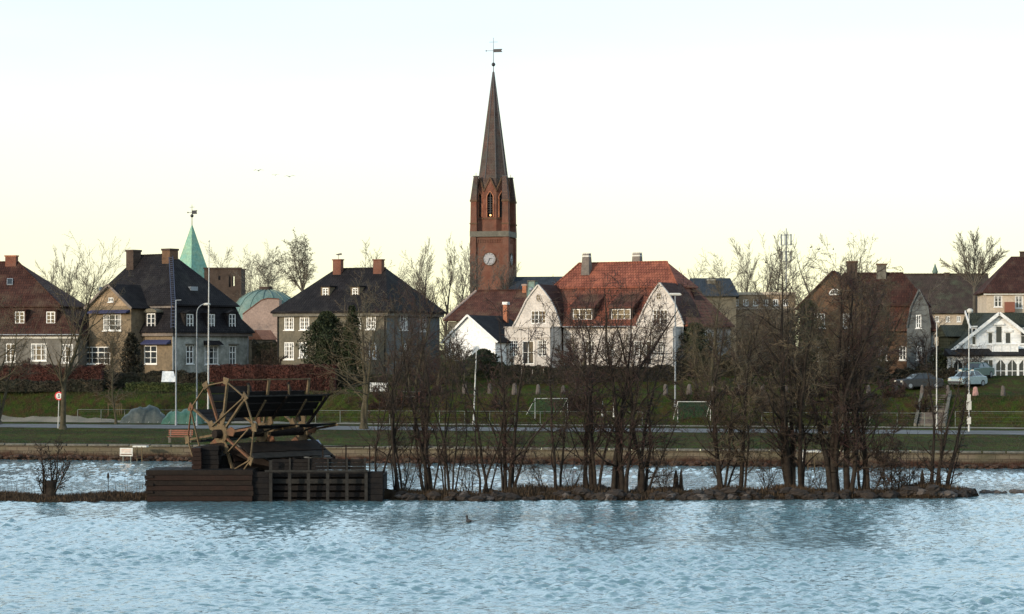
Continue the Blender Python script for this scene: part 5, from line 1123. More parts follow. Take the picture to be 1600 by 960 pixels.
# covered mounds
def mound(px0, px1, ytop, D, m, label, seed):
    x0, x1 = X(px0, D), X(px1, D); z0 = G((x0+x1)/2, D); H = ZZ(ytop, D)-z0; r = random.Random(seed); r0 = empty('covered_heap', ((x0+x1)/2, D, z0), 0, label, 'tarpaulin', 'tarpaulin covered heaps by the fence')
    nu, nv = 30, 12; V = []; hw_ = (x1-x0)/2; ph = [r.uniform(0, 6) for _ in range(6)]
    for j in range(nv+1):
        for i in range(nu+1):
            a = -1+2*i/nu; c_ = -1+2*j/nv; q = max(0, 1-abs(a)**2.6)*max(0, 1-abs(c_)**2.4); zz = H*q**.55*(1+.10*math.sin(3*a+ph[0])+.07*math.sin(7*a+4*c_+ph[1]))+(.05*math.sin(17*a+ph[2])+.03*math.sin(31*a+5*c_+ph[3]))*min(1, q*4)
            V.append((a*hw_, c_*1.1, max(zz, -.02)))
    F_ = [(j*(nu+1)+i, j*(nu+1)+i+1, (j+1)*(nu+1)+i+1, (j+1)*(nu+1)+i) for j in range(nv) for i in range(nu)]
    npmesh('tarpaulin', V, F_, M[m], r0, True)
    b = MB()
    for t in (-.6, -.2, .25, .65): b.tube((t*hw_, -1.12, .05), (t*hw_+.2, -.55, H*.72), .015, n=4)
    b.build('rope', M['offwhite'], r0)
mound(190, 262, 637, 202, 'tarp_grey', 'long grey green tarpaulin heap behind the wire fence', 1)
mound(254, 318, 640, 200, 'tarp_green', 'bright teal green tarpaulin heap right of the grey one', 2)
mound(1226, 1262, 645, 199, 'tarp_blue', 'dark blue tarpaulin heap glimpsed between two island trunks', 3)
# leaning white board on the left slope, white fence panel, garden table
D = 207; b = MB(); x0 = X(252, D); z0 = ZZ(597, D); b.prism([(0, 0, .05), (1.28, 0, -.05), (1.45, .0, -.05), (1.05, 0, .95), (.0, 0, .95)][0:0] or [(0, 0, 0), (1.40, 0, 0), (1.05, .5, .95), (.02, .5, .95)], (0, .05, .03)); o = b.build('white_board', M['white']); o.location = (x0, D, z0); tag(o, 'white tilted board standing against the dark hedge on the left', 'board')
D = 208; x = X(578, D); wp = empty('fence_panel', (x, D, ZZ(612, D)), 0, 'short white picket panel under the spreading olive tree', 'fence'); W_ = X(607, D)-x; H = ZZ(598, D)-ZZ(612, D)
for i in range(11): b = MB(); b.box(W_*i/11, 0, 0, W_*(i+.62)/11, .03, H); b.build('picket', M['white'], wp)
b = MB(); b.box(0, .032, H*.15, W_, .07, H*.25); b.box(0, .032, H*.75, W_, .07, H*.85); b.build('rail', M['white'], wp)
D = 204; x = X(641, D); tb = empty('picnic_table', (x, D, G(x, D)), .1, 'weathered grey picnic table with red brown posts behind the trunks', 'table')
b = MB()
for i in range(4): b.box(-.95, -.4+.2*i, .95, .95, -.22+.2*i, 1.0)
b.build('tabletop', M['concrete'], tb)
for s_ in (-.8, .8): b = MB(); b.box(s_-.05, -.35, -.1, s_+.05, .35, .95); b.build('leg', M['redwood'], tb)
for s_ in (-1, 1): b = MB(); b.box(-.95, s_*.7-.12, .5, .95, s_*.7+.12, .55); b.build('seat', M['concrete'], tb)
# standing stones along the crest
ST = ['slender', 'squat', 'leaning', 'blunt', 'pointed']
lbls = {726: 'standing stone just left of the white leaning pole', 765: 'standing stone first right of the white leaning pole', 804: 'standing stone below the left end of the white garden bay', 841: 'standing stone above the netted football goal', 1115: 'pale standing stone right of the second goal', 1192: 'standing stone behind the leaning island tree', 1228: 'standing stone above the blue tarpaulin heap', 1357: 'standing stone between dense trunks left of the steps', 1400: 'greyish standing stone left of the stone steps', 1441: 'standing stone at the head of the stone steps', 1481: 'standing stone right of the stone steps beside a pale pole', 1524: 'reddish standing stone beside the white lamp post', 1567: 'pale grey standing stone below the timber house', 880: 'standing stone hidden in twigs above the goal right post', 1040: 'standing stone left of the flat headed lamp post', 1077: 'standing stone above the right hand goal', 1154: 'standing stone between two leaning island trees', 1607: 'standing stone cut by the right edge'}
for i, (px, lb) in enumerate(sorted(lbls.items())):
    x = X(px, 203); D = crest(x)-.35; x = X(px, D); r_ = random.Random(i); b = MB(); w0 = r_.uniform(.20, .27); hh = r_.uniform(.78, 1.0)
    rings = [];
    for z, k in ((-.2, 1.05), (.25, 1.0), (.6, .88), (.88, .66), (1.0, .34)):
        rings.append([(w0*k*math.cos(a+.2)*r_.uniform(.85, 1.12), w0*k*.8*math.sin(a+.2)*r_.uniform(.85, 1.12), z*hh) for a in [2*math.pi*j/8 for j in range(8)]])
    loft(b, rings); o = b.build('standing_stone', stucco('stone_red', (.34, .19, .17), (.22, .14, .13), s1=2, s2=9) if px == 1524 else M['stone_pale']); o.location = (x, D, G(x, D)); tag(o, lb, 'stone', 'standing stones along the top of the slope')
# steps
x = X(1447, 200); c_ = crest(x); sp_ = empty('stone_steps', (x, c_-6.0, 1.35), 0, 'broad stone steps climbing the slope between two standing stones', 'steps')
for i in range(14): b = MB(); b.box(-1.0, .42*i, -.3+.185*i, 1.1, .42*i+.5, .185*i+.16); b.build('step', M['stone_pale'] if i % 3 else M['concrete'], sp_)
for s_ in (-1.35, 1.12): b = MB(); b.prism([(s_, -.2, -.2), (s_, -.2, .22), (s_, 5.9, 2.95), (s_, 5.9, -.2)], (.24, 0, 0)); b.build('side_kerb', M['concrete'], sp_)
sp_.rotation_euler.z = -.28; sp_.location.x -= .9
# cars
def car(px, D, zb, rz, m, label, L=4.2, wagon=False):
    x = X(px, D); r = empty('parked_car', (x, D, zb), rz, label, 'car', 'parked cars'); W_ = 1.7
    pf = [(-L/2, .35), (-L/2, .72), (-L/2+.1, .86), (-L*.22, .95), (-L*.05 if not wagon else -L*.10, 1.0), (L*.30, 1.0), (L*.46, .94), (L/2, .78), (L/2, .35), (L/2-.2, .22), (-L/2+.2, .22)]
    secs = [(-W_/2, .90), (-W_/2+.06, 1.0), (0, 1.0), (W_/2-.06, 1.0), (W_/2, .90)]; b = MB()
    loft(b, [[(a*(.97 if k != 1.0 else 1), y, .22+(z-.22)*k+(.03 if k != 1 else 0)) for a, z in pf] for y, k in secs]); b.build('body', M[m], r)
    cb = [(-L*.24, .96), (-L*.10, 1.36), (L*.0, 1.42), (L*.20, 1.40), (L*(.42 if wagon else .33), 1.0 if not wagon else 1.05)]
    cab = [(a, z) for a, z in cb]; g_ = MB(); ins = W_/2-.10; top = W_/2-.26
    for i in range(len(cab)-1):
        (a, z), (a2, z2) = cab[i], cab[i+1]; f1 = ins if z < 1.1 else top; f2 = ins if z2 < 1.1 else top
        g_.poly([(a, -f1, z), (a, f1, z), (a2, f2, z2), (a2, -f2, z2)])
    for s_ in (-1, 1): g_.poly([(a, s_*(ins if z < 1.1 else top), z) for a, z in (cab if s_ > 0 else cab[::-1])])
    g_.build('window_glass', M['glass'], r)
    k = MB(); k.prism([(cab[1][0], -top, 1.37), (cab[1][0], top, 1.37), (cab[3][0], top, 1.41), (cab[3][0], -top, 1.41)], (0, 0, .05))
    for s_ in (-1, 1):
        for i, j in ((0, 1), (3, 4)): k.beam((cab[i][0], s_*(ins if cab[i][1] < 1.1 else top), cab[i][1]), (cab[j][0], s_*(ins if cab[j][1] < 1.1 else top), cab[j][1]), .07, .07)
        k.beam((.1, s_*ins, 1.0), (.1, s_*top, 1.4), .07, .07)
    k.build('roof', M[m], r)
    for sx_ in (-L*.31, L*.31):
        for s_ in (-1, 1):
            k = MB(); k.tube((sx_, s_*(W_/2-.2), .31), (sx_, s_*(W_/2+.01), .31), .31, n=14); o = k.build('wheel', M['rubber'], r); k = MB(); k.tube((sx_, s_*(W_/2-.02), .31), (sx_, s_*(W_/2+.03), .31), .19, n=10); k.build('rim', M['steel'], o)
    for s_ in (-1, 1): k = MB(); k.box(-L/2-.02, s_*.62-.16, .62, -L/2+.06, s_*.62+.16, .78); k.build('headlight', M['offwhite'], r); k = MB(); k.box(L/2-.05, s_*.64-.12, .66, L/2+.02, s_*.64+.12, .82); k.build('tail_light', M['red'], r)
    k = MB(); k.box(-L/2-.06, -W_/2+.08, .36, -L/2+.04, W_/2-.08, .52); k.box(L/2-.04, -W_/2+.08, .36, L/2+.06, W_/2-.08, .52); k.build('bumper', M['iron'], r)
zt_ = lambda px, D: G(X(px, D), D)
car(1512, 206.5, zt_(1512, 206.5), .75, 'car_silver', 'pale blue silver car parked below the timber house veranda', 3.9); car(1526, 211, zt_(1529, 211), .9, 'car_teal', 'dark teal car mostly behind the silver one')
car(1436, 206, zt_(1436, 206), .3, 'car_dark', 'dark car near the top of the stone steps'); car(152, 219, zt_(152, 219), -.6, 'car_dark', 'dark car tucked between hedges on the far left')
# ---------------- birds ----------------
def flying(px, py, D, sc_, tilt, label):
    b = MB(); b.mesh([(-.25, 0, 0), (0, .09, .03), (.28, 0, 0), (0, -.09, .03), (0, 0, -.07)], [(0, 3, 1), (1, 3, 2), (0, 4, 3), (3, 4, 2), (2, 4, 1), (1, 4, 0)])
    for s_ in (-1, 1): b.prism([(-.12, s_*.06, .02), (.10, s_*.06, .02), (.02, s_*.42, .16), (-.02, s_*.42, .16)], (0, 0, .025)); b.prism([(-.06, s_*.42, .16), (.06, s_*.42, .16), (.10, s_*.80, .06)], (0, 0, .02))
    o = b.build('flying_bird', M['feather']); o.location = WP(px, py, D); o.scale = (sc_,)*3; o.rotation_euler = (0, tilt, R(70)); tag(o, label, 'bird', 'three distant birds in flight')
flying(403.5, 267, 260, .8, .2, 'leftmost and highest of three tiny distant birds in flight'); flying(430, 274, 260, .6, .0, 'middle and faintest of three tiny distant birds in flight'); flying(452.5, 276.5, 260, .9, -.2, 'rightmost of three tiny distant birds in flight')
def sitting(name, loc, s_, label, cat, m='feather', rz=0.0, group=None):
    b = MB(); V = []; ringsn = [(-.22, .02, .06), (-.14, .07, .02), (0, .11, 0), (.12, .10, .02), (.19, .05, .08)]
    loft(b, [[(x_, r_*math.cos(a), .11+zo+r_*.85*math.sin(a)) for a in [2*math.pi*k/8 for k in range(8)]] for x_, r_, zo in ringsn])
    b.path([(.12, 0, .16), (.18, 0, .24), (.19, 0, .29)], [.06, .045, .05], 8); b.ball((.20, 0, .31), .058, 8, 6); b.tube((.24, 0, .31), (.33, 0, .295), .02, .006, 5); b.beam((-.2, 0, .16), (-.34, 0, .13), .08, .02)
    o = b.build(name, M[m]); o.location = loc; o.scale = (s_,)*3; o.rotation_euler.z = rz; tag(o, label, cat, group)
D = DW(817); sitting('swimming_duck', (X(733, D), D, -.05), 1.05, 'small dark duck swimming alone on the open water', 'duck', rz=R(120))
# ---------------- timber cribwork and water wheel ----------------
def ipx(px, py, D): return Vector(WP(px, py, D))
DI = 117.6
# crib: planked box on the left, open post and board dock on the right
x0 = X(231, DI); x1 = X(393, DI-.8); crb = empty('timber_crib', (x0, DI-.4, 0), 0, 'long dark plank walled timber crib under the water wheel', 'jetty')
L = x1-x0; zt = ZZ(734, DI); rr = random.Random(8)
np_ = 7
for i in range(np_):
    h0 = -.25+(zt+.25)*i/np_; b = MB(); b.box(rr.uniform(-.12, .08), rr.uniform(-.03, .03), h0+.012, L+rr.uniform(-.05, .1), .16, h0+(zt+.25)/np_-.012); b.build('plank', M['tarwood_red' if i % 2 else 'tarwood'], crb)
    b = MB(); b.box(-.02, .2, h0+.012, .12, 3.2, h0+(zt+.25)/np_-.012); b.build('end_plank', M['tarwood'], crb)
b = MB(); b.box(.1, .17, -.3, L, 3.2, zt-.10); b.build('core', M['blackwood'], crb)
for i in range(9): b = MB(); b.box(.02+i*L/9, -.02+.18, zt-.09, .02+(i+.94)*L/9, 3.2, zt-.01); b.build('deck_board', M['blackwood'], crb)
for (a, c_) in ((-.1, .55), (-.08, .95), (-.1, 1.35)): b = MB(); b.box(a, -.10, c_-.12, .35, .02, c_+.0); b.build('beam_end', M['tarwood'], crb)
# right section
x2 = X(599, DI+.4); dk = empty('timber_dock', (x1, DI-.2, 0), 0, 'black open dock with upright posts right of the plank crib', 'jetty'); L2 = x2-x1; zt2 = ZZ(737, DI)
zhi = ZZ(719, DI)
b = MB(); b.box(.02, .9, -.3, L2-.02, 4.6, zt2-.3); b.build('core', M['blackwood'], dk)
for i in range(5):
    h0 = -.2+(zt2+.2)*i/5; b = MB(); b.box(.95+rr.uniform(-.02, .02), .35+.04*i, h0+.05, L2-.9, .45+.04*i, h0+(zt2+.2)/5-.06); b.build('board', M['blackwood' if i != 3 else 'postwood'], dk)
for i in range(6):
    h0 = -.25+(zt2+.25)*i/6; b = MB(); b.box(.0, .02, h0+.01, .95, .3, h0+(zt2+.25)/6-.01); b.build('board', M['blackwood'], dk); b = MB(); b.box(L2-.95, .02, h0+.01, L2, .3, h0+(zt2+.25)/6-.01); b.build('board', M['blackwood'], dk)
for k, px in enumerate((423, 452.5, 482, 512, 542, 572)):
    xx = X(px, DI-.3)-x1; b = MB(); b.beam((xx, -.06, -.6), (xx, -.06, zhi if k in (0,) else zt2+.06), .13, .16); b.build('post', M['postwood'], dk)
b = MB(); b.box(X(415, DI)-x1, -.2, zt2-.02, X(575, DI)-x1, -.145, zt2+.10); b.build('rail', M['postwood'], dk)
for k in range(3): b = MB(); b.box(X(424, DI)-x1, .40+k*.02, zt2+.08+.19*k, X(571, DI)-x1, .48+k*.02, zt2+.25+.19*k); b.build('board', M['blackwood'], dk)
for px in (452.5, 482, 512, 542, 570): xx = X(px, DI)-x1; b = MB(); b.beam((xx, .36, zt2), (xx, .36, zhi+.1), .09, .09); b.build('stanchion', M['postwood'], dk)
for px in (505, 541, 578): xx = X(px, DI+3)-x1; b = MB(); b.beam((xx, 3.0, zt2-.3), (xx, 3.0, ZZ(695, DI+3)), .07, .07); b.build('stanchion', M['tarwood'], dk)
b = MB(); b.beam((X(500, DI+3)-x1, 3.0, ZZ(698, DI+3)), (X(578, DI+3)-x1, 3.0, ZZ(697, DI+3)), .06, .06); b.build('handrail', M['tarwood'], dk)
for k in range(12): b = MB(); b.box(k*L2/12+.01, .85, zt2-.30, (k+.94)*L2/12, 4.6, zt2-.22); b.build('deck_board', M['blackwood'], dk)
# black bearing blocks
def block(px0, px1, py0, py1, D, dpt, m, label, nb=5):
    a, c_ = X(px0, D), X(px1, D); z0, z1 = ZZ(py1, D), ZZ(py0, D); r = empty('bearing_block', (a, D, z0), 0, label, 'timber frame', 'timber blocks carrying the wheel axle')
    for i in range(nb): h_ = (z1-z0)/nb; b = MB(); b.box(rr.uniform(-.03, .03), 0, h_*i+.01, (c_-a)+rr.uniform(-.03, .03), dpt, h_*(i+1)-.01); b.build('timber', M[m], r)
    return r
block(300, 314, 700, 733.5, 118.1, 3.0, 'tarwood_red', 'reddish timber block at the left end of the crib'); block(314.5, 341, 697, 733.5, 118.5, 2.6, 'blackwood', 'black timber block left of the wheel hub')
block(436, 470, 716, 737, 121.3, 1.0, 'tarwood', 'low dark timber block right of the wheel under the paddles', 3)
b = MB(); pts = [(X(a, 119.3), 119.3, ZZ(c_, 119.3)) for a, c_ in ((306, 706), (318, 696), (345, 692), (375, 700), (402, 712), (425, 722), (425, 730), (395, 724), (370, 712), (345, 704), (320, 704))]
b.prism([(p_[0], p_[1], p_[2]) for p_ in pts], (0, .5, 0)); o = b.build('curved_breast_beam', M['tarwood']); tag(o, 'curved dark timber beam under the near wheel rim', 'beam')
# ---- wheel
hub_px, hub_py, Dh_ = 346.5, 678, 119.6
hub = ipx(hub_px, hub_py, Dh_); RW = 2.84; axd = R(44)     # axle swings 44 degrees off the view
# local frame: x across the rim, y along the axle, z up
wl = empty('water_wheel', hub, -axd, 'large derelict wooden water wheel with radial plank paddles and broken rims', 'water wheel')
LEN = 5.7; angs = [8+36*k for k in range(10)]
def PR(a, r, y): a = R(a); return Vector((r*math.cos(a), y, r*math.sin(a)))
b = MB(); b.tube((0, -.5, 0), (0, LEN+.5, 0), .24, n=10); b.build('axle', M['tarwood'], wl)
for j, y in enumerate((0.0, LEN*.5, LEN)):
    b = MB(); b.tube((0, y-.10, 0), (0, y+.10, 0), .55, n=12); b.build('hub', M['oldwood'], wl)
    for k, a in enumerate(angs):
        if j and a in (8+36*4, 8+36*5, 8+36*6) and j == 2: pass
        b = MB(); b.beam(PR(a, .3, y), PR(a, RW+.12, y), .135, .11); b.build('spoke', M['oldwood' if (k+j) % 3 else 'rustwood'] if j == 0 else M['tarwood' if k % 2 else 'oldwood'], wl)
    # gussets at the hub
    for k, a in enumerate(angs):
        if (k+j) % 2: continue
        b = MB(); b.prism([PR(a-15, .45, y-.08), PR(a-14, 1.05, y-.08), PR(a+2, 1.25, y-.08), PR(a+16, .95, y-.08), PR(a+15, .45, y-.08)], (0, .05, 0)); b.build('gusset', M['rustwood' if k % 3 == 0 else 'oldwood'], wl)
    for k, a in enumerate(angs):
        if j: continue
        b = MB(); b.beam(PR(a, RW, y-.09), PR(a+36, RW, y-.09), .075, .06); b.build('rim_bar', M['oldwood' if k != 4 else 'rustwood'] if j == 0 else M['tarwood'], wl)
# extra braces on the near side
for a0, r0, a1, r1 in ((44, RW, 150, .75), (152, RW, 215, 1.9), (-28, RW, -75, 2.2), (8, 2.5, -60, 1.2)):
    b = MB(); b.beam(PR(a0, r0, -.16), PR(a1, r1, -.16), .08, .06); b.build('brace', M['oldwood'], wl)
for a in angs:
    b = MB(); b.prism([PR(a-3.5, RW-.16, -.14), PR(a+3.5, RW-.16, -.14), PR(a+4.5, RW+.20, -.14), PR(a-4.5, RW+.20, -.14)], (0, .06, 0)); b.build('rim_cleat', M['rustwood' if a == 8+36*4 else 'oldwood'], wl)
# paddles: each of radial planks running along the axle
for k, a in enumerate(angs):
    e_ = empty('paddle', (0, 0, 0)); e_.parent = wl
    full = k in (0, 1, 2, 8, 9, 7)
    y0, y1 = (0.12, LEN-.05)
    npk = 3; rin = 1.15 if full else 1.5
    if k in (3, 4, 5): y1 = LEN*.55
    for q in range(npk):
        ra = rin+(RW-rin)*q/npk+.02+.015*rr.random(); rb = rin+(RW-rin)*(q+1)/npk-.02
        if k == 2 and q == 2: continue      # top paddle has lost its outer plank
        pa = R(a); n_ = Vector((-math.sin(pa), 0, math.cos(pa)))*.05; off = n_*(1.6+rr.uniform(-.5, .5))
        P4 = [PR(a, ra, y0+rr.uniform(-.1, .1)), PR(a, rb, y0+rr.uniform(-.1, .1)), PR(a, rb, y1+rr.uniform(-.2, .1)), PR(a, ra, y1+rr.uniform(-.2, .1))]; b = MB(); b.prism([p_+off for p_ in P4], n_); b.build('plank', M[rr.choice(('blackwood', 'tarwood', 'tarwood_red'))] if k in (0, 1, 2) else M[rr.choice(('tarwood', 'postwood', 'tarwood_red'))], e_)
    if k in (1, 2): b = MB(); b.beam(PR(a, RW+.08, -.1), PR(a, RW+.08, LEN+.1), .07, .07); b.build('edge_bar', M['oldwood' if k == 2 else 'postwood'], e_)
    for y in (LEN*.25, LEN*.75):
        if full: b = MB(); b.beam(PR(a-9, 1.3, y), PR(a-1, RW-.2, y), .09, .07); b.build('paddle_strut', M['oldwood' if k in (2, 1) else 'postwood'], e_)
# blue cover and pale planks behind the wheel on the deck
D = 123.2; b = MB(); zz0, zz1 = ZZ(712, D), ZZ(689, D); b.prism([(X(455, D), D, zz0), (X(510, D), D, zz0), (X(495, D), D+.3, zz1), (X(478, D), D+.3, zz1+.02)], (0, .9, 0)); o = b.build('blue_tarpaulin', M['tarp_blue']); tag(o, 'dark blue sheet draped on the dock behind the paddles', 'tarpaulin')
D = 122.6; b = MB(); b.box(X(428, D), D, ZZ(716, D), X(520, D), D+.35, ZZ(714.5, D)+.06); o = b.build('pale_plank', M['steel']); tag(o, 'long pale blue grey plank lying along the dock deck', 'plank')
D = 122.2; b = MB(); b.box(X(398, D), D, ZZ(720, D), X(524, D), D+.2, ZZ(717, D)); o = b.build('dark_beam', M['blackwood']); tag(o, 'long black beam under the pale plank on the dock', 'beam')

# ---------------- trees ----------------
def rot_dir(d, ang, az):
    dx, dy, dz = d
    if abs(dz) < .9: ax, ay, az_ = dy, -dx, 0.0
    else: ax, ay, az_ = 0.0, dz, -dy
    l = math.sqrt(ax*ax+ay*ay+az_*az_) or 1; ax /= l; ay /= l; az_ /= l
    bx, by, bz = dy*az_-dz*ay, dz*ax-dx*az_, dx*ay-dy*ax
    s_, c_ = math.sin(ang), math.cos(ang); ca, sa = math.cos(az), math.sin(az)
    return (dx*c_+s_*(ax*ca+bx*sa), dy*c_+s_*(ay*ca+by*sa), dz*c_+s_*(az_*ca+bz*sa))
def grow(rg, segs, p, d, L, r, lvl, P):
    n = P['n'][lvl]; st = L/n; wob = P['wob'][lvl]; tr = P['trop'][lvl]; mx = P['max']; kids = P['kids'][lvl] if lvl < mx else 0
    x, y, z = p; dx, dy, dz = d; rmin = P['rmin']
    for i in range(n):
        dx += rg.gauss(0, wob); dy += rg.gauss(0, wob); dz += rg.gauss(0, wob)+tr
        l = math.sqrt(dx*dx+dy*dy+dz*dz) or 1; dx /= l; dy /= l; dz /= l
        x2, y2, z2 = x+dx*st, y+dy*st, z+dz*st
        t = (i+1)/n; r2 = max(rmin, r*(1-P['tap'][lvl]*t)); ra = max(rmin, r*(1-P['tap'][lvl]*(i/n)))
        segs[lvl].append((x, y, z, x2, y2, z2, ra, r2))
        if kids and t > P['f0'][lvl]:
            k = kids*(1+.5*rg.uniform(-1, 1)); k = int(k)+(1 if rg.random() < k-int(k) else 0)
            for _ in range(k):
                q = rg.random(); px_, py_, pz_ = x+dx*st*q, y+dy*st*q, z+dz*st*q
                nd = rot_dir((dx, dy, dz), rg.uniform(*P['ang'][lvl]), rg.uniform(0, 6.283))
                if P.get('noDown') and nd[2] < -.25: nd = (nd[0], nd[1], -nd[2]*.4)
                grow(rg, segs, (px_, py_, pz_), nd, L*P['len'][lvl]*(1-P['lt'][lvl]*t)*rg.uniform(.65, 1.2), r2*P['rr'][lvl], lvl+1, P)
        x, y, z = x2, y2, z2
def seg_mesh(name, S, sides, m, parent, cone=None):
    S = np.array(S, dtype=np.float64); a, b_, r0, r1 = S[:, 0:3], S[:, 3:6], S[:, 6], S[:, 7]
    d = b_-a; d /= np.maximum(np.linalg.norm(d, axis=1, keepdims=True), 1e-6)
    up = np.where(np.abs(d[:, 2:3]) < .9, np.array([[0, 0, 1.0]]), np.array([[1.0, 0, 0]])); u = np.cross(d, up); u /= np.linalg.norm(u, axis=1, keepdims=True); v = np.cross(d, u)
    n = len(S); V = np.zeros((n, 2, sides, 3))
    for k in range(sides):
        t = 2*math.pi*k/sides; o = u*math.cos(t)+v*math.sin(t); V[:, 0, k] = a+o*r0[:, None]; V[:, 1, k] = b_+o*r1[:, None]
    if cone is not None and n > cone+4:   # thin end twigs are three sided spikes
        base = (np.arange(cone)*6)[:, None]; F1 = [np.concatenate([base+k, base+(k+1) % 3, base+3+(k+1) % 3, base+3+k], axis=1) for k in range(3)]
        A_ = V[:cone].reshape(-1, 3); B_ = np.concatenate([V[cone:, 0], b_[cone:, None, :]], axis=1).reshape(-1, 3); nb = len(A_)
        q = (np.arange(n-cone)*4)[:, None]+nb; F2 = [np.concatenate([q+k, q+(k+1) % 3, q+3], axis=1) for k in range(3)]
        F1 = np.stack(F1, 1).reshape(-1, 4); F2 = np.stack(F2, 1).reshape(-1, 3)
        me = bpy.data.meshes.new(name); VV = np.concatenate([A_, B_]).astype(np.float32); me.vertices.add(len(VV)); me.vertices.foreach_set('co', VV.ravel())
        li = np.concatenate([F1.ravel(), F2.ravel()]).astype(np.int32); me.loops.add(len(li)); me.loops.foreach_set('vertex_index', li)
        ls = np.concatenate([np.arange(len(F1))*4, len(F1)*4+np.arange(len(F2))*3]).astype(np.int32); me.polygons.add(len(ls)); me.polygons.foreach_set('loop_start', ls)
        try: me.polygons.foreach_set('loop_total', np.concatenate([np.full(len(F1), 4), np.full(len(F2), 3)]).astype(np.int32))
        except Exception: pass
        me.update(calc_edges=True); return link(name, me, m, parent)
    base = (np.arange(n)*2*sides)[:, None]; Fs = [np.concatenate([base+k, base+(k+1) % sides, base+sides+(k+1) % sides, base+sides+k], axis=1) for k in range(sides)]
    return npmesh(name, V.reshape(-1, 3), np.stack(Fs, 1).reshape(-1, 4), m, parent, True)
BASEP = dict(n=[11, 6, 4, 2], wob=[.085, .14, .18, .2], trop=[.025, .02, .02, .02], kids=[1.8, 1.8, 1.51, 0.0], f0=[.15, .12, .1], ang=[(.5, 1.1), (.5, 1.1), (.4, 1.1)], len=[.36, .45, .5], lt=[.5, .45, .35], rr=[.46, .5, .6], tap=[.94, .8, .75, .6], max=3, rmin=.0105)
def PP(**k): q = dict(BASEP); q.update(k); return q
TOT = [0]; TL = []
def tree(name, label, px, pyb, D, stems, P, seed, bark='bark_dark', twig='twig_dark', group=None, zb=None, cat='tree', twigname='crown', r0=None, fork=None):
    rg = random.Random(seed); x = X(px, D); z = ZZ(pyb, D) if zb is None else zb
    t = empty(name, (x, D, z-.1), 0, label, cat, group); segs = [[], [], [], [], []]
    fz = 0.0
    if fork: fz = ZZ(fork[0], D)-z; segs[0].append((0, 0, -.35, 0, 0, fz, fork[1]*1.15, fork[1]*.8))
    for (dx0, top_px, top_py, r) in stems:
        bx_ = (dx0)*D/FPX; tx = X(top_px, D)-x; tz = ZZ(top_py, D)-z; L_ = math.hypot(tx-bx_, tz-fz)
        lean = Vector((tx-bx_, rg.uniform(-.12, .12)*L_*(3 if fork else 1), tz-fz)).normalized()
        grow(rg, segs, (bx_, rg.uniform(-.25, .25) if len(stems) > 1 and not fork else 0, fz), tuple(lean), L_, r, 0, P)
        if not fork: segs[0].append((bx_, 0, -.35, bx_+.0, 0, .12, r*1.7, r*1.05))
    seg_mesh('trunk', segs[0]+segs[1], 5, M[bark], t)
    S = segs[2]+segs[3]+segs[4]
    if S: o = seg_mesh(twigname, S, 3, M[twig], t, cone=len(segs[2])); o['kind'] = 'stuff'
    TOT[0] += len(S)+len(segs[1]); TL.append((len(S), label)); return t
GI = 'leafless alders growing on the island'
AL = PP(); MD = PP(kids=[1.5, 1.5, 1.43, 0.0])
SL = PP(kids=[1.3, 1.3, 1.34, 0.0], f0=[.12, .1, .1], len=[.26, .42, .45], ang=[(.35, .8), (.4, .9), (.4, 1.0)])
def I(px, pyb, stems, P, seed, label, **k): return tree('alder_tree', label, px, pyb, 120.2+.055*X(px, 120), stems, P, seed, group=GI, **k)
I(590, 768, [(-3, 583, 480, .06), (3, 601, 455, .07), (0, 592, 520, .05)], SL, 1, 'slender three stemmed leafless alder touching the right end of the dock')
I(622, 770, [(-4, 612, 470, .09), (2, 624, 455, .10), (6, 633, 500, .07), (9, 640, 600, .04), (-6, 605, 560, .04)], SL, 2, 'leafless alder clump second from the dock with a crooked side stem')
I(668, 768, [(-6, 640, 500, .08), (-2, 662, 480, .10), (3, 672, 470, .11), (7, 690, 480, .08), (9, 712, 540, .06), (-8, 628, 590, .05), (0, 655, 560, .05)], SL, 3, 'wide fan of thin leafless stems left of the white leaning pole', twig='twig_red')
I(702, 770, [(-5, 690, 520, .06), (0, 702, 500, .08), (5, 716, 540, .06), (8, 728, 600, .05), (-8, 680, 580, .05)], SL, 4, 'short fan of thin stems just left of the white leaning pole')
I(758, 765, [(-8, 738, 560, .07), (-2, 750, 520, .07), (3, 762, 500, .09), (8, 772, 560, .05)], SL, 5, 'thin stemmed leafless clump just right of the white leaning pole')
I(793, 768, [(-3, 800, 480, .12), (3, 828, 500, .13), (7, 838, 560, .09), (-8, 778, 560, .07), (10, 812, 600, .06)], MD, 6, 'dark alder with shaggy base whose stems lean right toward the football goal', twig='twig_red')
I(868, 765, [(0, 866, 480, .10), (8, 878, 500, .08)], MD, 7, 'pair of straight thin trunks below the left white gable wing')
I(925, 766, [(-12, 893, 470, .10), (-6, 908, 460, .13), (0, 918, 430, .14), (5, 930, 460, .11), (10, 942, 480, .09)], MD, 8, 'left half of the densest trunk cluster, rising before the white house dormers', twig='twig_red')
I(968, 768, [(-10, 948, 440, .15), (-2, 962, 425, .20), (5, 985, 430, .18), (10, 1000, 470, .12)], MD, 9, 'thickest trunks in the middle of the central cluster before the white house', twig='twig_red')
I(1003, 768, [(0, 1030, 470, .16), (5, 1062, 560, .10), (9, 1085, 640, .08), (-4, 1010, 460, .12)], MD, 10, 'right edge of the central cluster with a limb leaning low to the right')
I(1127, 768, [(-3, 1092, 590, .08), (0, 1165, 480, .15), (4, 1150, 520, .08), (8, 1178, 600, .07)], AL, 11, 'forked alder with one limb left and a long trunk leaning right')
I(1158, 765, [(0, 1180, 440, .14), (5, 1196, 540, .07)], AL, 12, 'single dark alder leaning right beside the forked one', twig='twig_olive')
I(1237, 765, [(-3, 1212, 415, .25), (2, 1232, 440, .16), (-6, 1200, 520, .10)], AL, 13, 'stout alder trunk leaning slightly left in front of the mast')
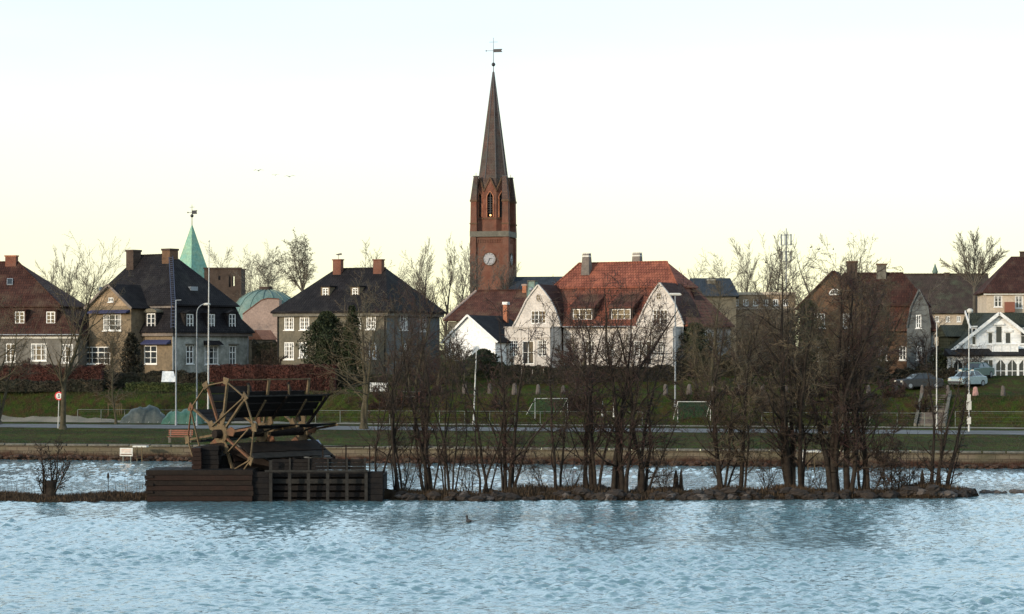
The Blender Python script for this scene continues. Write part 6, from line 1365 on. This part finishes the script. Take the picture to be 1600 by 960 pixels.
I(1252, 764, [(0, 1262, 430, .15), (3, 1250, 500, .09)], AL, 14, 'straight alder standing close right of the stout leaning trunk', twig='twig_olive')
I(1303, 768, [(-6, 1268, 470, .17), (0, 1300, 410, .22), (6, 1310, 430, .18)], PP(kids=[1.8, 1.7, 1.51, 0.0]), 15, 'massive double trunked alder before the attic window of the brown house', twig='twig_red')
I(1324, 766, [(0, 1340, 400, .20), (5, 1368, 440, .14)], PP(kids=[1.8, 1.7, 1.51, 0.0]), 16, 'tall alder right of the double trunked one, crown over the brown house', twig='twig_red')
I(1350, 770, [(0, 1360, 440, .14), (6, 1392, 470, .12), (-6, 1345, 520, .09), (12, 1420, 640, .05)], PP(kids=[1.9, 1.8, 1.51, 0.0], f0=[.1, .1, .1]), 17, 'bushy alder with low side branches left of the bare water gap')
I(1392, 770, [(-5, 1372, 640, .05), (2, 1400, 660, .05), (8, 1428, 690, .05), (14, 1445, 720, .04), (-10, 1360, 690, .04)], PP(f0=[.05, .1, .1], kids=[1.6, 1.5, 1.26, 0.0]), 18, 'low sprawling leafless thicket with limbs trailing over the water')
I(1463, 768, [(-3, 1460, 520, .11), (2, 1470, 540, .12), (6, 1474, 600, .07), (-9, 1442, 690, .04)], PP(kids=[1.2, 1.4, 1.34, 0.0], len=[.22, .4, .45]), 19, 'two parallel thin trunks near the right tip of the island')
I(1480, 766, [(0, 1497, 560, .14), (4, 1520, 660, .05), (-3, 1488, 620, .07)], PP(kids=[1.1, 1.3, 1.34, 0.0], len=[.22, .4, .45]), 20, 'rightmost island alder leaning right with broken side limbs')
# low scrub and suckers among the trunks
for i, (px, lb) in enumerate(((640, 'thin brush between the first alder clumps'), (728, 'thin brush below the white leaning pole'), (845, 'low twiggy brush right of the shaggy alder'), (895, 'low twiggy brush left of the densest cluster'), (1045, 'low twiggy brush between the central cluster and the forked alder'), (1205, 'low twiggy brush left of the stout leaning trunk'), (1275, 'low brush between the straight and the massive trunks'), (1425, 'low brush below the trailing limbs on the right'))):
    r_ = random.Random(40+i); st = [(r_.uniform(-14, 14), px+r_.uniform(-40, 40), r_.uniform(640, 735), .022) for _ in range(8)]
    I(px, 768, st, PP(n=[6, 4, 3, 2], kids=[1.5, 1.3, 0.0, 0.0], max=2, f0=[.1, .1, .1], rmin=.006), 60+i, lb+', leafless', )
# pollard willow at the left
tw = tree('pollard_willow', 'lone short pollard with a knobbly head and fanned shoots on the left spit', 77, 768, 118, [(-8, 54, 700, .06), (0, 72, 682, .06), (6, 95, 690, .065), (9, 112, 704, .05), (-9, 48, 735, .04), (3, 84, 686, .05), (8, 118, 715, .04), (-5, 64, 688, .05), (4, 100, 700, .04)], PP(n=[8, 5, 3, 2], kids=[1.7, 1.5, 0.84, 0.0], f0=[.2, .1, .1], len=[.30, .42, .4]), 30, twig='bark_dark')
b = MB(); b.lathe([(.42, -.4), (.30, .1), (.30, .38), (.36, .56), (.2, .68)], 9, (.05, 0)); b.path([(-.05, 0, .3), (-.30, 0, .62)], [.16, .13], 7); b.path([(.1, 0, .3), (.34, 0, .66)], [.15, .12], 7); b.build('stump', M['bark_dark'], tw)
# stumps on the island
for (px, s_, lb) in ((1056, .32, 'jagged broken stump on the island between trunk clusters'), (1064, .22, 'smaller splintered stump beside the jagged one'), (1441, .28, 'broken stump leaning left near the island tip')):
    D = 121.5; x = X(px, D); b = MB(); b.lathe([(s_*.75, 0), (s_*.5, .35), (s_*.42, .7), (.03, 1.15)], 7, (0, 0), smooth=False); o = b.build('tree_stump', M['bark_dark']); o.location = (x, D, .3); tag(o, lb, 'stump')
# trees on the far bank
GB = 'leafless trees on the far bank'
OL = dict(bark='bark_olive', twig='twig_olive')
SP = PP(ang=[(.6, 1.2), (.5, 1.0), (.4, 1.0)], len=[.55, .45, .45], lt=[.5, .45, .4], trop=[.02, .06, .05, .03], kids=[1.9, 1.8, 1.6, 0.0], f0=[.30, .12, .1])
UP = PP(ang=[(.35, .75), (.35, .8), (.4, .9)], len=[.50, .42, .45], lt=[.45, .5, .4], trop=[.02, .10, .08, .05], kids=[1.8, 1.8, 1.6, 0.0], f0=[.32, .12, .1])
def ZF(px, D): x = X(px, D); return HY+(CAMZ-G(x, D))*FPX/D
def Bk(px, pyb, D, stems, P, seed, label, **k): kk = dict(OL); kk.update(k); return tree('bare_tree', label, px, pyb, D, stems, P, seed, group=GB, **kk)
Bk(98, 664, 186, [(0, 110, 412, .26)], PP(ang=[(.4, .85), (.35, .8), (.4, .9)], len=[.55, .45, .45], lt=[.45, .5, .4], trop=[.02, .10, .08, .05], kids=[2.2, 1.9, 1.6, 0.0], f0=[.24, .12, .1]), 71, 'big leafless tree beside the round road sign in front of the left houses')
Bk(-6, 655, 196, [(0, -5, 460, .34), (3, 32, 490, .16)], SP, 72, 'pale leafless tree cut by the left edge of the photo')
Bk(181, 655, 199, [(0, 178, 500, .10)], PP(kids=[2.2, 2.0, 1.68, 0.0]), 73, 'thin young tree with stakes at its foot', )
Bk(567, 662, 186, [(0, 556, 450, .22), (4, 600, 470, .17)], PP(ang=[(.7, 1.3), (.5, 1.0), (.4, 1.0)], len=[.6, .45, .45], f0=[.22, .1, .1], kids=[1.8, 1.7, 1.51, 0.0]), 74, 'wide spreading olive leafless tree in front of the grey villa')
Bk(648, 640, 208, [(0, 640, 440, .20), (4, 665, 450, .17), (-5, 615, 470, .15)], SP, 75, 'leafless tree before the shaded side of the grey villa', twig='twig_red')
Bk(715, 618, 214, [(0, 705, 520, .13), (4, 735, 525, .12), (-3, 690, 560, .1)], SP, 76, 'small leafless tree in front of the white outbuilding')
Bk(680, 640, 206, [(0, 672, 540, .12), (3, 700, 560, .10)], SP, 85, 'reddish twiggy bush left of the white outbuilding', twig='twig_red')
Bk(905, 600, 216, [(0, 890, 500, .14), (3, 925, 505, .14), (-4, 872, 540, .1)], PP(ang=[(.6, 1.2), (.5, 1.0), (.4, 1.0)], len=[.5, .45, .45], kids=[1.9, 1.8, 1.51, 0.0], f0=[.15, .12, .1]), 77, 'reddish garden tree between the two white gables', twig='twig_red')
Bk(955, 602, 215, [(0, 945, 520, .16), (3, 975, 530, .12)], SP, 86, 'dark stemmed garden tree before the middle wall of the white house', bark='bark_dark')
Bk(1000, 600, 214, [(0, 1010, 500, .16), (4, 1035, 510, .12), (-4, 980, 530, .10)], SP, 78, 'gnarled garden tree before the right white gable', bark='bark_dark')
Bk(1112, 640, 206, [(0, 1098, 450, .26), (4, 1130, 455, .22), (-5, 1080, 500, .16)], PP(ang=[(.5, 1.1), (.5, 1.0), (.4, 1.1)], len=[.5, .5, .5], kids=[1.8, 1.8, 1.6, 0.0], trop=[.02, .0, -.04, -.06], f0=[.2, .1, .1]), 79, 'drooping olive leafless tree right of the flat headed lamp')
Bk(1165, 640, 210, [(0, 1150, 470, .2), (4, 1190, 480, .18)], SP, 80, 'leafless garden tree in front of the flat roofed brick building', twig='twig_red')
Bk(1225, 630, 212, [(0, 1215, 470, .2), (4, 1248, 460, .18)], SP, 81, 'leafless garden tree left of the brown house')
Bk(1290, 640, 212, [(0, 1270, 455, .22), (4, 1305, 465, .2), (8, 1330, 480, .14)], PP(ang=[(.5, 1.1), (.5, 1.0), (.4, 1.0)], len=[.5, .45, .45], kids=[1.8, 1.7, 1.51, 0.0], f0=[.12, .12, .1]), 82, 'broad olive leafless tree hiding the brown brick gable')
Bk(1375, 635, 212, [(0, 1365, 460, .2), (5, 1398, 470, .17)], SP, 83, 'leafless garden tree before the red roof of the brown house', twig='twig_red')
Bk(1522, 612, 213, [(0, 1515, 545, .14), (3, 1538, 550, .10)], PP(ang=[(1.0, 1.5), (.6, 1.1), (.5, 1.1)], len=[.75, .5, .45], trop=[.02, -.03, -.05, -.05], f0=[.55, .1, .1], kids=[3.4, 2.0, 1.34, 0.0]), 84, 'low umbrella shaped tree in front of the glazed veranda', bark='bark_dark', twig='bark_dark')
Bk(1340, 640, 209, [(-4, 1310, 440, .16), (0, 1338, 430, .2), (4, 1372, 436, .18), (6, 1400, 455, .14)], PP(ang=[(.5, 1.1), (.5, 1.0), (.4, 1.0)], len=[.45, .5, .5], kids=[2.2, 2.1, 1.8, 0], f0=[.12, .12, .1], rmin=.012), 89, 'broad rounded olive tree between the two chimneys of the brown house')
Bk(1440, 600, 216, [(0, 1425, 520, .12), (3, 1452, 530, .10)], SP, 87, 'small tree before the narrow blue grey gable', twig='twig_red', bark='bark_dark')
Bk(170, 600, 219, [(0, 176, 508, .12), (3, 160, 520, .10)], PP(kids=[2.1, 1.9, 1.6, 0.0], f0=[.15, .1, .1], len=[.5, .45, .45]), 88, 'small dark garden tree before the tan bay', bark='bark_dark')
def Tg(px, pyb, D, pyt, w_, seed, label, tw='twig_red'):
    r_ = random.Random(seed); st = [((i-3)*3, px+(i-3)/3*w_+r_.uniform(-5, 5), pyt+r_.uniform(0, 30)+abs(i-3)*9, .06) for i in range(7)]
    tree('bare_shrub', label, px, pyb, D, st, PP(n=[7, 5, 3, 2], kids=[3.0, 2.8, 0.0, 0.0], max=2, f0=[.08, .1, .1], len=[.45, .55, .5], rmin=.014, ang=[(.5, 1.2), (.4, 1.1), (.4, 1.2)]), seed, 'bark_dark', tw, 'tangled leafless shrubs on the slope')
for i, (px, pyt, w_, lb, tw) in enumerate(((520, 560, 40, 'olive tangle of bare shrub below the rounded yew', 'twig_olive'), (610, 548, 45, 'tangle of bare shrub right of the white picket panel', 'twig_red'), (665, 560, 40, 'reddish bare shrub between the picket panel and the white leaning pole', 'twig_red'), (775, 575, 36, 'brown bare shrub right of the white leaning pole', 'twig_dark'), (820, 580, 34, 'brown bare shrub above the left football goal', 'twig_dark'), (905, 560, 40, 'dark bare shrub behind the densest island trunks', 'twig_red'), (975, 575, 36, 'dark bare shrub above the pair of marker posts', 'twig_dark'), (1085, 555, 40, 'brown bare shrub above the right football goal', 'twig_dark'), (1145, 550, 42, 'brown bare shrub behind the leaning island alder', 'twig_red'), (1205, 545, 42, 'brown bare shrub under the telecom mast', 'twig_olive'), (1265, 540, 42, 'brown bare shrub at the left foot of the brown house', 'twig_red'), (1330, 545, 42, 'brown bare shrub below the attic window gable', 'twig_dark'), (1395, 550, 40, 'brown bare shrub left of the grey gable', 'twig_red'), (1440, 575, 24, 'low bare shrub at the head of the steps', 'twig_dark'), (60, 590, 30, 'brown bare shrub below the leftmost hedge', 'twig_dark'), (260, 590, 24, 'brown bare shrub behind the white tilted board', 'twig_dark'))):
    D_ = (crest(X(px, 204))-(3.4 if i % 2 else 1.0)) if px > 400 else 212; Tg(px, ZF(px, D_), D_, pyt+(26 if px > 400 else 0), w_, 300+i, lb, tw)
# distant trees
GD = 'distant leafless trees behind the houses'
FR = PP(n=[8, 5, 4, 2], kids=[2.1, 2.3, 1.68, 0.0], ang=[(.5, 1.1), (.45, 1.0), (.4, 1.0)], len=[.5, .5, .5], f0=[.12, .1, .1], rmin=.015, trop=[.02, .05, .03, .02], wob=[.05, .09, .13, .16])
def Fa(px, pyt, D, stems, P, seed, label, pyb=520, fork=None): return tree('distant_tree', label, px, pyb, D, [(a, b_, c_, d_) for a, b_, c_, d_ in stems], P, seed, 'bark_far', 'twig_far', GD, zb=5.4, fork=fork)
UPF = UP | dict(rmin=.015, kids=[2.2, 2.3, 1.76, 0.0], n=[10, 6, 4, 2], wob=[.05, .08, .12, .15])
WI = PP(n=[8, 6, 4, 2], kids=[2.0, 2.0, 1.85, 0.0], ang=[(.35, .8), (.5, 1.1), (.5, 1.2)], len=[.5, .42, .5], f0=[.15, .1, .1], rmin=.015, trop=[.02, .03, -.06, -.12])
Fa(472, 372, 300, [(0, a, c_, .10) for a, c_ in ((430, 412), (442, 394), (455, 381), (470, 375), (484, 374), (498, 380), (510, 398))], WI, 101, 'large pale weeping tree behind the left roof of the grey villa', fork=(455, .4))
Fa(424, 412, 310, [(0, a, c_, .14) for a, c_ in ((402, 428), (412, 416), (424, 411), (436, 414))], FR, 102, 'distant crown right of the copper dome')
Fa(380, 415, 330, [(0, a, c_, .14) for a, c_ in ((362, 424), (374, 414), (386, 411), (397, 420))], FR, 103, 'distant crown behind the dark brick tower')
Fa(345, 410, 335, [(0, 345, 408, .3)], FR, 104, 'distant crown between the copper spire and the brick tower')
Fa(75, 410, 285, [(0, 72, 436, .22), (6, 95, 424, .2), (14, 118, 420, .18)], UPF, 105, 'distant upright crown between the two left houses')
Fa(125, 420, 280, [(0, 122, 436, .2), (8, 140, 440, .18)], FR, 106, 'distant crown right against the black roof slope')
Fa(585, 410, 290, [(0, 572, 415, .25), (6, 598, 410, .25)], FR, 107, 'distant crown peeping over the grey villa ridge')
Fa(660, 415, 270, [(0, 650, 418, .3), (6, 675, 415, .25)], UPF, 108, 'distant upright crown right of the grey villa roof')
Fa(700, 408, 275, [(0, 692, 415, .3), (6, 718, 405, .25)], UPF, 109, 'distant upright crown left of the church tower')
Fa(735, 430, 268, [(0, 728, 420, .22), (5, 750, 430, .2)], UPF, 110, 'twiggy crown crossing the lower left side of the church tower')
Fa(780, 440, 272, [(0, 772, 425, .18), (5, 790, 440, .16)], UPF, 111, 'thin crown just below the church clock')
Fa(630, 430, 300, [(0, 625, 428, .22), (5, 642, 425, .2)], FR, 118, 'far crown above the right roof slope of the grey villa')
Fa(1110, 415, 320, [(0, 1100, 420, .3), (10, 1130, 415, .25)], FR, 112, 'distant crown over the blue grey slate roof')
Fa(1178, 405, 315, [(0, 1170, 408, .3), (8, 1192, 405, .3), (-6, 1158, 415, .2)], UPF, 113, 'distant upright tree left of the telecom mast dotted with rooks')
Fa(1208, 408, 318, [(0, 1212, 406, .25)], UPF, 119, 'distant slim crown hard left of the telecom mast')
Fa(1290, 385, 262, [(0, 1272, 395, .3), (8, 1318, 380, .28), (-8, 1250, 410, .2)], PP(n=[9, 6, 4, 2], kids=[1.9, 1.7, 1.34, 0.0], ang=[(.4, 1.0), (.4, 1.0), (.4, 1.0)], len=[.5, .45, .5], f0=[.35, .15, .1], rmin=.014), 114, 'gangly tree rising left of the brown house chimneys dotted with rooks')
Fa(1345, 410, 270, [(0, 1352, 408, .2)], PP(rmin=.013), 120, 'thin wisp of crown between the two chimneys of the brown house')
Fa(1523, 372, 275, [(0, a, c_, .09) for a, c_ in ((1480, 406), (1490, 390), (1505, 378), (1517, 373), (1530, 373), (1543, 378), (1557, 388), (1566, 404))], PP(n=[9, 6, 4, 2], ang=[(.2, .5), (.25, .55), (.3, .6)], len=[.5, .5, .5], lt=[.45, .4, .4], trop=[.01, .05, .04, .03], kids=[1.8, 1.7, 1.43, 0.0], f0=[.12, .12, .1], rmin=.014, tap=[.9, .8, .75, .6]), 115, 'tall fan shaped tree against the sky left of the yellow building', fork=(448, .30))
Fa(1440, 440, 268, [(0, 1450, 452, .2)], FR, 116, 'low crown before the long dark roof')
for i, (px, py, D, lb) in enumerate(((1210, 399, 318, 'dark rook perched alone just left of the mast'), (1196, 412, 315, 'dark rook in the crown left of the mast, lower of two'), (1175, 422, 315, 'dark rook low in the upright tree'), (1166, 427, 315, 'lowest dark rook at left of the upright tree'), (1267, 388, 262, 'dark rook on the top left twig of the gangly tree'), (1279, 391, 262, 'dark rook just right of the topmost perched one'), (1302, 391, 262, 'dark rook near the slanting top limb of the gangly tree'), (1262, 439, 262, 'dark rook low in the gangly tree'), (1196, 436, 315, 'dark rook lowest and nearest the mast'))):
    sitting('perched_rook', WP(px, py, D), 0.95 if D > 300 else 0.8, lb, 'bird', rz=i*1.3, group='rooks perched in the treetops')

# ---------------- leafy masses ----------------
def leaves(name, C_pts, size, m, parent=None, seed=0, aspect=1.0):
    rg = np.random.RandomState(seed); C_pts = np.asarray(C_pts); n = len(C_pts)
    a = rg.normal(size=(n, 3)); a /= np.linalg.norm(a, axis=1, keepdims=True); b_ = rg.normal(size=(n, 3)); b_ -= (b_*a).sum(1, keepdims=True)*a; b_ /= np.linalg.norm(b_, axis=1, keepdims=True)
    s_ = size*(rg.uniform(.6, 1.4, size=(n, 1))); V = np.stack([C_pts-a*s_-b_*s_*.45*aspect, C_pts+a*s_*.2-b_*s_*.6*aspect, C_pts+a*s_*1.1, C_pts+b_*s_*.6*aspect], 1).reshape(-1, 3)
    return npmesh(name, V, np.arange(4*n).reshape(-1, 4), m, parent)
def hedge(px0, px1, pyt, D, dep, label, m, seed, zb=None, n=None, wav=.10, D1=None, name='hedge', cat='hedge', group=None, size=.075, core='dark'):
    D1 = D if D1 is None else D1; x0, x1 = X(px0, D), X(px1, D1); rg = np.random.RandomState(seed); L = math.hypot(x1-x0, D1-D); ang = math.atan2(D1-D, x1-x0)
    z0 = (min(G(x0, D), G(x1, D1))-.1) if zb is None else zb; H = ZZ(pyt, D)-z0; r = empty(name, (x0, D, z0), ang, label, cat, group)
    n = n or int(min(11000, L*(H+dep)*130)); u = rg.uniform(0, L, n); ph = rg.uniform(0, 6, 5)
    face = rg.uniform(0, 1, n); top = face < dep/(H+dep)
    hh = H*(1+wav*(np.sin(u*.9+ph[0])*.5+np.sin(u*2.7+ph[1])*.3+np.sin(u*6.1+ph[2])*.2)); z = np.where(top, hh+rg.normal(0, .05, n), hh*rg.uniform(0, 1.0, n)); v = np.where(top, rg.uniform(0, dep, n), .05+.05*np.sin(u*1.3+z*1.1+ph[3])+rg.normal(0, .07, n))
    sides = rg.uniform(0, 1, n) < .06; u = np.where(sides, np.where(rg.uniform(0, 1, n) < .5, 0, L)+rg.normal(0, .05, n), u); v = np.where(sides, rg.uniform(0, dep, n), v)
    leaves('foliage', np.stack([u, v, z], 1), size, M[m], r, seed)
    b = MB(); nn_ = max(3, int(L/1.0)); 
    for i in range(nn_):
        ua, ub = L*i/nn_, L*(i+1)/nn_; um = (ua+ub)/2; q = H*(1+wav*(math.sin(um*.9+ph[0])*.5+math.sin(um*2.7+ph[1])*.3))*.98; b.box(ua+.02, .18, 0, ub-.02, dep-.1, q)
    b.build('inner_growth', M[m], r); return r
hedge(-40, 158, 573, 213, 1.6, 'russet beech hedge in front of the leftmost grey house', 'beech', 1, zb=ZZ(602, 213), wav=.12)
hedge(-40, 160, 596, 210.5, 1.0, 'low grey brown scrub strip at the foot of the left beech hedge', 'brush', 2, zb=ZZ(612, 210.5), wav=.2)
hedge(158, 330, 583, 216, 1.8, 'dark reddish shrub border before the black roofed house', 'brush', 3, zb=ZZ(606, 216), wav=.18)
hedge(196, 332, 600, 211, 1.2, 'low dark green hedge below the white tilted board', 'hedge_green', 4, zb=ZZ(612, 211), wav=.15)
hedge(326, 524, 572, 212, 1.8, 'long clipped dark red beech hedge behind the water wheel', 'beech', 5, zb=ZZ(613, 212), wav=.04)
hedge(500, 700, 588, 214, 1.6, 'dark brown shrub border below the grey villa', 'brush', 6, zb=ZZ(610, 214), wav=.25)
hedge(690, 800, 566, 217, 2.0, 'dark shrubs in front of the white outbuilding', 'ivy', 7, zb=ZZ(600, 217), wav=.25)
hedge(780, 1075, 574, 213, 1.6, 'dark hedge along the garden of the white house', 'brush', 8, zb=ZZ(606, 213), wav=.10)
hedge(1060, 1260, 560, 216, 2.0, 'overgrown dark shrubs right of the white house', 'brush', 9, zb=ZZ(612, 216), wav=.30, size=.09)
hedge(1240, 1492, 578, 211, 1.8, 'dark shrubs under the brown house', 'brush', 10, zb=ZZ(612, 214), wav=.30, size=.09)
hedge(393, 436, 533, 234, 2.0, 'tall hedge closing the gap under the sunlit shed roof', 'brush', 11, zb=5.3, wav=.15)
hedge(1545, 1660, 602, 211, 2.0, 'clipped green hedge mound before the veranda', 'hedge_green', 12, zb=ZZ(606, 211), wav=.12)
# dark board fence in front of it
D = 208.5; x = X(1542, D); df = empty('board_fence', (x, D, ZZ(622, D)), 0, 'dark weathered board fence below the veranda hedge', 'fence'); H = ZZ(601, D)-ZZ(622, D); n_ = 40
b = MB(); b.box(0, 0, 0, .15, .03, H); pm = None
for i in range(n_):
    if pm is None: o = b.build('board', M['tarwood'], df); pm = o.data
    else: o = link('board', pm, None, df)
    o.location = (i*.172, rr.uniform(-.01, .01), rr.uniform(-.03, .02))
b = MB(); b.box(0, .035, H*.2, n_*.172, .08, H*.28); b.box(0, .035, H*.75, n_*.172, .08, H*.83); b.build('rail', M['tarwood'], df)
def bushy(name, px, pyb, pyt, D, wpx, m, label, cat, seed, n=5000, shape='egg', size=.11, zb=None):
    x = X(px, D); z0 = ZZ(pyb, D) if zb is None else zb; H = ZZ(pyt, D)-z0; W_ = wpx*D/FPX/2; r = empty(name, (x, D, z0), 0, label, cat); rg = np.random.RandomState(seed)
    t = rg.uniform(0, 1, n)**.9; a = rg.uniform(0, 6.283, n)
    if shape == 'egg': pr = np.sin(np.pi*np.clip(t*.88+.10, 0, 1))**.7
    else: pr = (1-t)**.55*.9+.12
    lump = 1+.20*np.sin(a*3+t*9)+.16*np.sin(a*7+t*17+1)+.14*np.sin(a*2-t*23)+.12*np.sin(a*11+t*41)+rg.normal(0, .05, n)
    rad = W_*pr*lump*(1-.45*rg.uniform(0, 1, n)**2); leaves('foliage', np.stack([rad*np.cos(a), rad*np.sin(a)*.9, t*H], 1), size, M[m], r, seed)
    b = MB(); b.tube((0, 0, -.3), (0, 0, H*.85), .16, .04, 7); b.build('trunk', M['bark_dark'], r)
    b = MB(); b.lathe([(W_*.5*((math.sin(math.pi*min(1, q*.88+.10))**.7) if shape == 'egg' else ((1-q)**.55*.9+.1))+.02, q*H*.95) for q in (0, .15, .3, .5, .7, .85, .97)], 10); b.build('inner_growth', M[m], r)
    return r
def twiggy(name, px, pyb, pyt, D, wpx, m, label, cat, seed, n=5000, shape='', size=.1, zb=None):
    r_ = random.Random(seed+500); st = []
    for i in range(9):
        q = -1+2*(i+.5)/9; st.append((q*3, px+q*wpx*.62, pyt+(pyb-pyt)*.42*q*q+r_.uniform(-3, 6), .045))
    return tree(name, label, px, pyb, D, st, PP(n=[6, 5, 3, 2], kids=[3.0, 2.6, 0.0, 0.0], max=2, f0=[.08, .1, .1], len=[.40, .55, .5], ang=[(.4, 1.1), (.4, 1.1), (.4, 1.2)], rmin=.014), seed+500, 'bark_dark', 'twig_red' if m == 'beech' else ('twig_dark' if seed % 2 else 'twig_olive'), zb=zb, cat=cat)
bushy('evergreen_tree', 510, 592, 487, 221, 66, 'evergreen', 'rounded dark yew covering part of the grey villa front', 'tree', 1, 9000)
bushy('evergreen_tree', 550, 600, 478, 219, 34, 'evergreen', 'narrow dark columnar conifer right of the rounded yew', 'tree', 2, 6000, 'cone')
bushy('evergreen_tree', 205, 585, 520, 222, 34, 'brush', 'dark narrow evergreen between the tan bay and the front dormer', 'tree', 3, 3000, 'cone')
twiggy('shrub', 640, 600, 535, 219, 60, 'brush', 'dark rounded shrub before the shaded villa flank', 'shrub', 4, 4500)
twiggy('shrub', 420, 590, 545, 227, 34, 'brush', 'dark shrub left of the grey villa corner', 'shrub', 5, 2500)
bushy('shrub', 755, 592, 546, 218, 50, 'ivy', 'green shrub before the right part of the outbuilding', 'shrub', 6, 4000)
twiggy('shrub', 712, 592, 535, 219, 50, 'brush', 'brown shrub before the left part of the outbuilding', 'shrub', 7, 3500)
twiggy('shrub', 890, 592, 530, 221, 48, 'beech', 'reddish shrub at the inner corner of the white house', 'shrub', 8, 3500)
bushy('shrub', 1085, 598, 505, 224, 66, 'ivy', 'ivy covered mass right of the white house', 'shrub', 9, 6000)
twiggy('shrub', 1150, 600, 515, 226, 70, 'brush', 'brown shrub mass left of the brown house', 'shrub', 10, 6000)
twiggy('shrub', 1205, 600, 495, 228, 70, 'brush', 'tall brown shrub mass under the telecom mast', 'shrub', 11, 7000)
bushy('shrub', 1262, 598, 470, 224, 58, 'ivy', 'creeper clad tree covering the left edge of the brown gable', 'shrub', 12, 7000, size=.10)
twiggy('shrub', 1370, 600, 520, 222, 60, 'brush', 'dark shrub below the red roof', 'shrub', 13, 4500)
bushy('shrub', 1475, 600, 545, 221, 46, 'ivy', 'dark shrub between the brown house and the veranda', 'shrub', 14, 3500)
twiggy('shrub', 1515, 612, 578, 214, 34, 'brush', 'low dark shrub at the left end of the veranda', 'shrub', 15, 2000)
twiggy('shrub', 40, 595, 560, 222, 50, 'beech', 'russet shrub below the leftmost house windows', 'shrub', 16, 2500)
# dry grass and reeds: island fringe, far bank foot
def blades(name, pts, h_, m, parent=None, seed=0, kind='stuff', lean=.35, w_=.012):
    rg = np.random.RandomState(seed); pts = np.asarray(pts); n = len(pts); a = rg.uniform(0, 6.283, n); H = h_*rg.uniform(.45, 1.3, n); l = rg.uniform(0, lean, n)*H; az = rg.uniform(0, 6.283, n)
    d = np.stack([np.cos(a), np.sin(a), np.zeros(n)], 1)*w_; tip = pts+np.stack([l*np.cos(az), l*np.sin(az), H], 1); mid = pts+np.stack([.35*l*np.cos(az), .35*l*np.sin(az), H*.55], 1)
    V = np.stack([pts-d, pts+d, mid+d*.8, mid-d*.8, tip], 1).reshape(-1, 3); k = np.arange(n)[:, None]*5
    F_ = np.concatenate([np.concatenate([k, k+1, k+2, k+3], 1), np.concatenate([k+3, k+2, k+4, k+4], 1)])[:, :]
    F4 = np.concatenate([k, k+1, k+2, k+3], 1); F3 = np.concatenate([k+3, k+2, k+4], 1)
    me = bpy.data.meshes.new(name); me.from_pydata(V.tolist(), [], F4.tolist()+F3.tolist()); me.materials.append(M[m]); o = link(name, me, None, parent); tag(o, kind=kind); return o
def isl_pts(n, x0, x1, seed, edge=True, dens=None):
    rg = random.Random(seed); P_ = []
    while len(P_) < n:
        x = rg.uniform(x0, x1)
        if dens and rg.random() > dens(x): continue
        w_ = isl_w(x); t = rg.uniform(-1, 1); y = isl_c(x)+t*w_
        P_.append((x, y, isl_z(x, y)-.02))
    return P_
den = lambda x: .35+.65*max(0, math.sin(x*.9)+.2*math.sin(x*3.1))
o = blades('dry_grass', isl_pts(15000, -44, -19.2, 5, dens=lambda x: .7), .18, 'drygrass', seed=1, w_=.014); tag(o, 'matted brown grass covering the low left spit', 'grass')
o = blades('island_grass', isl_pts(14000, -6, 24.6, 6, dens=den), .26, 'drygrass', seed=2, w_=.014); tag(o, 'dry reed tufts between the island stones', 'grass')
o = blades('reed_stems', isl_pts(260, -40, -19.5, 7, dens=den), 1.15, 'drygrass', seed=3, lean=.2, w_=.008); tag(o, 'sparse tall dead stems standing on the left spit', 'reeds')
D = 118; b = MB(); x = X(169, D); b.tube((0, 0, 0), (0, 0, 1.02), .02, .02, 5); b.lathe([(.05, .95), (.075, 1.05), (.05, 1.2), (.015, 1.28)], 7, (0, 0)); o = b.build('seed_head', M['bark_dark']); o.location = (x, D, .2); tag(o, 'single tall dark seed head on the left spit', 'plant')
P_ = []; rg = random.Random(3)
for i in range(15000):
    x = rg.uniform(-52, 48); c_ = crest(x); y = c_-6.4+rg.random()*6.6; P_.append((x, y, G(x, y)-.03))
tag(blades('slope_grass', P_, .22, 'grassblade', seed=4, w_=.022), 'rough grass on the bank below the houses', 'grass')
P_ = []
for i in range(10000):
    x = rg.uniform(-50, 46); y = shore(x)+.5+rg.random()**1.5*24; P_.append((x, y, G(x, y)-.02))
tag(blades('lawn_grass', P_, .11, 'grassblade', seed=5, w_=.02), 'short lawn tufts above the quay wall', 'grass')
P_ = []
for i in range(5000):
    x = rg.uniform(-50, 46); y = shore(x)-.15-rg.random()*.5; P_.append((x, y, rg.uniform(.0, .5)))
tag(blades('bank_weeds', P_, .22, 'drygrass', seed=6), 'dead weeds hanging at the foot of the quay wall', 'grass')
if 0: [print('TL', a_, b_) for a_, b_ in sorted(TL)[::-1]]
print('TREE SEGS', TOT[0], 'TRIS', sum(len(o.data.loops)-2*len(o.data.polygons) for o in bpy.data.objects if o.type == 'MESH'))
